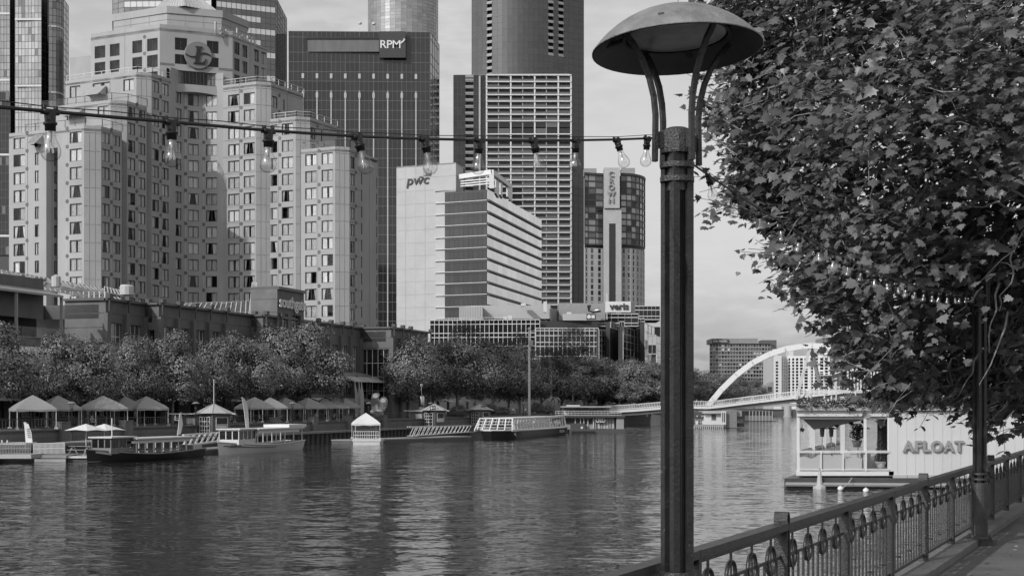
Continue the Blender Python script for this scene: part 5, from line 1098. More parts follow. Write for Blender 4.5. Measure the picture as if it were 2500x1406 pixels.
core(wh, [a + Vector((0, 1, 0)), b + Vector((0, 2, 0)), d + Vector((0, 1.5, 0)), e + Vector((0, 1.5, 0)), e + Vector((0, 26, 0)), a + Vector((0, 26, 0))], UPZ, zt - .4, white); boxpx(wh, 'roof_plant', 1925, 1937, 856, 870, D + 6, 6, white); boxpx(wh, 'roof_plant', 1998, 2024, 850, 868, D + 6, 8, white); boxpx(wh, 'stair_tower', 2024, 2042, 856, 1000, D + 2, 10, white); boxpx(wh, 'roof_plant', 1889, 1898, 852, 868, D + 4, 5, white)
boxpx(wh, 'annexe', 2043, 2062, 855, 1000, D + 4, 10, midgrey); [boxpx(wh, 'annexe_band', 2044, 2062, y, y + 3, D + 3.6, .4, white) for y in range(858, 900, 7)]
fb = tower('far_office', 'distant grey office block just showing above the right end of the arch', 'building', P(2040, 860)); zs = zrange(Z(824, 860), Z(850, 860), 1.9); curtain(fb, lin(P(2007, 860), P(2070, 860), 8), zs, lambda i, j: g_mid, midgrey, .3, .4); boxpx(fb, 'block_core', 2008, 2070, 825, 1000, 861, 20, midgrey)
sh = tower('gabled_shed', 'small gabled grey shed right of the far trees under the arch', 'shed', P(1878, 470)); mb = MB(); q = [at(1867, 965, 470), at(1889, 965, 470), at(1889, 931, 470), at(1867, 945, 470)]; mb.plate(q, (0, 1, 0), 8); mb.build('wall', midgrey, sh); boxpx(sh, 'window', 1875, 1884, 944, 955, 469.8, .1, g_dark)
# ================================================================== FOOTBRIDGE
br = thing('footbridge', 'white arched footbridge with sloping deck crossing the river', 'footbridge', Vector((22, 338, WATER))); BQ = Vector((22.3, 338, 0))
def kb_(x):
    k = (x - HX) / F; return (k * BQ.y - BQ.x) / (NR.x - k * NR.y)
def bp(x, y, off=0.0): p = BQ + NR * kb_(x) - U * off; return Vector((p.x, p.y, EYE + (HY - y) / F * (BQ + NR * kb_(x)).y))
dk_ = [(1440, 1008), (1490, 1003), (1560, 999), (1620, 994), (1690, 992), (1730, 993), (1760, 990), (1830, 981), (1900, 973), (1960, 966), (2060, 956), (2200, 946), (2330, 940)]
mb = MB()
for (x0, y0), (x1, y1) in zip(dk_, dk_[1:]):
    a, b = bp(x0, y0), bp(x1, y1); mb.add([a + U * 2.2, b + U * 2.2, b - U * 2.2, a - U * 2.2, a + U * 1.2 - Vector((0, 0, 1.3)), b + U * 1.2 - Vector((0, 0, 1.3)), b - U * 1.4 - Vector((0, 0, 1.3)), a - U * 1.4 - Vector((0, 0, 1.3))], [(0, 1, 2, 3), (3, 2, 6, 7), (7, 6, 5, 4), (4, 5, 1, 0)], 0)
mb.build('deck', midgrey, br)
mb = MB()
for (x0, y0), (x1, y1) in zip(dk_, dk_[1:]):
    for o_ in (-2.25, 2.25): mb.bar(bp(x0, y0) - U * o_ - Vector((0, 0, .22)), bp(x1, y1) - U * o_ - Vector((0, 0, .22)), .12, .52)
mb.build('edge_beam', offwhite, br)
mb = MB()
for o_ in (-2.2, 2.2):
    for (x0, y0), (x1, y1) in zip(dk_, dk_[1:]):
        for h in (1.25, .3): mb.bar(bp(x0, y0) - U * o_ + Vector((0, 0, h)), bp(x1, y1) - U * o_ + Vector((0, 0, h)), .09, .09)
        n = max(1, int((x1 - x0) / 4)); 
        for i in range(n): k = i / n; p = bp(x0 + (x1 - x0) * k, y0 + (y1 - y0) * k) - U * o_; mb.bar(p, p + Vector((.25 if x0 < 1600 else 0, 0, 1.25)), .07, .07)
mb.build('handrail', white, br)
for x in (1775, 1803, 1829, 1858, 1873, 1898, 1930):
    yd = np.interp(x, [q[0] for q in dk_], [q[1] for q in dk_]); p = bp(x, yd) + U * 2.35; mb = MB(); mb.bar(p, p + Vector((.5, 0, 1.4)), .22, .14); mb.bar(p + Vector((1.0, 0, 0)), p + Vector((.5, 0, 1.4)), .22, .14); mb.build('rail_frame', white, br)
ar = [(1732, 990), (1745, 974), (1764, 951), (1800, 916), (1840, 886), (1880, 865.5), (1920, 852.5), (1960, 846), (1985, 844.5), (2012, 846), (2060, 856), (2110, 876), (2160, 904), (2210, 945)]
mb = MB()
for (x0, y0), (x1, y1) in zip(ar, ar[1:]):
    a, b = bp(x0, y0, 1.6), bp(x1, y1, 1.6); d = (b - a).normalized(); mb.bar(a - d * .1, b + d * .1, 1.0, 1.25)
mb.build('arch', white, br)
mb = MB(); mb.bar(bp(1980, 846, 1.4), bp(1946, 975, 2.6), .9, .5); mb.build('strut', offwhite, br); mb = MB(); mb.bar(bp(1980, 846, 1.4), bp(2008, 968, -2.2), .8, .5); mb.build('strut', midgrey, br)
for x in (1600, 1712): p = bp(x, 1000); mb = MB(); mb.box((p.x, p.y, (p.z + WATER) / 2 - 1), (2.2, 2.2, p.z - WATER)); mb.build('pier', conc, br)
# bar island under the bridge
D = 300; iz = thing('river_island_bar', 'white hut on a piled deck in the river beneath the footbridge', 'kiosk', P(1750, D) + Vector((0, 0, WATER)))
boxpx(iz, 'deck', 1672, 1768, 1036.5, 1041, D, 10, midgrey); mb = MB(); mb.tube([(0, 0, -2), (0, 0, .55)], .14, 6); pm = mb.mesh('pile', ltgrey)
for i in range(19): put('pile', pm, iz, Matrix.Translation(at(1675 + i * 5, 1046, D - .2)))
boxpx(iz, 'hut_wall', 1719, 1766, 1009, 1036.5, D + 4, 5, white); boxpx(iz, 'hut_door', 1737, 1748, 1011, 1026, D + 3.9, .1, dkgrey); boxpx(iz, 'hut_roof', 1716, 1770, 1003, 1009, D + 3, 7, ltgrey); boxpx(iz, 'back_bar', 1680, 1719, 1005, 1036, D + 5, 4, dkgrey)
for x in (1702, 1714): mb = MB(); mb.lathe([(0, -.2), (.2, 0), (0, .2)], 8, at(x, 1015.5, D + 4.5)); mb.build('globe_light', white, iz)
mb = MB(); [mb.bar(at(1674, y, D), at(1750, y, D), .05, .05) for y in (1024, 1030)]; [mb.bar(at(x, 1037, D), at(x, 1024, D), .06, .06) for x in range(1674, 1752, 6)]; mb.build('rail', offwhite, iz)
for x in (1702, 1717, 1741): boxpx(iz, 'table', x - 2.5, x + 2.5, 1027, 1035.5, D + 1.5, .8, white)
mb = MB(); 
for x in (1764, 1769.5): pass
boxpx(iz, 'arched_screen', 1761, 1772.5, 1003, 1036, D + 1, .4, offwhite); [boxpx(iz, 'arched_slot', x, x + 2, 1007, 1030, D + .95, .1, blackhole) for x in (1763.5, 1768)]
boxpx(iz, 'timber_store', 1773, 1799, 1000, 1044, D + 2, 6, timber); boxpx(iz, 'timber_store', 1799, 1811, 1003, 1016, D + 3, 5, midgrey); boxpx(iz, 'landing', 1797, 1817, 1032, 1041, D + 3, 6, black)
# dock and stone bridge pier beyond
D = 420; dc = tower('river_dock', 'timber clad dock building on the water under the bridge deck', 'dock', P(1855, D)); dc.location.z = WATER; WM[dc.name] = Matrix.Translation(dc.location).inverted()
boxpx(dc, 'lower_wall', 1829, 1887, 1014, 1027, D, 8, timber); boxpx(dc, 'glazing', 1829, 1887, 1003, 1014, D + .5, 7, g_mid); [boxpx(dc, 'post', x, x + 1.6, 1003, 1027, D - .1, .3, ltgrey) for x in range(1829, 1888, 8)]; boxpx(dc, 'float', 1826, 1895, 1027, 1030.5, D - 1, 9, black)
D = 560; sb = tower('stone_bridge', 'low stone road bridge with round pier far down the river', 'bridge', P(1915, D)); sb.location.z = WATER; WM[sb.name] = Matrix.Translation(sb.location).inverted()
boxpx(sb, 'span', 1850, 2200, 985, 992, D, 8, stone_lt); q = P(1923, D); mb = MB(); mb.lathe([(1.5, WATER), (1.5, Z(991, D))], 14, (q.x, q.y, 0)); mb.lathe([(1.8, WATER + .4), (1.8, WATER)], 14, (q.x, q.y, 0)); mb.build('pier', stone_lt, sb)
# ================================================================== FAR BANK LAMPS (same lamp as the near ones)
LX = [(82, -9, 'behind the leftmost marquee'), (175, 0, 'left of the white parasols'), (478, 0, 'left of the hut with the flag pole'), (714, 0, 'between the two middle marquee groups'), (900, 0, 'beside the tall leaf shaped sculpture'), (1051, 0, 'above the middle ticket hut'), (1177, 0, 'above the right ticket hut'), (1278, 0, 'above the stern of the tour boat'), (1294, -8, 'beside the pale wrapped pillar'), (1499, -2, 'left end of the bridge ramp'), (1549, -2, 'midway along the bridge ramp'), (1594, -2, 'close left of the near lamp post')]
for x, t_, w_ in LX:
    p = bk(s_at(x, t_), t_, LOZ if t_ > -1 else UPZ)
    if p.y > 345: p = P(x, 345) + Vector((0, 0, UPZ))
    zz = 1.75 + .25 - p.z
    dup(lamp1, p, random.uniform(-.5, .5), 'small dome street lamp on the far bank ' + w_, (.98, .98, zz / 4.03))
# ================================================================== MARQUEES
def marquee_mesh():
    W, E, T = 1.9, 2.0, 3.35; n = 8; mb = MB(); vs = []; g = {}
    c = [(-W, -W), (W, -W), (W, W), (-W, W)]
    for s in range(4):
        a, b = c[s], c[(s + 1) % 4]; rows = []
        for j in range(6):
            k = j / 5; r = []
            for i in range(n + 1):
                f = i / n; x = a[0] + (b[0] - a[0]) * f; y = a[1] + (b[1] - a[1]) * f; z = E + (T - E) * (k ** .86) - .10 * math.sin(math.pi * f) * (1 - k) ** 2
                r.append((x * (1 - k), y * (1 - k), z))
            rows.append(r)
        vs = [p for r in rows for p in r]; mb.add(vs, [(j * (n + 1) + i, j * (n + 1) + i + 1, (j + 1) * (n + 1) + i + 1, (j + 1) * (n + 1) + i) for j in range(5) for i in range(n)])
    can = mb.mesh('canopy', canvas)
    mb = MB()
    for s in range(4):
        a, b = c[s], c[(s + 1) % 4]; m = 10
        pts = [(a[0] + (b[0] - a[0]) * i / m, a[1] + (b[1] - a[1]) * i / m) for i in range(m + 1)]
        vs = [(x, y, E - .1 * math.sin(math.pi * i / m)) for i, (x, y) in enumerate(pts)] + [(x * 1.005, y * 1.005, E - .26 - .03 * math.sin(i * 1.3)) for i, (x, y) in enumerate(pts)]
        mb.add(vs, [(i, i + 1, m + 2 + i, m + 1 + i) for i in range(m)])
    val = mb.mesh('valance', canvas); mb = MB(); mb.box((0, 0, 1.0), (.07, .07, 2.0)); leg = mb.mesh('leg', offwhite); mb = MB(); mb.box((0, 0, .1), (.3, .3, .2)); wt = mb.mesh('weight', offwhite)
    return can, val, leg, wt
CAN, VAL, LEG, WT = marquee_mesh()
def marquee(x, t_, label, rz, sc=1.0, z=UPZ, group='marquees along the far promenade', cm=None, D=None):
    p = bk(s_at(x, t_), t_, z) if D is None else P(x, D) + Vector((0, 0, z)); t = thing('marquee', label, 'marquee', p, group, True, rz); t.scale = (sc, sc, 1)
    put('canopy', CAN if not cm else cm[0], t); put('valance', VAL if not cm else cm[1], t)
    for sx in (-1, 1):
        for sy in (-1, 1): l = put('leg', LEG, t, Matrix.Translation((sx * 1.83, sy * 1.83, 0))); put('weight', WT, l)
    return t
ang = math.atan2(U.y, U.x)
for i, (x, t_, w_, sc) in enumerate([(80, -4.2, 'leftmost, at the left picture edge', 1.0), (141, -6.5, 'second from the left, behind the dome lamp', 1.0), (252, -4.2, 'third from the left, above the parasols', 1.0), (306, -7.0, 'smaller, fourth from the left', .92), (357, -5.0, 'fifth from the left, beside the dark gap', 1.0),
        (622, -4.2, 'with a leaf shadow, first right of the ticket hut', 1.0), (660, -5.0, 'second right of the ticket hut', .95), (697, -6.0, 'behind the lamp, third right of the ticket hut', 1.0), (753, -4.4, 'grey one fourth right of the ticket hut', 1.0), (790, -6.0, 'fifth right of the ticket hut', .95), (812, -5.2, 'sixth right of the ticket hut', .95), (842, -5.6, 'last, beside the leaf shaped sculpture', .95)]):
    marquee(x, t_, 'peaked canvas marquee ' + w_, ang - .75 + .12 * (i % 3), sc)
# ================================================================== PEOPLE
def person_mesh(kind, shirt):
    V_ = {'p': (0, 0, .95), 'c': (0, .0, 1.25), 'n': (0, 0, 1.46), 'h': (0, .02, 1.56), 'h2': (0, .01, 1.68), 'sl': (-.19, 0, 1.40), 'sr': (.19, 0, 1.40), 'el': (-.25, .0, 1.12), 'er': (.25, .02, 1.12), 'wl': (-.24, -.12, .9), 'wr': (.24, .1, .92), 'tl': (-.09, 0, .92), 'tr': (.09, 0, .92), 'kl': (-.1, -.06, .5), 'kr': (.1, .06, .5), 'al': (-.1, .06, .08), 'ar': (.1, -.02, .08), 'fl': (-.1, -.08, .04), 'fr': (.1, -.16, .04)}
    if kind == 1: V_.update({'kl': (-.1, -.24, .55), 'al': (-.1, -.16, .1), 'fl': (-.1, -.3, .05), 'kr': (.1, .1, .5), 'ar': (.1, .34, .14), 'fr': (.1, .24, .05), 'wl': (-.24, .15, .9), 'wr': (.24, -.2, .98)})
    if kind == 2: V_.update({'p': (0, 0, .5), 'c': (0, .03, .82), 'n': (0, 0, 1.04), 'h': (0, -.02, 1.14), 'h2': (0, -.02, 1.26), 'sl': (-.19, .02, .98), 'sr': (.19, .02, .98), 'el': (-.25, -.08, .72), 'er': (.25, -.08, .72), 'wl': (-.15, -.3, .74), 'wr': (.15, -.3, .74), 'tl': (-.1, -.02, .48), 'tr': (.1, -.02, .48), 'kl': (-.11, -.44, .5), 'kr': (.11, -.44, .5), 'al': (-.11, -.42, .08), 'ar': (.11, -.46, .08), 'fl': (-.11, -.56, .04), 'fr': (.11, -.6, .04)})
    E_ = [('p', 'c'), ('c', 'n'), ('n', 'h'), ('h', 'h2'), ('c', 'sl'), ('c', 'sr'), ('sl', 'el'), ('sr', 'er'), ('el', 'wl'), ('er', 'wr'), ('p', 'tl'), ('p', 'tr'), ('tl', 'kl'), ('tr', 'kr'), ('kl', 'al'), ('kr', 'ar'), ('al', 'fl'), ('ar', 'fr')]
    rad = {'p': .15, 'c': .15, 'n': .055, 'h': .09, 'h2': .085, 'sl': .065, 'sr': .065, 'el': .045, 'er': .045, 'wl': .035, 'wr': .035, 'tl': .085, 'tr': .085, 'kl': .06, 'kr': .06, 'al': .04, 'ar': .04, 'fl': .035, 'fr': .035}
    ks = list(V_); me = bpy.data.meshes.new('sk'); me.from_pydata([V_[k] for k in ks], [(ks.index(a), ks.index(b)) for a, b in E_], []); o = bpy.data.objects.new('sk', me); COL.objects.link(o)
    sk_ = o.modifiers.new('s', 'SKIN'); sk_.use_smooth_shade = True
    for i, k in enumerate(ks): me.skin_vertices[0].data[i].radius = (rad[k], rad[k]); me.skin_vertices[0].data[i].use_root = k == 'p'
    sd = o.modifiers.new('d', 'SUBSURF'); sd.levels = 1; sd.render_levels = 1
    return o, V_['h'][2], V_['n'][2], V_['tl'][2], shirt
tmp = [person_mesh(k, s) for k, s in ((0, cloth_l), (1, cloth_d), (2, cloth_l), (2, cloth_d), (1, cloth_l))]
bpy.context.view_layer.update(); dg = bpy.context.evaluated_depsgraph_get(); PEO = []
for o, zh, zn, zt_, sh_ in tmp:
    me = bpy.data.meshes.new_from_object(o.evaluated_get(dg)); me.name = 'person'; me.materials.clear()
    for m in (cloth_d, sh_, skin, hair): me.materials.append(m)
    for f in me.polygons:
        c = f.center; f.material_index = 3 if (c.z > zh + .07 or (c.z > zh - .02 and c.y > zh * 0 + .04)) else 2 if c.z > zn - .02 else (2 if abs(c.x) > .2 and c.z < zn - .36 else 1 if c.z > zt_ - .02 else 0)
    PEO.append(me)
for t in tmp: m = t[0].data; bpy.data.objects.remove(t[0]); bpy.data.meshes.remove(m)
ppl = [(428, -6, 2, 'seated at a table left of the ticket hut', 2.0), (438, -7, 2, 'seated in dark clothes left of the ticket hut', 0), (452, -6, 3, 'in dark top seated nearest the ticket hut lamp', 1), (538, -5, 2, 'seated under the berth sign', 1), (548, -6, 3, 'leaning by the tree right of the berth sign', 2), (562, -5, 2, 'with light top seated right of the tree trunk', .5), (577, -4, 3, 'at the left corner of the marquee with the leaf shadow', 1), (815, -6, 2, 'in light shirt seated under the right marquees', 0), (823, -7, 2, 'seated behind the light shirted diner', 2), (833, -5.5, 3, 'seated under the last marquee', 1), (869, -4, 2, 'in white crouched by the leaf shaped sculpture', 1), (908, -6, 4, 'in light top walking beside the mosaic sculpture', .6), (915, -7, 1, 'walking just right of the one in the light top', 2.5),
       (1241, -4, 1, 'in dark clothes walking right of the last hut', .7), (1253, -6, 4, 'in white walking behind the tour boat', .6), (1262, -5, 1, 'walking beside the wrapped pillar', 2), (1283, -3.2, 4, 'in pale clothes on the steps by the wrapped pillar', .5)]
ppl += [(600, -6, 2, 'seated at the back of the marquee with the leaf shadow', 1), (611, -7.5, 3, 'in dark clothes seated mid marquee right of the hut', 0), (633, -6.5, 2, 'in light top seated right of the feather flag', 2), (648, -7.5, 3, 'seated behind the stone pier right of the hut', 1), (686, -7, 2, 'seated under the third marquee right of the hut', .4), (728, -6.5, 3, 'seated right of the promenade lamp', 1.2), (772, -6.5, 2, 'in light top seated under the grey marquee', 0), (795, -7, 3, 'in dark top seated left of the last marquees', 2), (330, -7, 3, 'standing place at the fourth marquee, seated in dark top', 1), (225, -7, 2, 'in light top seated under the third marquee', 1)]
ppl[-2] = (330, -7, 3, 'in dark top seated under the fourth marquee', 1)
for x, t_, k, w_, rz in ppl: o = put('person', PEO[k], None, Matrix.Translation(bk(s_at(x, t_), t_, UPZ)) @ Matrix.Rotation(rz, 4, 'Z')); tag(o, 'person ' + w_, 'person', 'people on the far bank')
for x, y, k, w_ in ((1701, 992, 0, 'leaning on the bridge rail right of the near lamp'), (1713, 993, 4, 'in white on the bridge right beside another'), (1743, 991, 4, 'at the foot of the bridge arch'), (1876, 977, 4, 'in white walking on the sloping bridge deck')):
    o = put('person', PEO[k], None, Matrix.Translation(bp(x, y - .3)) @ Matrix.Rotation(1.2, 4, 'Z')); tag(o, 'person ' + w_, 'person', 'people on the footbridge')
# ================================================================== TICKET HUTS
def hut(x, t_, label, flag=False):
    s = s_at(x, t_); t = thing('ticket_hut', label, 'kiosk', bk(s, t_, LOZ), 'ticket huts on the lower walkway', True, R(8)); Q = Matrix.Rotation(R(45), 4, 'Z')
    mb = MB(); mb.box((0, 0, 1.25), (2.7, 2.7, 2.5)); mb.build('wall', stone_dk, t, False, Q)
    mb = MB(); mb.box((-2.6, .6, 1.2), (2.4, 1.4, 2.3)); mb.build('side_store', stone_dk, t)
    mb = MB(); mb.box((-1.3, .3, 2.56), (7.6, 1.7, .12)); mb.build('eave', offwhite, t)
    mb = MB(); a = [(2.3 * math.cos(R(45 * i)), 2.3 * math.sin(R(45 * i)), 2.63) for i in range(8)]; mb.add(a + [(0, 0, 3.75)], [(i, (i + 1) % 8, 8) for i in range(8)]); r = mb.build('hipped_roof', ltgrey, t)
    for q in a: m_ = MB(); m_.bar(q, (0, 0, 3.77), .08, .06); m_.build('roof_rib', midgrey, r)
    Wd = Matrix.Rotation(R(-45), 4, 'Z'); Ww = Matrix.Rotation(R(45), 4, 'Z'); m_ = MB()
    for i in range(5): m_.box((-.84 + i * .42, -1.38, 1.15), (.07, .08, 2.1))
    for j in range(5): m_.box((0, -1.38, .12 + j * .52), (1.75, .075, .07))
    d = m_.build('glazed_door', white, t, False, Wd)
    for i in range(4):
        for j in range(4): put('pane', panel_mesh(g_dark, 'pane'), d, Matrix.Translation((-.63 + i * .42, -1.36, .38 + j * .52)) @ Matrix.Diagonal((.36, .3, .46, 1)))
    m_ = MB(); m_.box((0, -1.37, 1.75), (1.6, .05, .7)); m_.build('ticket_window', g_dark, t, False, Ww); m_ = MB(); m_.box((0, -1.39, 1.0), (1.5, .06, .5)); m_.build('notice_board', offwhite, t, False, Ww)
    m_ = MB(); [m_.box((sx, -1.39, 1.45), (.07, .1, 1.4)) for sx in (-.87, .87)]; [m_.box((0, -1.39, z), (1.8, .09, .06)) for z in (.72, 1.33, 2.15)]; m_.build('window_frame', white, t, False, Ww)
    m_ = MB(); m_.box((-2.6, -.13, 1.5), (1.0, .05, 1.1)); m_.build('poster', offwhite, t)
    if flag:
        m_ = MB(); m_.tube([(0, 0, 3.7), (0, 0, 6.4)], .05, 6); m_.lathe([(0, -.1), (.1, 0), (0, .1)], 8, (0, 0, 6.45)); m_.build('pole', offwhite, t)
    return t
# huts face the river, so their front is the side towards the water: rotate so -y looks to the river
h1 = hut(522, -.2, 'dark ticket hut with pale hipped roof and a flag pole', True); h2 = hut(1060, -.2, 'dark ticket hut left of the tour boat, behind the long gangway'); h3 = hut(1172, -.2, 'dark ticket hut directly behind the bow of the tour boat')
sgn = thing('berth_sign', 'square grey berth sign above the ticket hut with the flag pole', 'sign', bk(s_at(522, -.2), -.2, LOZ)); q = bk(s_at(518, -.2), -.2); boxpx(sgn, 'sign_board', 507, 523, 993, 1008, q.y - .3, .12, midgrey); text('lettering', 'Berth 3', .34, at(514.5, 1000.5, q.y - .36), (1, 0, 0), sgn, white, .03, .01)
for x, s_ in ((1056, 'Berth 2'), (1177, 'Berth 1')):
    q = bk(s_at(x, .5), .5); g_ = thing('berth_sign', 'small dark berth sign on the lamp above the %s ticket hut' % ('middle' if x < 1100 else 'right'), 'sign', q + Vector((0, 0, LOZ))); boxpx(g_, 'sign_board', x - 2, x + 8, 990, 1000, q.y - .3, .1, dkgrey); text('lettering', s_, .35, at(x + 3, 995, q.y - .36), (1, 0, 0), g_, white, .03, .01)
# ================================================================== BOATS
def hull(mb, L_, B, prof, n=26, z_w=-.5, stern=.75, full=.45, blunt=2.2):
    """prof(k)-> sheer height, k 0 stern..1 bow, +x is the bow"""
    rows = []
    for i in range(n + 1):
        k = i / n; x = -L_ / 2 + L_ * k; hb = B / 2 * min(1, (stern + (1 - stern) * min(1, k / .3))) * (1 - max(0, (k - .5) / .5) ** blunt)
        zs_ = prof(k); r = []
        for j in range(6):
            f = j / 5; w_ = hb * (full + (1 - full) * f ** .6); r.append((x + (.35 * f * (k ** 6)), w_, z_w + (zs_ - z_w) * f))
        rows.append(r)
    for sd in (1, -1):
        vs = [(x, y * sd, z) for r in rows for x, y, z in r]; mb.add(vs, [(i * 6 + j, i * 6 + j + 1, i * 6 + 7 + j, i * 6 + 6 + j) if sd > 0 else (i * 6 + j, i * 6 + 6 + j, i * 6 + 7 + j, i * 6 + j + 1) for i in range(n) for j in range(5)], 0)
    vs = [(r[5][0], r[5][1], r[5][2] - .08) for r in rows] + [(r[5][0], -r[5][1], r[5][2] - .08) for r in rows]; mb.add(vs, [(i, i + 1, n + 2 + i, n + 1 + i) for i in range(n)], 1)
    r0 = rows[0]; mb.add([(x, y, z) for x, y, z in r0] + [(x, -y, z) for x, y, z in r0], [(j, j + 1, 7 + j, 6 + j) for j in range(5)], 0)
    return rows
def boat_loc(p, q): d = q - p; return (p + q) / 2, math.atan2(d.y, d.x)
def wl(x, y): return P(x, (EYE - WATER) * F / (y - HY)) + Vector((0, 0, WATER))
# dark launch
a, b = wl(224, 1130), wl(470, 1114.5); c, rz = boat_loc(b, a); Ln = (a - b).length + 1.0
L_ = Ln; t = thing('river_launch', 'dark hulled wooden river launch with pale canopy moored at left', 'boat', c, 'moored passenger boats', True, rz); launch1 = t
sh_ = lambda k: .50 + .16 * (1 - k) ** 2 * 2.2 + .85 * max(0, k - .45) ** 1.6 * 2.2
mb = MB(); rows = hull(mb, L_, 3.2, sh_); mb.build('hull', [black, timber], t, True)
mb = MB()
for sd in (1, -1): mb.tube([(r[5][0], r[5][1] * sd * 1.01, r[5][2]) for r in rows], .07, 6)
mb.build('gunwale', mat('grey_gunwale', .2, .6), t)
mb = MB()
for sd in (1, -1): mb.tube([(r[1][0], r[1][1] * sd * 1.04 + .02 * sd, .12) for r in rows[2:]], .035, 5)
mb.build('boot_line', midgrey, t)
def cabin(t, x0, x1, w_, z0, z1, mw, roofm, nwin, front=True, open_=False, pill=None):
    m_ = MB()
    if not open_: [m_.box(((x0 + x1) / 2, sd * w_ / 2, z0 + (z1 - z0) * .19), (x1 - x0, .06, (z1 - z0) * .38)) for sd in (1, -1)]; m_.box((x1, 0, z0 + (z1 - z0) * .19), (.06, w_, (z1 - z0) * .38))
    n = nwin
    for sd in (1, -1):
        for i in range(n + 1): m_.box((x0 + (x1 - x0) * i / n, sd * w_ / 2, (z0 + z1) / 2), (.14, .08, z1 - z0))
    for i in range(4): m_.box((x1, -w_ / 2 + w_ * i / 3, (z0 + z1) / 2), (.08, .1, z1 - z0))
    m_.box(((x0 + x1) / 2, 0, z1 - .06), (x1 - x0 + .1, w_ + .1, .12)); m_.build('cabin_frame', mw, t)
    m_ = MB(); m_.box(((x0 + x1) / 2, 0, z1 + .06), (x1 - x0 + .5, w_ + .5, .12)); m_.build('cabin_roof', roofm, t)
    if not open_:
        for sd in (1, -1):
            for i in range(n): put('cabin_window', panel_mesh(g_dark, 'cabin_window'), t, Matrix.Translation((x0 + (x1 - x0) * (i + .5) / n, sd * w_ / 2, z0 + (z1 - z0) * .66)) @ Matrix.Diagonal(((x1 - x0) / n - .16, .3, (z1 - z0) * .5, 1)))
        for i in range(3): put('cabin_window', panel_mesh(g_dark, 'cabin_window'), t, Matrix.Translation((x1, -w_ / 2 + w_ * (i + .5) / 3, z0 + (z1 - z0) * .66)) @ Matrix.Rotation(R(90), 4, 'Z') @ Matrix.Diagonal((w_ / 3 - .12, .3, (z1 - z0) * .5, 1)))
k = L_ / 2
cabin(t, k - 5.2, k - 1.9, 2.0, .75, 2.15, timber, offwhite, 3); cabin(t, -k + 2.2, k - 5.3, 2.5, .6, 1.95, offwhite, offwhite, 7, open_=True)
mb = MB(); [mb.box((0, sd * 1.05, .95), (L_ - 8.5, .4, .1)) for sd in (1, -1)]; mb.build('bench', timber, t)
mb = MB(); mb.box((-.8, -1.27, 1.72), (L_ - 7.5, .05, .22)); mb.box((-.8, 1.27, 1.72), (L_ - 7.5, .05, .22)); mb.build('canopy_edge', canvas_w, t)
mb = MB(); mb.tube([(k - 3.4, 0, 2.2), (k - 3.4, 0, 3.9)], .05, 6); mb.build('mast', white, t)
mb = MB(); mb.plate([(-k + 3.2, 0, 2.15), (-k + 3.0, 0, 2.9), (-k + 2.9, .06, 4.2), (-k + 2.6, .05, 4.35), (-k + 2.3, .05, 3.2), (-k + 2.6, 0, 2.3)], (0, 1, 0), .04); mb.build('flag', offwhite, t)
for sd in (1,):
    r = rows[-4][4]; mb = MB(); mb.box((0, 0, 0), (1.6, .04, .2)); mb.build('name_plate', ltgrey, t, False, Matrix.Translation((k - 1.35, .62 * sd + .0, .86)) @ Matrix.Rotation(R(-22 * sd), 4, 'Z') @ Matrix.Rotation(R(-9), 4, 'Y'))
mb = MB(); mb.box((-k + 1.1, 0, .95), (1.4, 2.0, .5)); mb.build('stern_locker', ltgrey, t)
# white launch
a, b = wl(540, 1110), wl(716, 1097); c, rz = boat_loc(b, a); L_ = (a - b).length + .9; t = thing('river_launch', 'white hulled river launch with cream canopy moored mid left', 'boat', c, 'moored passenger boats', True, rz); k = L_ / 2
sh_ = lambda q: .72 + .45 * (1 - q) ** 2 * .8 + .65 * max(0, q - .4) ** 1.7 * 2.2
mb = MB(); rows = hull(mb, L_, 3.4, sh_); mb.build('hull', [white, timber], t, True); mb = MB(); [mb.tube([(r[5][0], r[5][1] * sd * 1.01, r[5][2]) for r in rows], .06, 6) for sd in (1, -1)]; mb.build('gunwale', offwhite, t)
mb = MB(); [mb.tube([(r[4][0], r[4][1] * sd * 1.02 + .02 * sd, r[4][2]) for r in rows[12:-1]], .04, 5) for sd in (1, -1)]; [mb.tube([(r[2][0], r[2][1] * sd * 1.03 + .03 * sd, .35) for r in rows[4:16]], .05, 5) for sd in (1, -1)]; mb.build('rubbing_strake', dkgrey, t)
cabin(t, k - 6.0, k - 2.2, 2.2, .9, 2.5, offwhite, offwhite, 4); cabin(t, -k + 1.0, k - 6.1, 2.6, .9, 2.45, offwhite, canvas_w, 5, open_=True)
mb = MB(); mb.box((-k + 2.6, 0, 2.75), (4.6, 3.1, .32)); mb.build('stern_canopy', canvas_w, t); mb = MB(); [mb.box((-2.2, sd * 1.32, 2.22), (L_ - 8, .05, .3)) for sd in (1, -1)]; mb.build('canopy_edge', canvas_w, t)
mb = MB(); mb.plate([(k - 6.7, 0, 2.5), (k - 6.5, 0, 4.4), (k - 6.2, 0, 5.2), (k - 5.6, 0, 5.75), (k - 5.0, 0, 5.9), (k - 5.5, 0, 4.6), (k - 6.0, 0, 2.5)], (0, 1, 0), .04); mb.build('feather_flag', canvas_w, t)
text('hull_name', 'EUREKA', .36, c + Vector((math.cos(rz), math.sin(rz), 0)) * (k - 1.75) + Vector((math.sin(rz), -math.cos(rz), 0)) * -1.02 + Vector((0, 0, .86)), (-math.cos(rz - .40), -math.sin(rz - .40), 0), t, dkgrey, .02, .01)
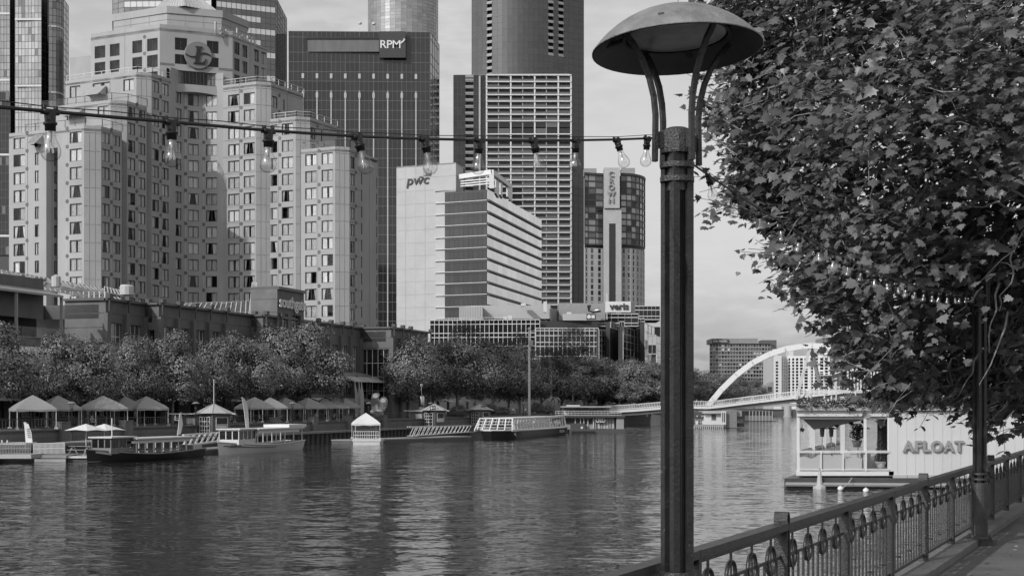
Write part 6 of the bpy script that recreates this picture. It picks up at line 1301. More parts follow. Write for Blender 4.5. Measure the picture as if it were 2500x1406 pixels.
# long tour boat
cA, cB = wl(1250, 1073), wl(1388, 1060); a, b = cA - NR * 3.1, cB - NR * 3.1; c, rz = boat_loc(b, a); L_ = (a - b).length; t = thing('tour_boat', 'long low tour boat with white framed glass cabin and black hull', 'boat', c, 'moored passenger boats', True, rz); k = L_ / 2; tour = t
mb = MB(); rows = hull(mb, L_, 6.2, lambda q: 1.15 + .25 * max(0, q - .7), full=.72, stern=.95, blunt=9); mb.build('hull', [black, offwhite], t, True); mb = MB(); [mb.tube([(r[5][0], r[5][1] * sd, r[5][2] + .1) for r in rows], .16, 6) for sd in (1, -1)]; mb.build('gunwale', white, t)
z0, z1 = 1.3, 3.0; x0, x1 = -k + .8, k - 2.6
mb = MB()
for sd in (1, -1):
    n = 18
    for i in range(n + 1): x = x0 + (x1 - x0) * i / n; wd = .32 if i % 6 == 0 else .11; mb.bar((x + .35, sd * 2.85, z0), (x, sd * 2.45, z1), wd, .1)
    mb.bar((x0, sd * 2.48, z1), (x1, sd * 2.48, z1), .2, .2); mb.bar((x0, sd * 2.85, z0), (x1 + 1.5, sd * 2.85, z0), .2, .3)
for i in range(6): y = -2.85 + 5.7 * i / 5; mb.bar((x1 + 1.7, y, z0), (x1 + .2, y * .87, z1), .16, .12)
[mb.bar((x1 + .2 + 1.7 * (1 - f), -2.85 + .4 * f, z0 + (z1 - z0) * f), (x1 + .2 + 1.7 * (1 - f), 2.85 - .4 * f, z0 + (z1 - z0) * f), .09, .08) for f in (.25, .5, .75, 1)]
mb.build('cabin_frame', white, t)
for sd in (1, -1):
    for i in range(18): x = x0 + (x1 - x0) * (i + .5) / 18; put('cabin_window', panel_mesh(g_tourw, 'cabin_window') if False else panel_mesh(g_clear, 'cabin_window'), t, Matrix.Translation((x + .17, sd * 2.65, (z0 + z1) / 2)) @ Matrix.Rotation(R(13 * sd), 4, 'X') @ Matrix.Diagonal(((x1 - x0) / 18 - .1, .2, z1 - z0, 1)))
mb = MB(); mb.box(((x0 + x1) / 2, 0, z1 + .06), (x1 - x0, 4.7, .1)); mb.build('cabin_roof', offwhite, t)
for i in range(26): mb = MB(); x = x0 + 1 + i * (x1 - x0 - 2) / 26; mb.box((x, 1.4, 1.5), (.5, 1.3, .9)); mb.box((x, -1.4, 1.5), (.5, 1.3, .9)); mb.build('seat', dkgrey, t)
mb = MB(); mb.lathe([(.30, -.1), (.42, -.1), (.42, .1), (.30, .1), (.30, -.1)], 14, (k - 1.6, 3.2, .7), M=Matrix.Rotation(R(90), 3, 'X')); mb.build('tyre_fender', rubber, t)
text('hull_name', 'MELBOURNE', .62, c + Vector((math.cos(rz), math.sin(rz), 0)) * (-k + 5.2) + Vector((math.sin(rz), -math.cos(rz), 0)) * -3.14 + Vector((0, 0, .62)), (-math.cos(rz), -math.sin(rz), 0), t, ltgrey, .02, .01)
# two deck houseboat
a, b = wl(1390, 1060.5), wl(1528, 1056); D = 250; hbz = thing('houseboat', 'two decked dark houseboat with white framed windows behind the tour boat', 'boat', P(1450, D) + Vector((0, 0, WATER)))
def hx(n_, x0, x1, y0, y1, D0, dp, m): return boxpx(hbz, n_, x0, x1, y0, y1, D0, dp, m)
hx('hull', 1390, 1528, 1047, 1063, D, 7, dkgrey); hx('hull_skirt', 1396, 1452, 1052, 1062, D - .4, .5, black); hx('lower_cabin', 1347, 1455, 1018, 1048, D + 1.2, 5, midgrey); hx('stern_house', 1505, 1523, 1018, 1047, D + .5, 6, midgrey); hx('upper_deck', 1344, 1526, 1014, 1018, D, 7.5, dkgrey)
for x0, x1 in ((1347, 1356), (1358, 1364), (1366, 1372), (1375, 1402), (1406, 1416), (1418, 1424), (1427, 1434), (1437, 1447)): hx('window', x0, x1, 1021, 1034, D + 1.05, .12, g_dark)
for x in (1346, 1356.5, 1364.5, 1372.5, 1403.5, 1416.5, 1424.5, 1434.5, 1448): hx('window_post', x, x + 1.6, 1019, 1036 if x < 1400 else 1046, D + .95, .2, white)
hx('window_head', 1346, 1450, 1018.5, 1020.5, D + .94, .2, white)
for i in range(7): hx('hull_curtain', 1452 + i * 7, 1457.5 + i * 7, 1022, 1046, D + 1.5, .2, rc((ltgrey, midgrey)))
hx('tarpaulin', 1393, 1428, 1033, 1047, D + .2, 2, dkgrey); hx('notice', 1418, 1423, 1041, 1046, D + .1, .1, white)
hx('canopy_roof', 1370, 1492, 991, 994.5, D + .6, 6, midgrey); hx('canopy_edge', 1384, 1416, 988.5, 991, D + .6, 3, white)
for x in (1372, 1398, 1420, 1443, 1462, 1480, 1490): hx('canopy_post', x, x + 1.1, 994, 1015, D + .7, .12, dkgrey)
mb = MB(); [mb.bar(at(1356, y, D + .2), at(1516, y, D + .2), .05, .06) for y in (1003, 1008, 1013)]; [mb.bar(at(x, 1014, D + .2), at(x, 1003, D + .2), .05, .05) for x in range(1356, 1517, 8)]; mb.build('deck_rail', offwhite, hbz)
hx('clear_blind', 1376, 1488, 995, 1012, D + 5.5, .05, ltgrey)
for x in range(1460, 1473, 6): mb = MB(); mb.lathe([(.28, -.08), (.45, -.08), (.45, .08), (.28, .08), (.28, -.08)], 14, at(x, 1025, D + .9), M=Matrix.Rotation(R(90), 3, 'X')); mb.build('life_ring', offwhite, hbz)
# ================================================================== PONTOONS, GANGWAYS
def rail(par, pts, h, n, m, name='rail', nb=2):
    mb = MB()
    for a, b in zip(pts, pts[1:]):
        for k in range(nb): mb.bar(a + Vector((0, 0, h * (1 - k / nb))), b + Vector((0, 0, h * (1 - k / nb))), .06, .06)
        for i in range(n + 1): p = a.lerp(b, i / n); mb.bar(p, p + Vector((0, 0, h)), .05, .05)
    mb.build(name, m, par)
pz = WATER + .55
def pontoon(name, label, pa, pb, wd, mdeck=midgrey):
    d = (pb - pa).normalized(); nn_ = Vector((d.y, -d.x, 0)); t = thing(name, label, 'pontoon', Vector((pa.x, pa.y, WATER)))
    q = [pa, pb, pb - nn_ * wd, pa - nn_ * wd]; mb = MB(); mb.prism(q if (q[1] - q[0]).cross(q[2] - q[0]).z > 0 else q[::-1], WATER - .4, pz - .15); mb.build('float', conc, t); mb = MB(); mb.prism([x + (x - (pa + pb - nn_ * wd) / 2).normalized() * .08 for x in (q if (q[1] - q[0]).cross(q[2] - q[0]).z > 0 else q[::-1])], pz - .15, pz); mb.build('deck', mdeck, t)
    n = int((pb - pa).length / 4)
    for i in range(n): a_ = pa.lerp(pb, (i + .5) / n) + nn_ * .05; m_ = MB(); m_.bar(a_ - d * 1.9 + Vector((0, 0, pz - .35)), a_ + d * 1.9 + Vector((0, 0, pz - .35)), .08, .22); m_.build('fascia_board', timber, t)
    return t, d, nn_
pA = thing('boarding_stage', 'pale floating stage with railing beside the dark launch', 'pontoon', wl(140, 1125))
D = 128
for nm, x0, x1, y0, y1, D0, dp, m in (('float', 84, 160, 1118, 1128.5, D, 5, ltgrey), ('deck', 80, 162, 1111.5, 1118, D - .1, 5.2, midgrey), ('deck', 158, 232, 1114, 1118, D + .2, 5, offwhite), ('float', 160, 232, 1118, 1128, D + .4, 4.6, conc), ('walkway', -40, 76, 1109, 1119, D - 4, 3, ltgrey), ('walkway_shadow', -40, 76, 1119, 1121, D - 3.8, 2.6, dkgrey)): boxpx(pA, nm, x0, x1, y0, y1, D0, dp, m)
rail(pA, [at(82, 1108, D + 1), at(158, 1106, D + 1.5)], .95, 26, offwhite); rail(pA, [at(-40, 1109, D - 3.8), at(74, 1107, D - 3.8)], .95, 30, midgrey); rail(pA, [at(80, 1102, D + 8), at(245, 1090, D + 12)], .7, 40, offwhite)
for x in (15, 29, 50): mb = MB(); mb.tube([at(x, 1118, D + 3.4), at(x, 1140, D + 3.4)], .14, 6); mb.build('pile', conc, pA)
pt_ = thing('picnic_table', 'pale timber picnic table on the floating stage', 'table', at(197, 1113, 130)); zt_ = at(197, 1089, 130).z; c = P(197, 130.5)
mb = MB(); mb.box((c.x, c.y, zt_), (2.0, .8, .07)); mb.build('table_top', timber, pt_)
for sy in (-.75, .75): mb = MB(); mb.box((c.x, c.y + sy, zt_ - .32), (2.0, .3, .06)); mb.build('bench', timber, pt_)
for sx in (-.7, .7): mb = MB(); mb.bar((c.x + sx - .35, c.y - .4, zt_ - .85), (c.x + sx, c.y - .1, zt_), .1, .1); mb.bar((c.x + sx + .35, c.y + .4, zt_ - .85), (c.x + sx, c.y + .1, zt_), .1, .1); mb.build('leg', offwhite, pt_)
for x, w_, D0 in ((210, 'left', 131), (255, 'right', 134)):
    u = thing('parasol', '%s of two white parasols above the floating stage' % w_, 'parasol', at(x, 1110, D0)); top = at(x, 1034, D0); mb = MB(); mb.tube([at(x, 1110, D0), top], .045, 8); mb.build('pole', offwhite, u)
    mb = MB(); c8 = [top + Vector((1.95 * math.cos(R(20 + 90 * i)), 1.95 * math.sin(R(20 + 90 * i)), -.62)) for i in range(4)]; pts = [c8[0], (c8[0] + c8[1]) / 2 + Vector((0, 0, .08)), c8[1], (c8[1] + c8[2]) / 2 + Vector((0, 0, .08)), c8[2], (c8[2] + c8[3]) / 2 + Vector((0, 0, .08)), c8[3], (c8[3] + c8[0]) / 2 + Vector((0, 0, .08))]
    mb.add([top] + pts, [(0, 1 + i, 1 + (i + 1) % 8) for i in range(8)]); mb.build('canopy', canvas_w, u)
ff = thing('feather_banner', 'pale feather banner with dark lettering on the left walkway', 'banner', at(75, 1105, 131)); oz = lambda x, y: at(x, y, 131)
mb = MB(); mb.plate([oz(64, 1095), oz(62, 1070), oz(60, 1045), oz(57.5, 1029), oz(64, 1030.5), oz(70, 1036), oz(75, 1047), oz(78, 1062), oz(80, 1085), oz(80.5, 1098)], (0, 1, 0), .03); mb.build('cloth', canvas_w, ff); mb = MB(); mb.tube([oz(81, 1108), oz(80, 1080), oz(77, 1055), oz(70, 1035), oz(58, 1029)], .025, 5); mb.build('pole', dkgrey, ff)
for i in range(5): mb = MB(); y = 1046.5 + i * 5; mb.plate([at(64.5 + i * .6, y + 1.2, 130.95), at(73 + i * .6 - (i % 2), y + 1.2, 130.95), at(73 + i * .6 - (i % 2), y - 1.2, 130.95), at(64.5 + i * .6, y - 1.2, 130.95)], (0, -1, 0), .01); mb.build('print_line', midgrey, ff)
wb = thing('work_boat', 'small white boat moored behind the left walkway', 'boat', wl(25, 1120)); D = 129; boxpx(wb, 'hull', -20, 62, 1081, 1100, D, 3, ltgrey); boxpx(wb, 'gunwale', -20, 62, 1081, 1085, D - .1, 3.2, white); [boxpx(wb, 'davit', x, x + 2, 1074, 1084, D + .5, .2, white) for x in (3, 16)]
# long dock with small white marquee and truss gangway
pa, pb = wl(868, 1084), wl(1150, 1073.5)
dk2, d_, n_ = pontoon('long_dock', 'long low floating dock between the small white marquee and tour boat', pa, pb, 4.0)
ws_ = thing('white_stage', 'white floating stage under the small white marquee', 'pontoon', wl(895, 1085)); D0 = (EYE - WATER) * F / (1085 - HY)
boxpx(ws_, 'float', 862, 927, 1077, 1086, D0, 5, offwhite); boxpx(ws_, 'deck', 860, 930, 1071.5, 1077, D0 - .1, 5.2, offwhite); rail(ws_, [at(863, 1071, D0 + .2), at(925, 1071, D0 + .2)], .95, 14, white)
mq = MB(); cw = CAN.copy(); cw.materials.clear(); cw.materials.append(canvas_w); vw = VAL.copy(); vw.materials.clear(); vw.materials.append(canvas_w)
marquee(893, 0, 'small white marquee on the floating stage', .25, .86, Z(1072, D0), None, (cw, vw), D0 + 2.4)
gw = thing('gangway', 'white truss gangway leading down to the long dock', 'gangway', at(1010, 1060, 196)); A_, B_ = at(1006, 1064, 196), at(1150, 1054, 222)
for off in (0, 1.6):
    mb = MB(); n = 15; o_ = Vector((-.3, 1, 0)).normalized() * off
    mb.bar(A_ + o_, B_ + o_, .1, .12); mb.bar(A_ + o_ + Vector((-.3, 0, 1.25)), B_ + o_ + Vector((0, 0, .95)), .12, .12)
    for i in range(n): k = i / n; p = A_.lerp(B_, k) + o_; mb.bar(p, p + Vector((.55, 0, 1.2 - .25 * k)), .10, .08)
    mb.build('truss', offwhite, gw)
mb = MB(); mb.bar(A_ + Vector((0, .8, 0)), B_ + Vector((0, .8, 0)), 1.6, .1); mb.build('walkway', midgrey, gw)
gw2 = thing('gangway', 'pale truss gangway behind the two river launches', 'gangway', at(450, 1090, 146)); A_, B_ = at(448, 1088, 147), at(570, 1072, 164)
for off in (0, 1.5):
    mb = MB(); o_ = Vector((-.3, 1, 0)).normalized() * off; mb.bar(A_ + o_, B_ + o_, .1, .1); mb.bar(A_ + o_ + Vector((0, 0, 1.1)), B_ + o_ + Vector((0, 0, .9)), .12, .14); [mb.bar(A_.lerp(B_, i / 9) + o_, A_.lerp(B_, i / 9) + o_ + Vector((.5, 0, 1.05)), .1, .08) for i in range(9)]; mb.build('truss', offwhite, gw2)
mb = MB(); mb.bar(A_ + Vector((0, .75, 0)), B_ + Vector((0, .75, 0)), 1.5, .1); mb.build('walkway', midgrey, gw2)
pontoon('boat_dock', 'low floating dock between the dark launch and the white launch', wl(440, 1113), wl(700, 1095), 3.0)
# promenade rail, planters
pr = thing('promenade_railing', 'dark low railing along the edge of the upper far promenade', 'railing', bk(0, -2.2, UPZ)); mb = MB(); [mb.bar(bk(-40, -2.3, UPZ + z), bk(300, -2.3, UPZ + z), .06, .06) for z in (1.0, .15)]; mb.build('rails', frame_dk, pr)
mb = MB(); [mb.bar(bk(s * .5, -2.3, UPZ), bk(s * .5, -2.3, UPZ + 1.0), .03, .03) for s in range(-70, 280)]; o = mb.build('bars', frame_dk, pr); o['kind'] = 'stuff'
for i, (x, w_) in enumerate(((153, 'right of the second marquee'), (308, 'below the fourth marquee'), (671, 'under the second marquee right of the hut'), (765, 'under the grey marquee'), (850, 'below the leaf shaped sculpture'), (936, 'below the mosaic sculpture'))):
    t = thing('stone_pier', 'plain grey stone pier ' + w_, 'pier', bk(s_at(x, -1.7), -1.7, LOZ), 'stone piers in the promenade wall', True, ang); mb = MB(); mb.box((0, 0, .95), (1.5, .8, 1.9)); mb.box((0, 0, 1.93), (1.62, .92, .1)); mb.build('block', stone_rt, t)
# ================================================================== SCULPTURES, PILLARS
lf = thing('leaf_sculpture', 'group of three tall pale leaf shaped blades on the promenade', 'sculpture', bk(s_at(882, -5), -5, UPZ)); D0 = bk(s_at(882, -5), -5).y
for x0, x1, xt, yt, dd_ in ((867, 874, 866, 927, 0), (874, 882, 876, 927, .5), (880, 888, 882, 928, -.3)):
    o_ = lambda x, y: at(x, y, D0 + dd_); mb = MB(); mb.plate([o_(x0, 1022), o_(x1, 1022), o_(x1 + .6, 985), o_(x1 - .5, 960), o_(xt + 1.8, 940), o_(xt + .6, yt), o_(xt - .6, yt), o_(xt - .5, 945), o_(x0 - .6, 965), o_(x0 - .5, 990)][::-1], (0, 1, 0), .25); mb.build('blade', ltgrey, lf)
ms_ = thing('mosaic_sculpture', 'rounded two lobed mosaic sculpture beside the leaf blades', 'sculpture', bk(s_at(930, -5), -5, UPZ)); D0 = bk(s_at(930, -5), -5).y; mos = mat('mosaic_tiles', .16, .4, var=.7, scale=6)
o_ = lambda x, y: at(x, y, D0); mb = MB()
mb.plate([o_(912, 1018), o_(936, 1018), o_(936, 1005), o_(943, 995), o_(946, 980), o_(944, 972), o_(938, 968), o_(931, 970), o_(926, 976), o_(924, 970), o_(927, 964), o_(924, 959), o_(917, 958), o_(910, 961), o_(907, 968), o_(905, 985), o_(908, 1005)][::-1], (0, 1, 0), .9); mb.build('body', mos, ms_)
mb = MB(); mb.plate([o_(914, 1004), o_(934, 1004), o_(934, 1000), o_(922, 999), o_(922, 985), o_(916, 987)][::-1] , (0, -1, 0), .15); mb.build('pale_patch', ltgrey, ms_)
for x, y in ((917, 967), (936, 978)): mb = MB(); mb.lathe([(0, .12), (.34, .1), (.36, 0)], 14, o_(x, y) - Vector((0, .02, 0)), M=Matrix.Rotation(R(90), 3, 'X'), sx=1.3); mb.build('disc', ltgrey, ms_)
sp_ = thing('steel_column', 'polished steel column topped by a thin rod and ball', 'column', bk(s_at(1029, -4), -4, UPZ)); q = bk(s_at(1029, -4), -4); D0 = q.y
mb = MB(); mb.lathe([(0, UPZ), (.5, UPZ), (.5, Z(969, D0)), (.4, Z(966, D0)), (.12, Z(964, D0)), (0, Z(963, D0))], 18, (q.x, q.y, 0)); mb.build('drum', steel, sp_, True); mb = MB(); mb.tube([(q.x, q.y, Z(964, D0)), (q.x, q.y, Z(943, D0))], .05, 6); mb.lathe([(0, -.3), (.25, -.15), (.25, .15), (0, .3)], 10, (q.x, q.y, Z(940, D0))); mb.build('rod', offwhite, sp_); mb = MB(); mb.lathe([(.51, UPZ + .3), (.51, UPZ + 1.9)], 18, (q.x, q.y, 0)); mb.build('notices', ltgrey, sp_)
wp = thing('wrapped_pillar', 'pale patterned pillar near the stern of the tour boat', 'pillar', bk(s_at(1292, -6), -6, UPZ)); q = bk(s_at(1292, -6), -6); mb = MB(); mb.lathe([(0, UPZ), (.34, UPZ), (.34, Z(983, q.y)), (.4, Z(982, q.y)), (.4, Z(980, q.y)), (0, Z(979, q.y))], 14, (q.x, q.y, 0)); mb.build('shaft', mat('patterned_wrap', .4, .6, var=.5, scale=5), wp, True)
# palm
pm_ = thing('palm_tree', 'small palm with drooping fronds behind the houseboat', 'tree', bk(s_at(1352, -5), -5, UPZ)); q = bk(s_at(1352, -5), -5, UPZ); h = Z(972, q.y) - UPZ
mb = MB(); mb.tube([q, q + Vector((.1, 0, h * .5)), q + Vector((0, 0, h))], [.2, .17, .15], 8); mb.build('trunk', bark, pm_); mb = MB()
for i in range(26):
    a = i * 2.4; l_ = random.uniform(1.6, 2.4); e = Vector((math.cos(a), math.sin(a), 0)); up_ = random.uniform(.2, 1.1)
    pts = [q + Vector((0, 0, h)) + e * l_ * f + Vector((0, 0, up_ * f * 2 - 2.4 * f * f)) for f in (0, .3, .6, 1)]; sd = Vector((-e.y, e.x, 0))
    for p0, p1, w0, w1 in zip(pts, pts[1:], (.1, .32, .25), (.32, .25, .02)): mb.add([p0 - sd * w0, p0 + sd * w0, p1 + sd * w1, p1 - sd * w1], [(0, 1, 2, 3)])
mb.build('fronds', midgrey, pm_)
# ================================================================== FLOATING BAR (right)
D = 88.0; fbz = thing('floating_bar', 'white two level floating bar with planted balcony moored at right', 'barge', at(1935, 1190, D))
def q_(x, y, dp=0.0): p = at(x, y, D); return p + SDV * dp
SDV = Vector((.317, .948, 0)); FX = Vector((1, 0, 0))
def bxs(n_, x0, x1, y0, y1, d0, d1, m):
    a, b = at(x0, y1, D), at(x1, y0, D); mb = MB(); A_ = [Vector((a.x, D, 0)) + SDV * d0, Vector((b.x, D, 0)) + SDV * d0, Vector((b.x, D, 0)) + SDV * d1, Vector((a.x, D, 0)) + SDV * d1]; mb.prism(A_, a.z, b.z); return mb.build(n_, m, fbz)
DP = 30
bxs('pontoon', 1918, 2500, 1166, 1196, -.6, DP, dkgrey); mb = MB(); mb.tube([at(1918, 1182, D - .7), at(2500, 1186, D - .7)], .14, 8); mb.build('fender_tube', midgrey, fbz)
bxs('deck', 1944, 2182, 1150, 1160.5, 0, DP, white); bxs('deck_trim', 1950, 2178, 1160.5, 1164, .2, DP, midgrey)
wallm = mat('white_boarding', .58, .5, var=.07, scale=.6, streak=.8)
for i in range(15): x0 = 2170 + i * 22; bxs('wall_board', x0, x0 + 21.6, 1005, 1160, .0, .12, wallm)
bxs('wall_core', 2172, 2500, 1004, 1159, .12, DP, white)
for i in range(9): bxs('hull_plate', 2180 + i * 36, 2215 + i * 36, 1159, 1169, -.05, .1, ltgrey)
text('wall_letters', 'AFLOAT', .92, at(2279, 1090.5, D - .12), (1, 0, 0), fbz, midgrey, .12, .035, xs=.95, sp=1.2)
# ground floor posts, beam, awning
for x in (1944.5, 2108, 2166): bxs('post', x, x + 7.5, 1012 if x > 2000 else 1005, 1150, .1, .35, white)
for i in range(1, 5):
    for w_ in (0,): p = at(1946, 1150, D) + SDV * (i * 7.0); mb = MB(); mb.box((p.x + .1, p.y, (p.z + at(1946, 1018, D).z) / 2), (.32, .3, 3.35)); mb.build('post', white, fbz)
bxs('beam', 1945, 2172, 1007, 1016, 0, .3, white); bxs('beam_trim', 1945, 2172, 1002.5, 1006, -.08, .3, white); bxs('beam_inner', 1952, 2168, 1016, 1023, .3, .5, offwhite); bxs('ceiling', 1946, 2172, 1003, 1006, .3, DP, canvas)
mb = MB()
for i in range(6):
    y0, y1 = i * 2.2 + .6, i * 2.2 + 2.4; A_ = q_(1956, 1020, y0); B_ = q_(2110, 1020, y0); mb.add([A_ + Vector((0, 0, -.05)), B_, B_ + SDV * 1.9, A_ + SDV * 1.0 + Vector((.6, 0, -.75)), A_ + SDV * 1.9], [(0, 1, 2, 3), (0, 3, 4)])
mb.build('awning_cloth', canvas, fbz)
bxs('planter_beam', 1944, 2500, 988, 1002, -.25, .25, ltgrey); bxs('upper_floor', 1946, 2500, 1001, 1003.5, .3, DP, midgrey)
bxs('bar_counter', 2120, 2168, 1020, 1150, 7.5, 7.8, dkgrey)
# front railing with wavy panels
for y in (1100.5, 1104, 1146): mb = MB(); mb.bar(at(1951, y, D - .02), at(2172, y, D - .02), .06, .06); mb.build('rail', white, fbz)
for x in (2003, 2057, 2113): bxs('rail_post', x, x + 3.4, 1100, 1150, -.05, .05, white)
def wavy(x0, x1, f):
    n = 24; top = [at(x0 + (x1 - x0) * i / n, f(i / n), D + .08) for i in range(n + 1)]; mb = MB(); mb.plate([at(x0, 1145, D + .08), at(x1, 1145, D + .08)] + top[::-1], (0, 1, 0), .04); mb.build('wavy_panel', wallm, fbz)
wavy(1952, 2003, lambda k: 1117 - 3 * math.sin(k * 7) - (10 * max(0, k - .55) * 2.2)); wavy(2006.5, 2057, lambda k: 1106 + 9 * (1 - abs(math.sin(k * 2 * math.pi)) ** .6) * (1 if .25 < k < .75 else .3)); wavy(2060.5, 2104, lambda k: 1117 - 2.5 * math.sin(k * 6 - 2))
for x0, x1 in ((1952, 2003), (2006.5, 2057), (2060.5, 2113), (2117, 2170)): put('rail_glass', BPANE, fbz, frame((at(x0, 1124, D + .03) + at(x1, 1124, D + .03)) / 2, FX) @ Matrix.Diagonal(((x1 - x0) / F * D, .6, 1.0, 1)))
for i in range(6):
    A_, B_ = at(1948, 1102, D) + SDV * (i * 4.2 + .2), at(1948, 1102, D) + SDV * (i * 4.2 + 4.0); mb = MB(); mb.bar(A_, B_, .06, .1); [mb.bar(A_.lerp(B_, k / 6) - Vector((0, 0, 1.1)), A_.lerp(B_, k / 6), .06, .3) for k in range(7)]; mb.build('side_rail', midgrey, fbz)
# upper level: railing, posts, sail, striped screen, metal roof
for y in (953.5, 957.5): mb = MB(); mb.bar(at(1968, y, D + .2), at(2155, y, D + .2), .07, .08); mb.build('upper_rail', white, fbz)
for x in (1968, 2027, 2086, 2146): bxs('upper_rail_post', x, x + 3.5, 953, 990, .15, .28, white)
for i, x in enumerate((1972, 1997, 2018, 2039)): bxs('upper_post', x, x + 3.6, 898 + i * 6, 990, 1 + i * 2.2, 1.2 + i * 2.2, white)
bxs('post_bracket', 1957, 1974, 895, 899, 1, 1.2, white); bxs('post_bracket', 1984, 1999, 900, 904, 3.2, 3.4, white)
n = 16
for i in range(n): x0 = 2060 + i * 8.2; bxs('screen_slat', x0, x0 + 4.6, 903, 953, 2.0, 2.15, white)
bxs('screen_back', 2058, 2300, 903, 990, 2.4, 2.5, mat('screen_shadow', .12, .8)); bxs('screen_head', 2057, 2300, 899, 903.5, 1.95, 2.3, white)
mb = MB(); A_, B_, C_, E_ = q_(2057, 921 - 23, 2), q_(2320, 898, 2), q_(2320, 855, 6), q_(2066, 855, 6); mb.plate([A_, B_, C_, E_], (0, .5, 1), .08); ro = mb.build('metal_roof', midgrey, fbz)
for i in range(14): k = i / 14; mb = MB(); mb.bar(A_.lerp(B_, k) + Vector((0, -.05, .06)), E_.lerp(C_, k) + Vector((0, -.05, .06)), .06, .08); mb.build('roof_seam', dkgrey, ro)
mb = MB(); S0 = [q_(1990, 914, 2), q_(2022, 913, 2.2), q_(2060, 899, 2), q_(2056, 906, 4), q_(2022, 918, 4.5), q_(1992, 917, 4)]; mb.plate(S0, (0, 0, -1), .04); mb.build('shade_sail', canvas_w, fbz)
mb = MB(); [mb.bar(q_(2016 + i * 4, 899 - i * 1.5, 3), q_(2060, 897 - i * 1.5, 3 + i * .5), .12, .05) for i in range(6)]; mb.build('roof_battens', white, fbz)
# planting on the balcony edge (a mass of small leaves and flowers)
def shrub(name, label, c, rad, n, par=None, m=leaf_pot, ls=.07, zs=1.0):
    g = rng.normal(0, 1, (n, 3)); g /= np.linalg.norm(g, axis=1, keepdims=True); pp_ = np.array(c) + g * np.array(rad) * rng.uniform(.4, 1, (n, 1)) ** .4
    me = leaf_cloud('foliage', pp_, g + rng.normal(0, .5, (n, 3)) + [0, -.2, .5], rng.normal(0, 1, (n, 3)), rng.uniform(.6, 1.4, n) * ls, rng.uniform(.5, 1.6, n), QUAD, m); return me
pls, nrs, tns = [], [], []
for i in range(5200):
    x = rng.uniform(1944, 2420); dens = .5 + .5 * math.sin(x * .09) * math.sin(x * .023 + 1)
    y = 986 - abs(rng.normal(0, 7)) * (.5 + dens) if rng.random() < .7 else 988 + abs(rng.normal(0, 6)) * (.3 + dens); p = at(x, y, D - .25 + rng.normal(0, .18)); pls.append(p); nrs.append(rng.normal(0, .6, 3) + [-.2, -.7, .5]); tns.append(rng.uniform(.5, 1.6) if rng.random() > .05 else 9)
me = leaf_cloud('foliage', np.array(pls), np.array(nrs), rng.normal(0, 1, (len(pls), 3)), rng.uniform(.05, .12, len(pls)), np.array(tns), QUAD, leaf_pot)
o = put('trailing_plants', me); tag(o, 'trailing plants and small flowers along the floating bar balcony', 'plants', kind='stuff')
def potted(x, y, dep, hgt, w_, label, pot=True, conical=True):
    b = q_(x, y, dep); t = thing('potted_shrub', label, 'plant', b)
    n = 900; k = rng.uniform(0, 1, n); a = rng.uniform(0, 6.28, n); r = w_ * (1 - k * (.75 if conical else .1)) * rng.uniform(.5, 1, n) * (np.minimum(1, k * 6) if not conical else 1)
    pp_ = np.stack([b.x + r * np.cos(a), b.y + r * np.sin(a), b.z + .45 + k * hgt], 1); nv = np.stack([np.cos(a), np.sin(a), .5 + 0 * a], 1) + rng.normal(0, .5, (n, 3))
    put('foliage', leaf_cloud('foliage', pp_, nv, rng.normal(0, 1, (n, 3)), rng.uniform(.05, .11, n), rng.uniform(.5, 1.6, n), QUAD, leaf_pot), t)
    mb = MB(); mb.tube([b + Vector((0, 0, .3)), b + Vector((0, 0, .45 + hgt * .7))], .03, 6); mb.build('stem', bark, t)
    mb = MB(); mb.lathe([(0, 0), (.22, 0), (.30, .3), (.33, .34), (.34, .46), (.30, .46), (.28, .40), (0, .40)], 18, b, mi=0); mb.build('pot', white if pot else ltgrey, t, True)
potted(2146, 1146, 1.2, 1.9, .42, 'tall conical shrub in a white decorated pot inside the floating bar')
potted(2068, 1099, 7, 1.1, .5, 'leafy shrub in a grey pot deep inside the floating bar', False, False); potted(2118, 990, 1.0, 1.2, .5, 'cone shaped shrub on the upper deck of the floating bar', False)
potted(2052, 985, 3.0, 1.9, .45, 'tall shrub on the upper deck beside the striped screen', False)
for x, y, dep, w_ in ((1992, 1147, 3.5, 'leftmost'), (2009, 1147, 5, 'second from left'), (2064, 1147, 9, 'third from left, under the awning'), (2097, 1147, 4, 'rightmost, dark hooded')):
    b = q_(x, 1150, dep); zt_ = Z(1046 + dep * .2, b.y); t = thing('patio_heater', 'tall patio heater inside the floating bar, ' + w_, 'heater', b, 'patio heaters on the floating bar'); mb = MB(); mb.tube([b, Vector((b.x, b.y, zt_))], .035, 8); mb.build('pole', steel, t); mb = MB(); mb.lathe([(0, zt_ - .5), (.12, zt_ - .5), (.15, zt_ - .1), (.15, zt_), (0, zt_)], 12, (b.x, b.y, 0)); mb.build('burner', dkgrey, t); mb = MB(); mb.lathe([(.42, zt_ + .0), (.2, zt_ + .1), (0, zt_ + .14)], 16, (b.x, b.y, 0)); mb.build('reflector', midgrey if 'dark' not in w_ else black, t)
for i, (x, y) in enumerate(((1957, 1049), (1995, 1045), (2026, 1041), (2055, 1036), (2080, 1033))):
    p = q_(x, y, i * 2.0 + .3); t = thing('spot_speaker', 'small black box hanging under the floating bar ceiling, number %d from the left' % (i + 1), 'speaker', p, 'boxes under the floating bar ceiling'); t['label'] = 'small black box under the floating bar ceiling, ' + ['leftmost', 'second from left', 'middle one', 'fourth from left', 'rightmost'][i]; mb = MB(); mb.box(p, (.22, .2, .22), Matrix.Rotation(.5, 3, 'Y')); mb.build('box', black, t); mb = MB(); mb.bar(p, p + Vector((0, 0, .35)), .03, .03); mb.build('bracket', black, t)
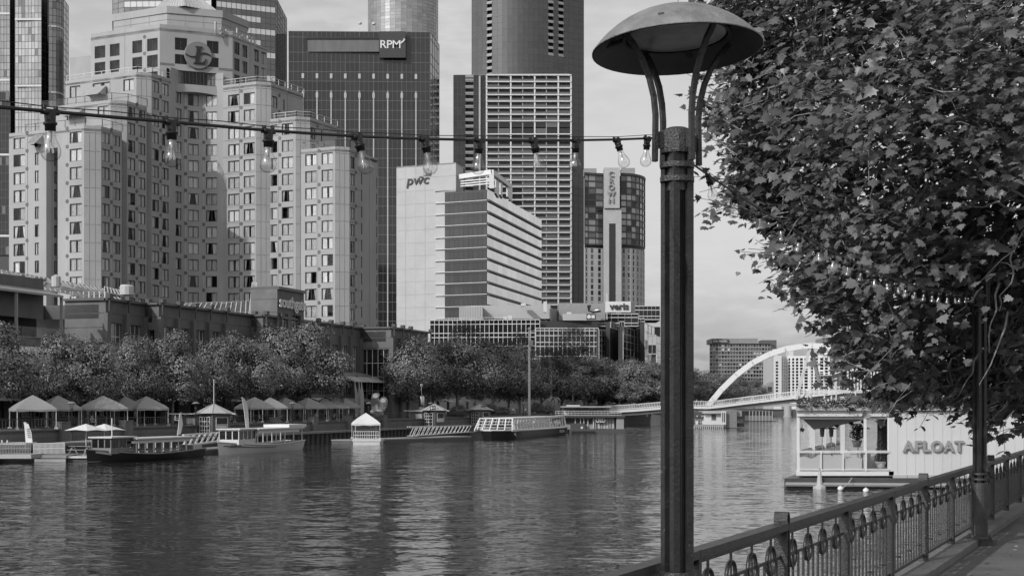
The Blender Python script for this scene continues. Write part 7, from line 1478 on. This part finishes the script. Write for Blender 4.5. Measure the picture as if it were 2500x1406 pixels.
for i, (x, dep) in enumerate(((1985, 9), (2022, 13), (2075, 11), (2100, 6))):
    b = q_(x, 1150, dep); t = thing('cafe_chair', 'pale cafe chair inside the floating bar, ' + ['leftmost', 'second from left', 'third from left', 'rightmost'][i], 'chair', b, 'chairs on the floating bar'); mb = MB(); mb.box(b + Vector((0, 0, .45)), (.45, .45, .05)); mb.build('seat', offwhite, t); mb = MB(); mb.box(b + Vector((0, .2, .72)), (.45, .05, .45)); mb.build('backrest', offwhite, t)
    for sx in (-.19, .19):
        for sy in (-.19, .19): mb = MB(); mb.bar(b + Vector((sx, sy, 0)), b + Vector((sx, sy, .45)), .04, .04); mb.build('leg', offwhite, t)
# buoys, marker cone
mb = MB(); mb.lathe([(.002, -.16), (.14, -.1), (.185, 0), (.15, .11), (.05, .17), (.002, .18)], 16); bu_ = mb.mesh('float', white, True); mb = MB(); mb.lathe([(.03, .16), (.05, .2), (.02, .24)], 8); bu2 = mb.mesh('cap', midgrey)
for i, (x, y, w_) in enumerate(((1940, 1186, 'leftmost of the row'), (1994, 1189, 'half hidden behind the marker cone'), (2052, 1194, 'just right of the marker cone'), (2114, 1199, 'second right of the marker cone'), (2176, 1203, 'nearest the iron railing'))):
    p = wl(x, y + 2); t = thing('buoy', 'round white buoy in front of the floating bar, ' + w_, 'buoy', p + Vector((0, 0, .08)), 'white buoys in front of the floating bar', True); put('float', bu_, t); put('cap', bu2, t)
p = wl(2001, 1192); t = thing('marker_cone', 'tall grey marker cone standing in the water before the floating bar', 'marker', p, None, True); mb = MB(); mb.lathe([(0, -.1), (.42, -.1), (.40, .12), (.2, .22), (.09, 1.05), (0, 1.06)], 8); mb.build('cone', ltgrey, t); mb = MB(); mb.tube([(0, 0, 1.0), (0, 0, 1.25)], .05, 6); mb.build('tip', midgrey, t)
rp_ = thing('mooring_rope', 'slack mooring rope from the floating bar to the buoys', 'rope', at(2072, 1168, D - .7)); mb = MB(); mb.tube([at(2080, 1166, D - .7), at(2070, 1180, D - 1.5), at(2055, 1194, D - 3)], .025, 5); mb.build('rope', offwhite, rp_)

# fallen leaves and flecks on the near pavement
n = 420; Dd = rng.uniform(9, 34, n); of = np.abs(rng.normal(.35, 1.5, n)) + .26; pts = np.array([tuple(fp(d, PAVE + .008, o)) for d, o in zip(Dd, of)])
me = leaf_cloud('fallen_leaves', pts, rng.normal(0, .15, (n, 3)) + [0, 0, 1], rng.normal(0, 1, (n, 3)), rng.uniform(.02, .075, n), rng.uniform(.6, 3.2, n), QUAD, leaf_near)
o = put('fallen_leaves', me); tag(o, 'scattered fallen leaves and flecks on the near pavement', 'leaves', kind='stuff')
flush_panels()
flush_text()
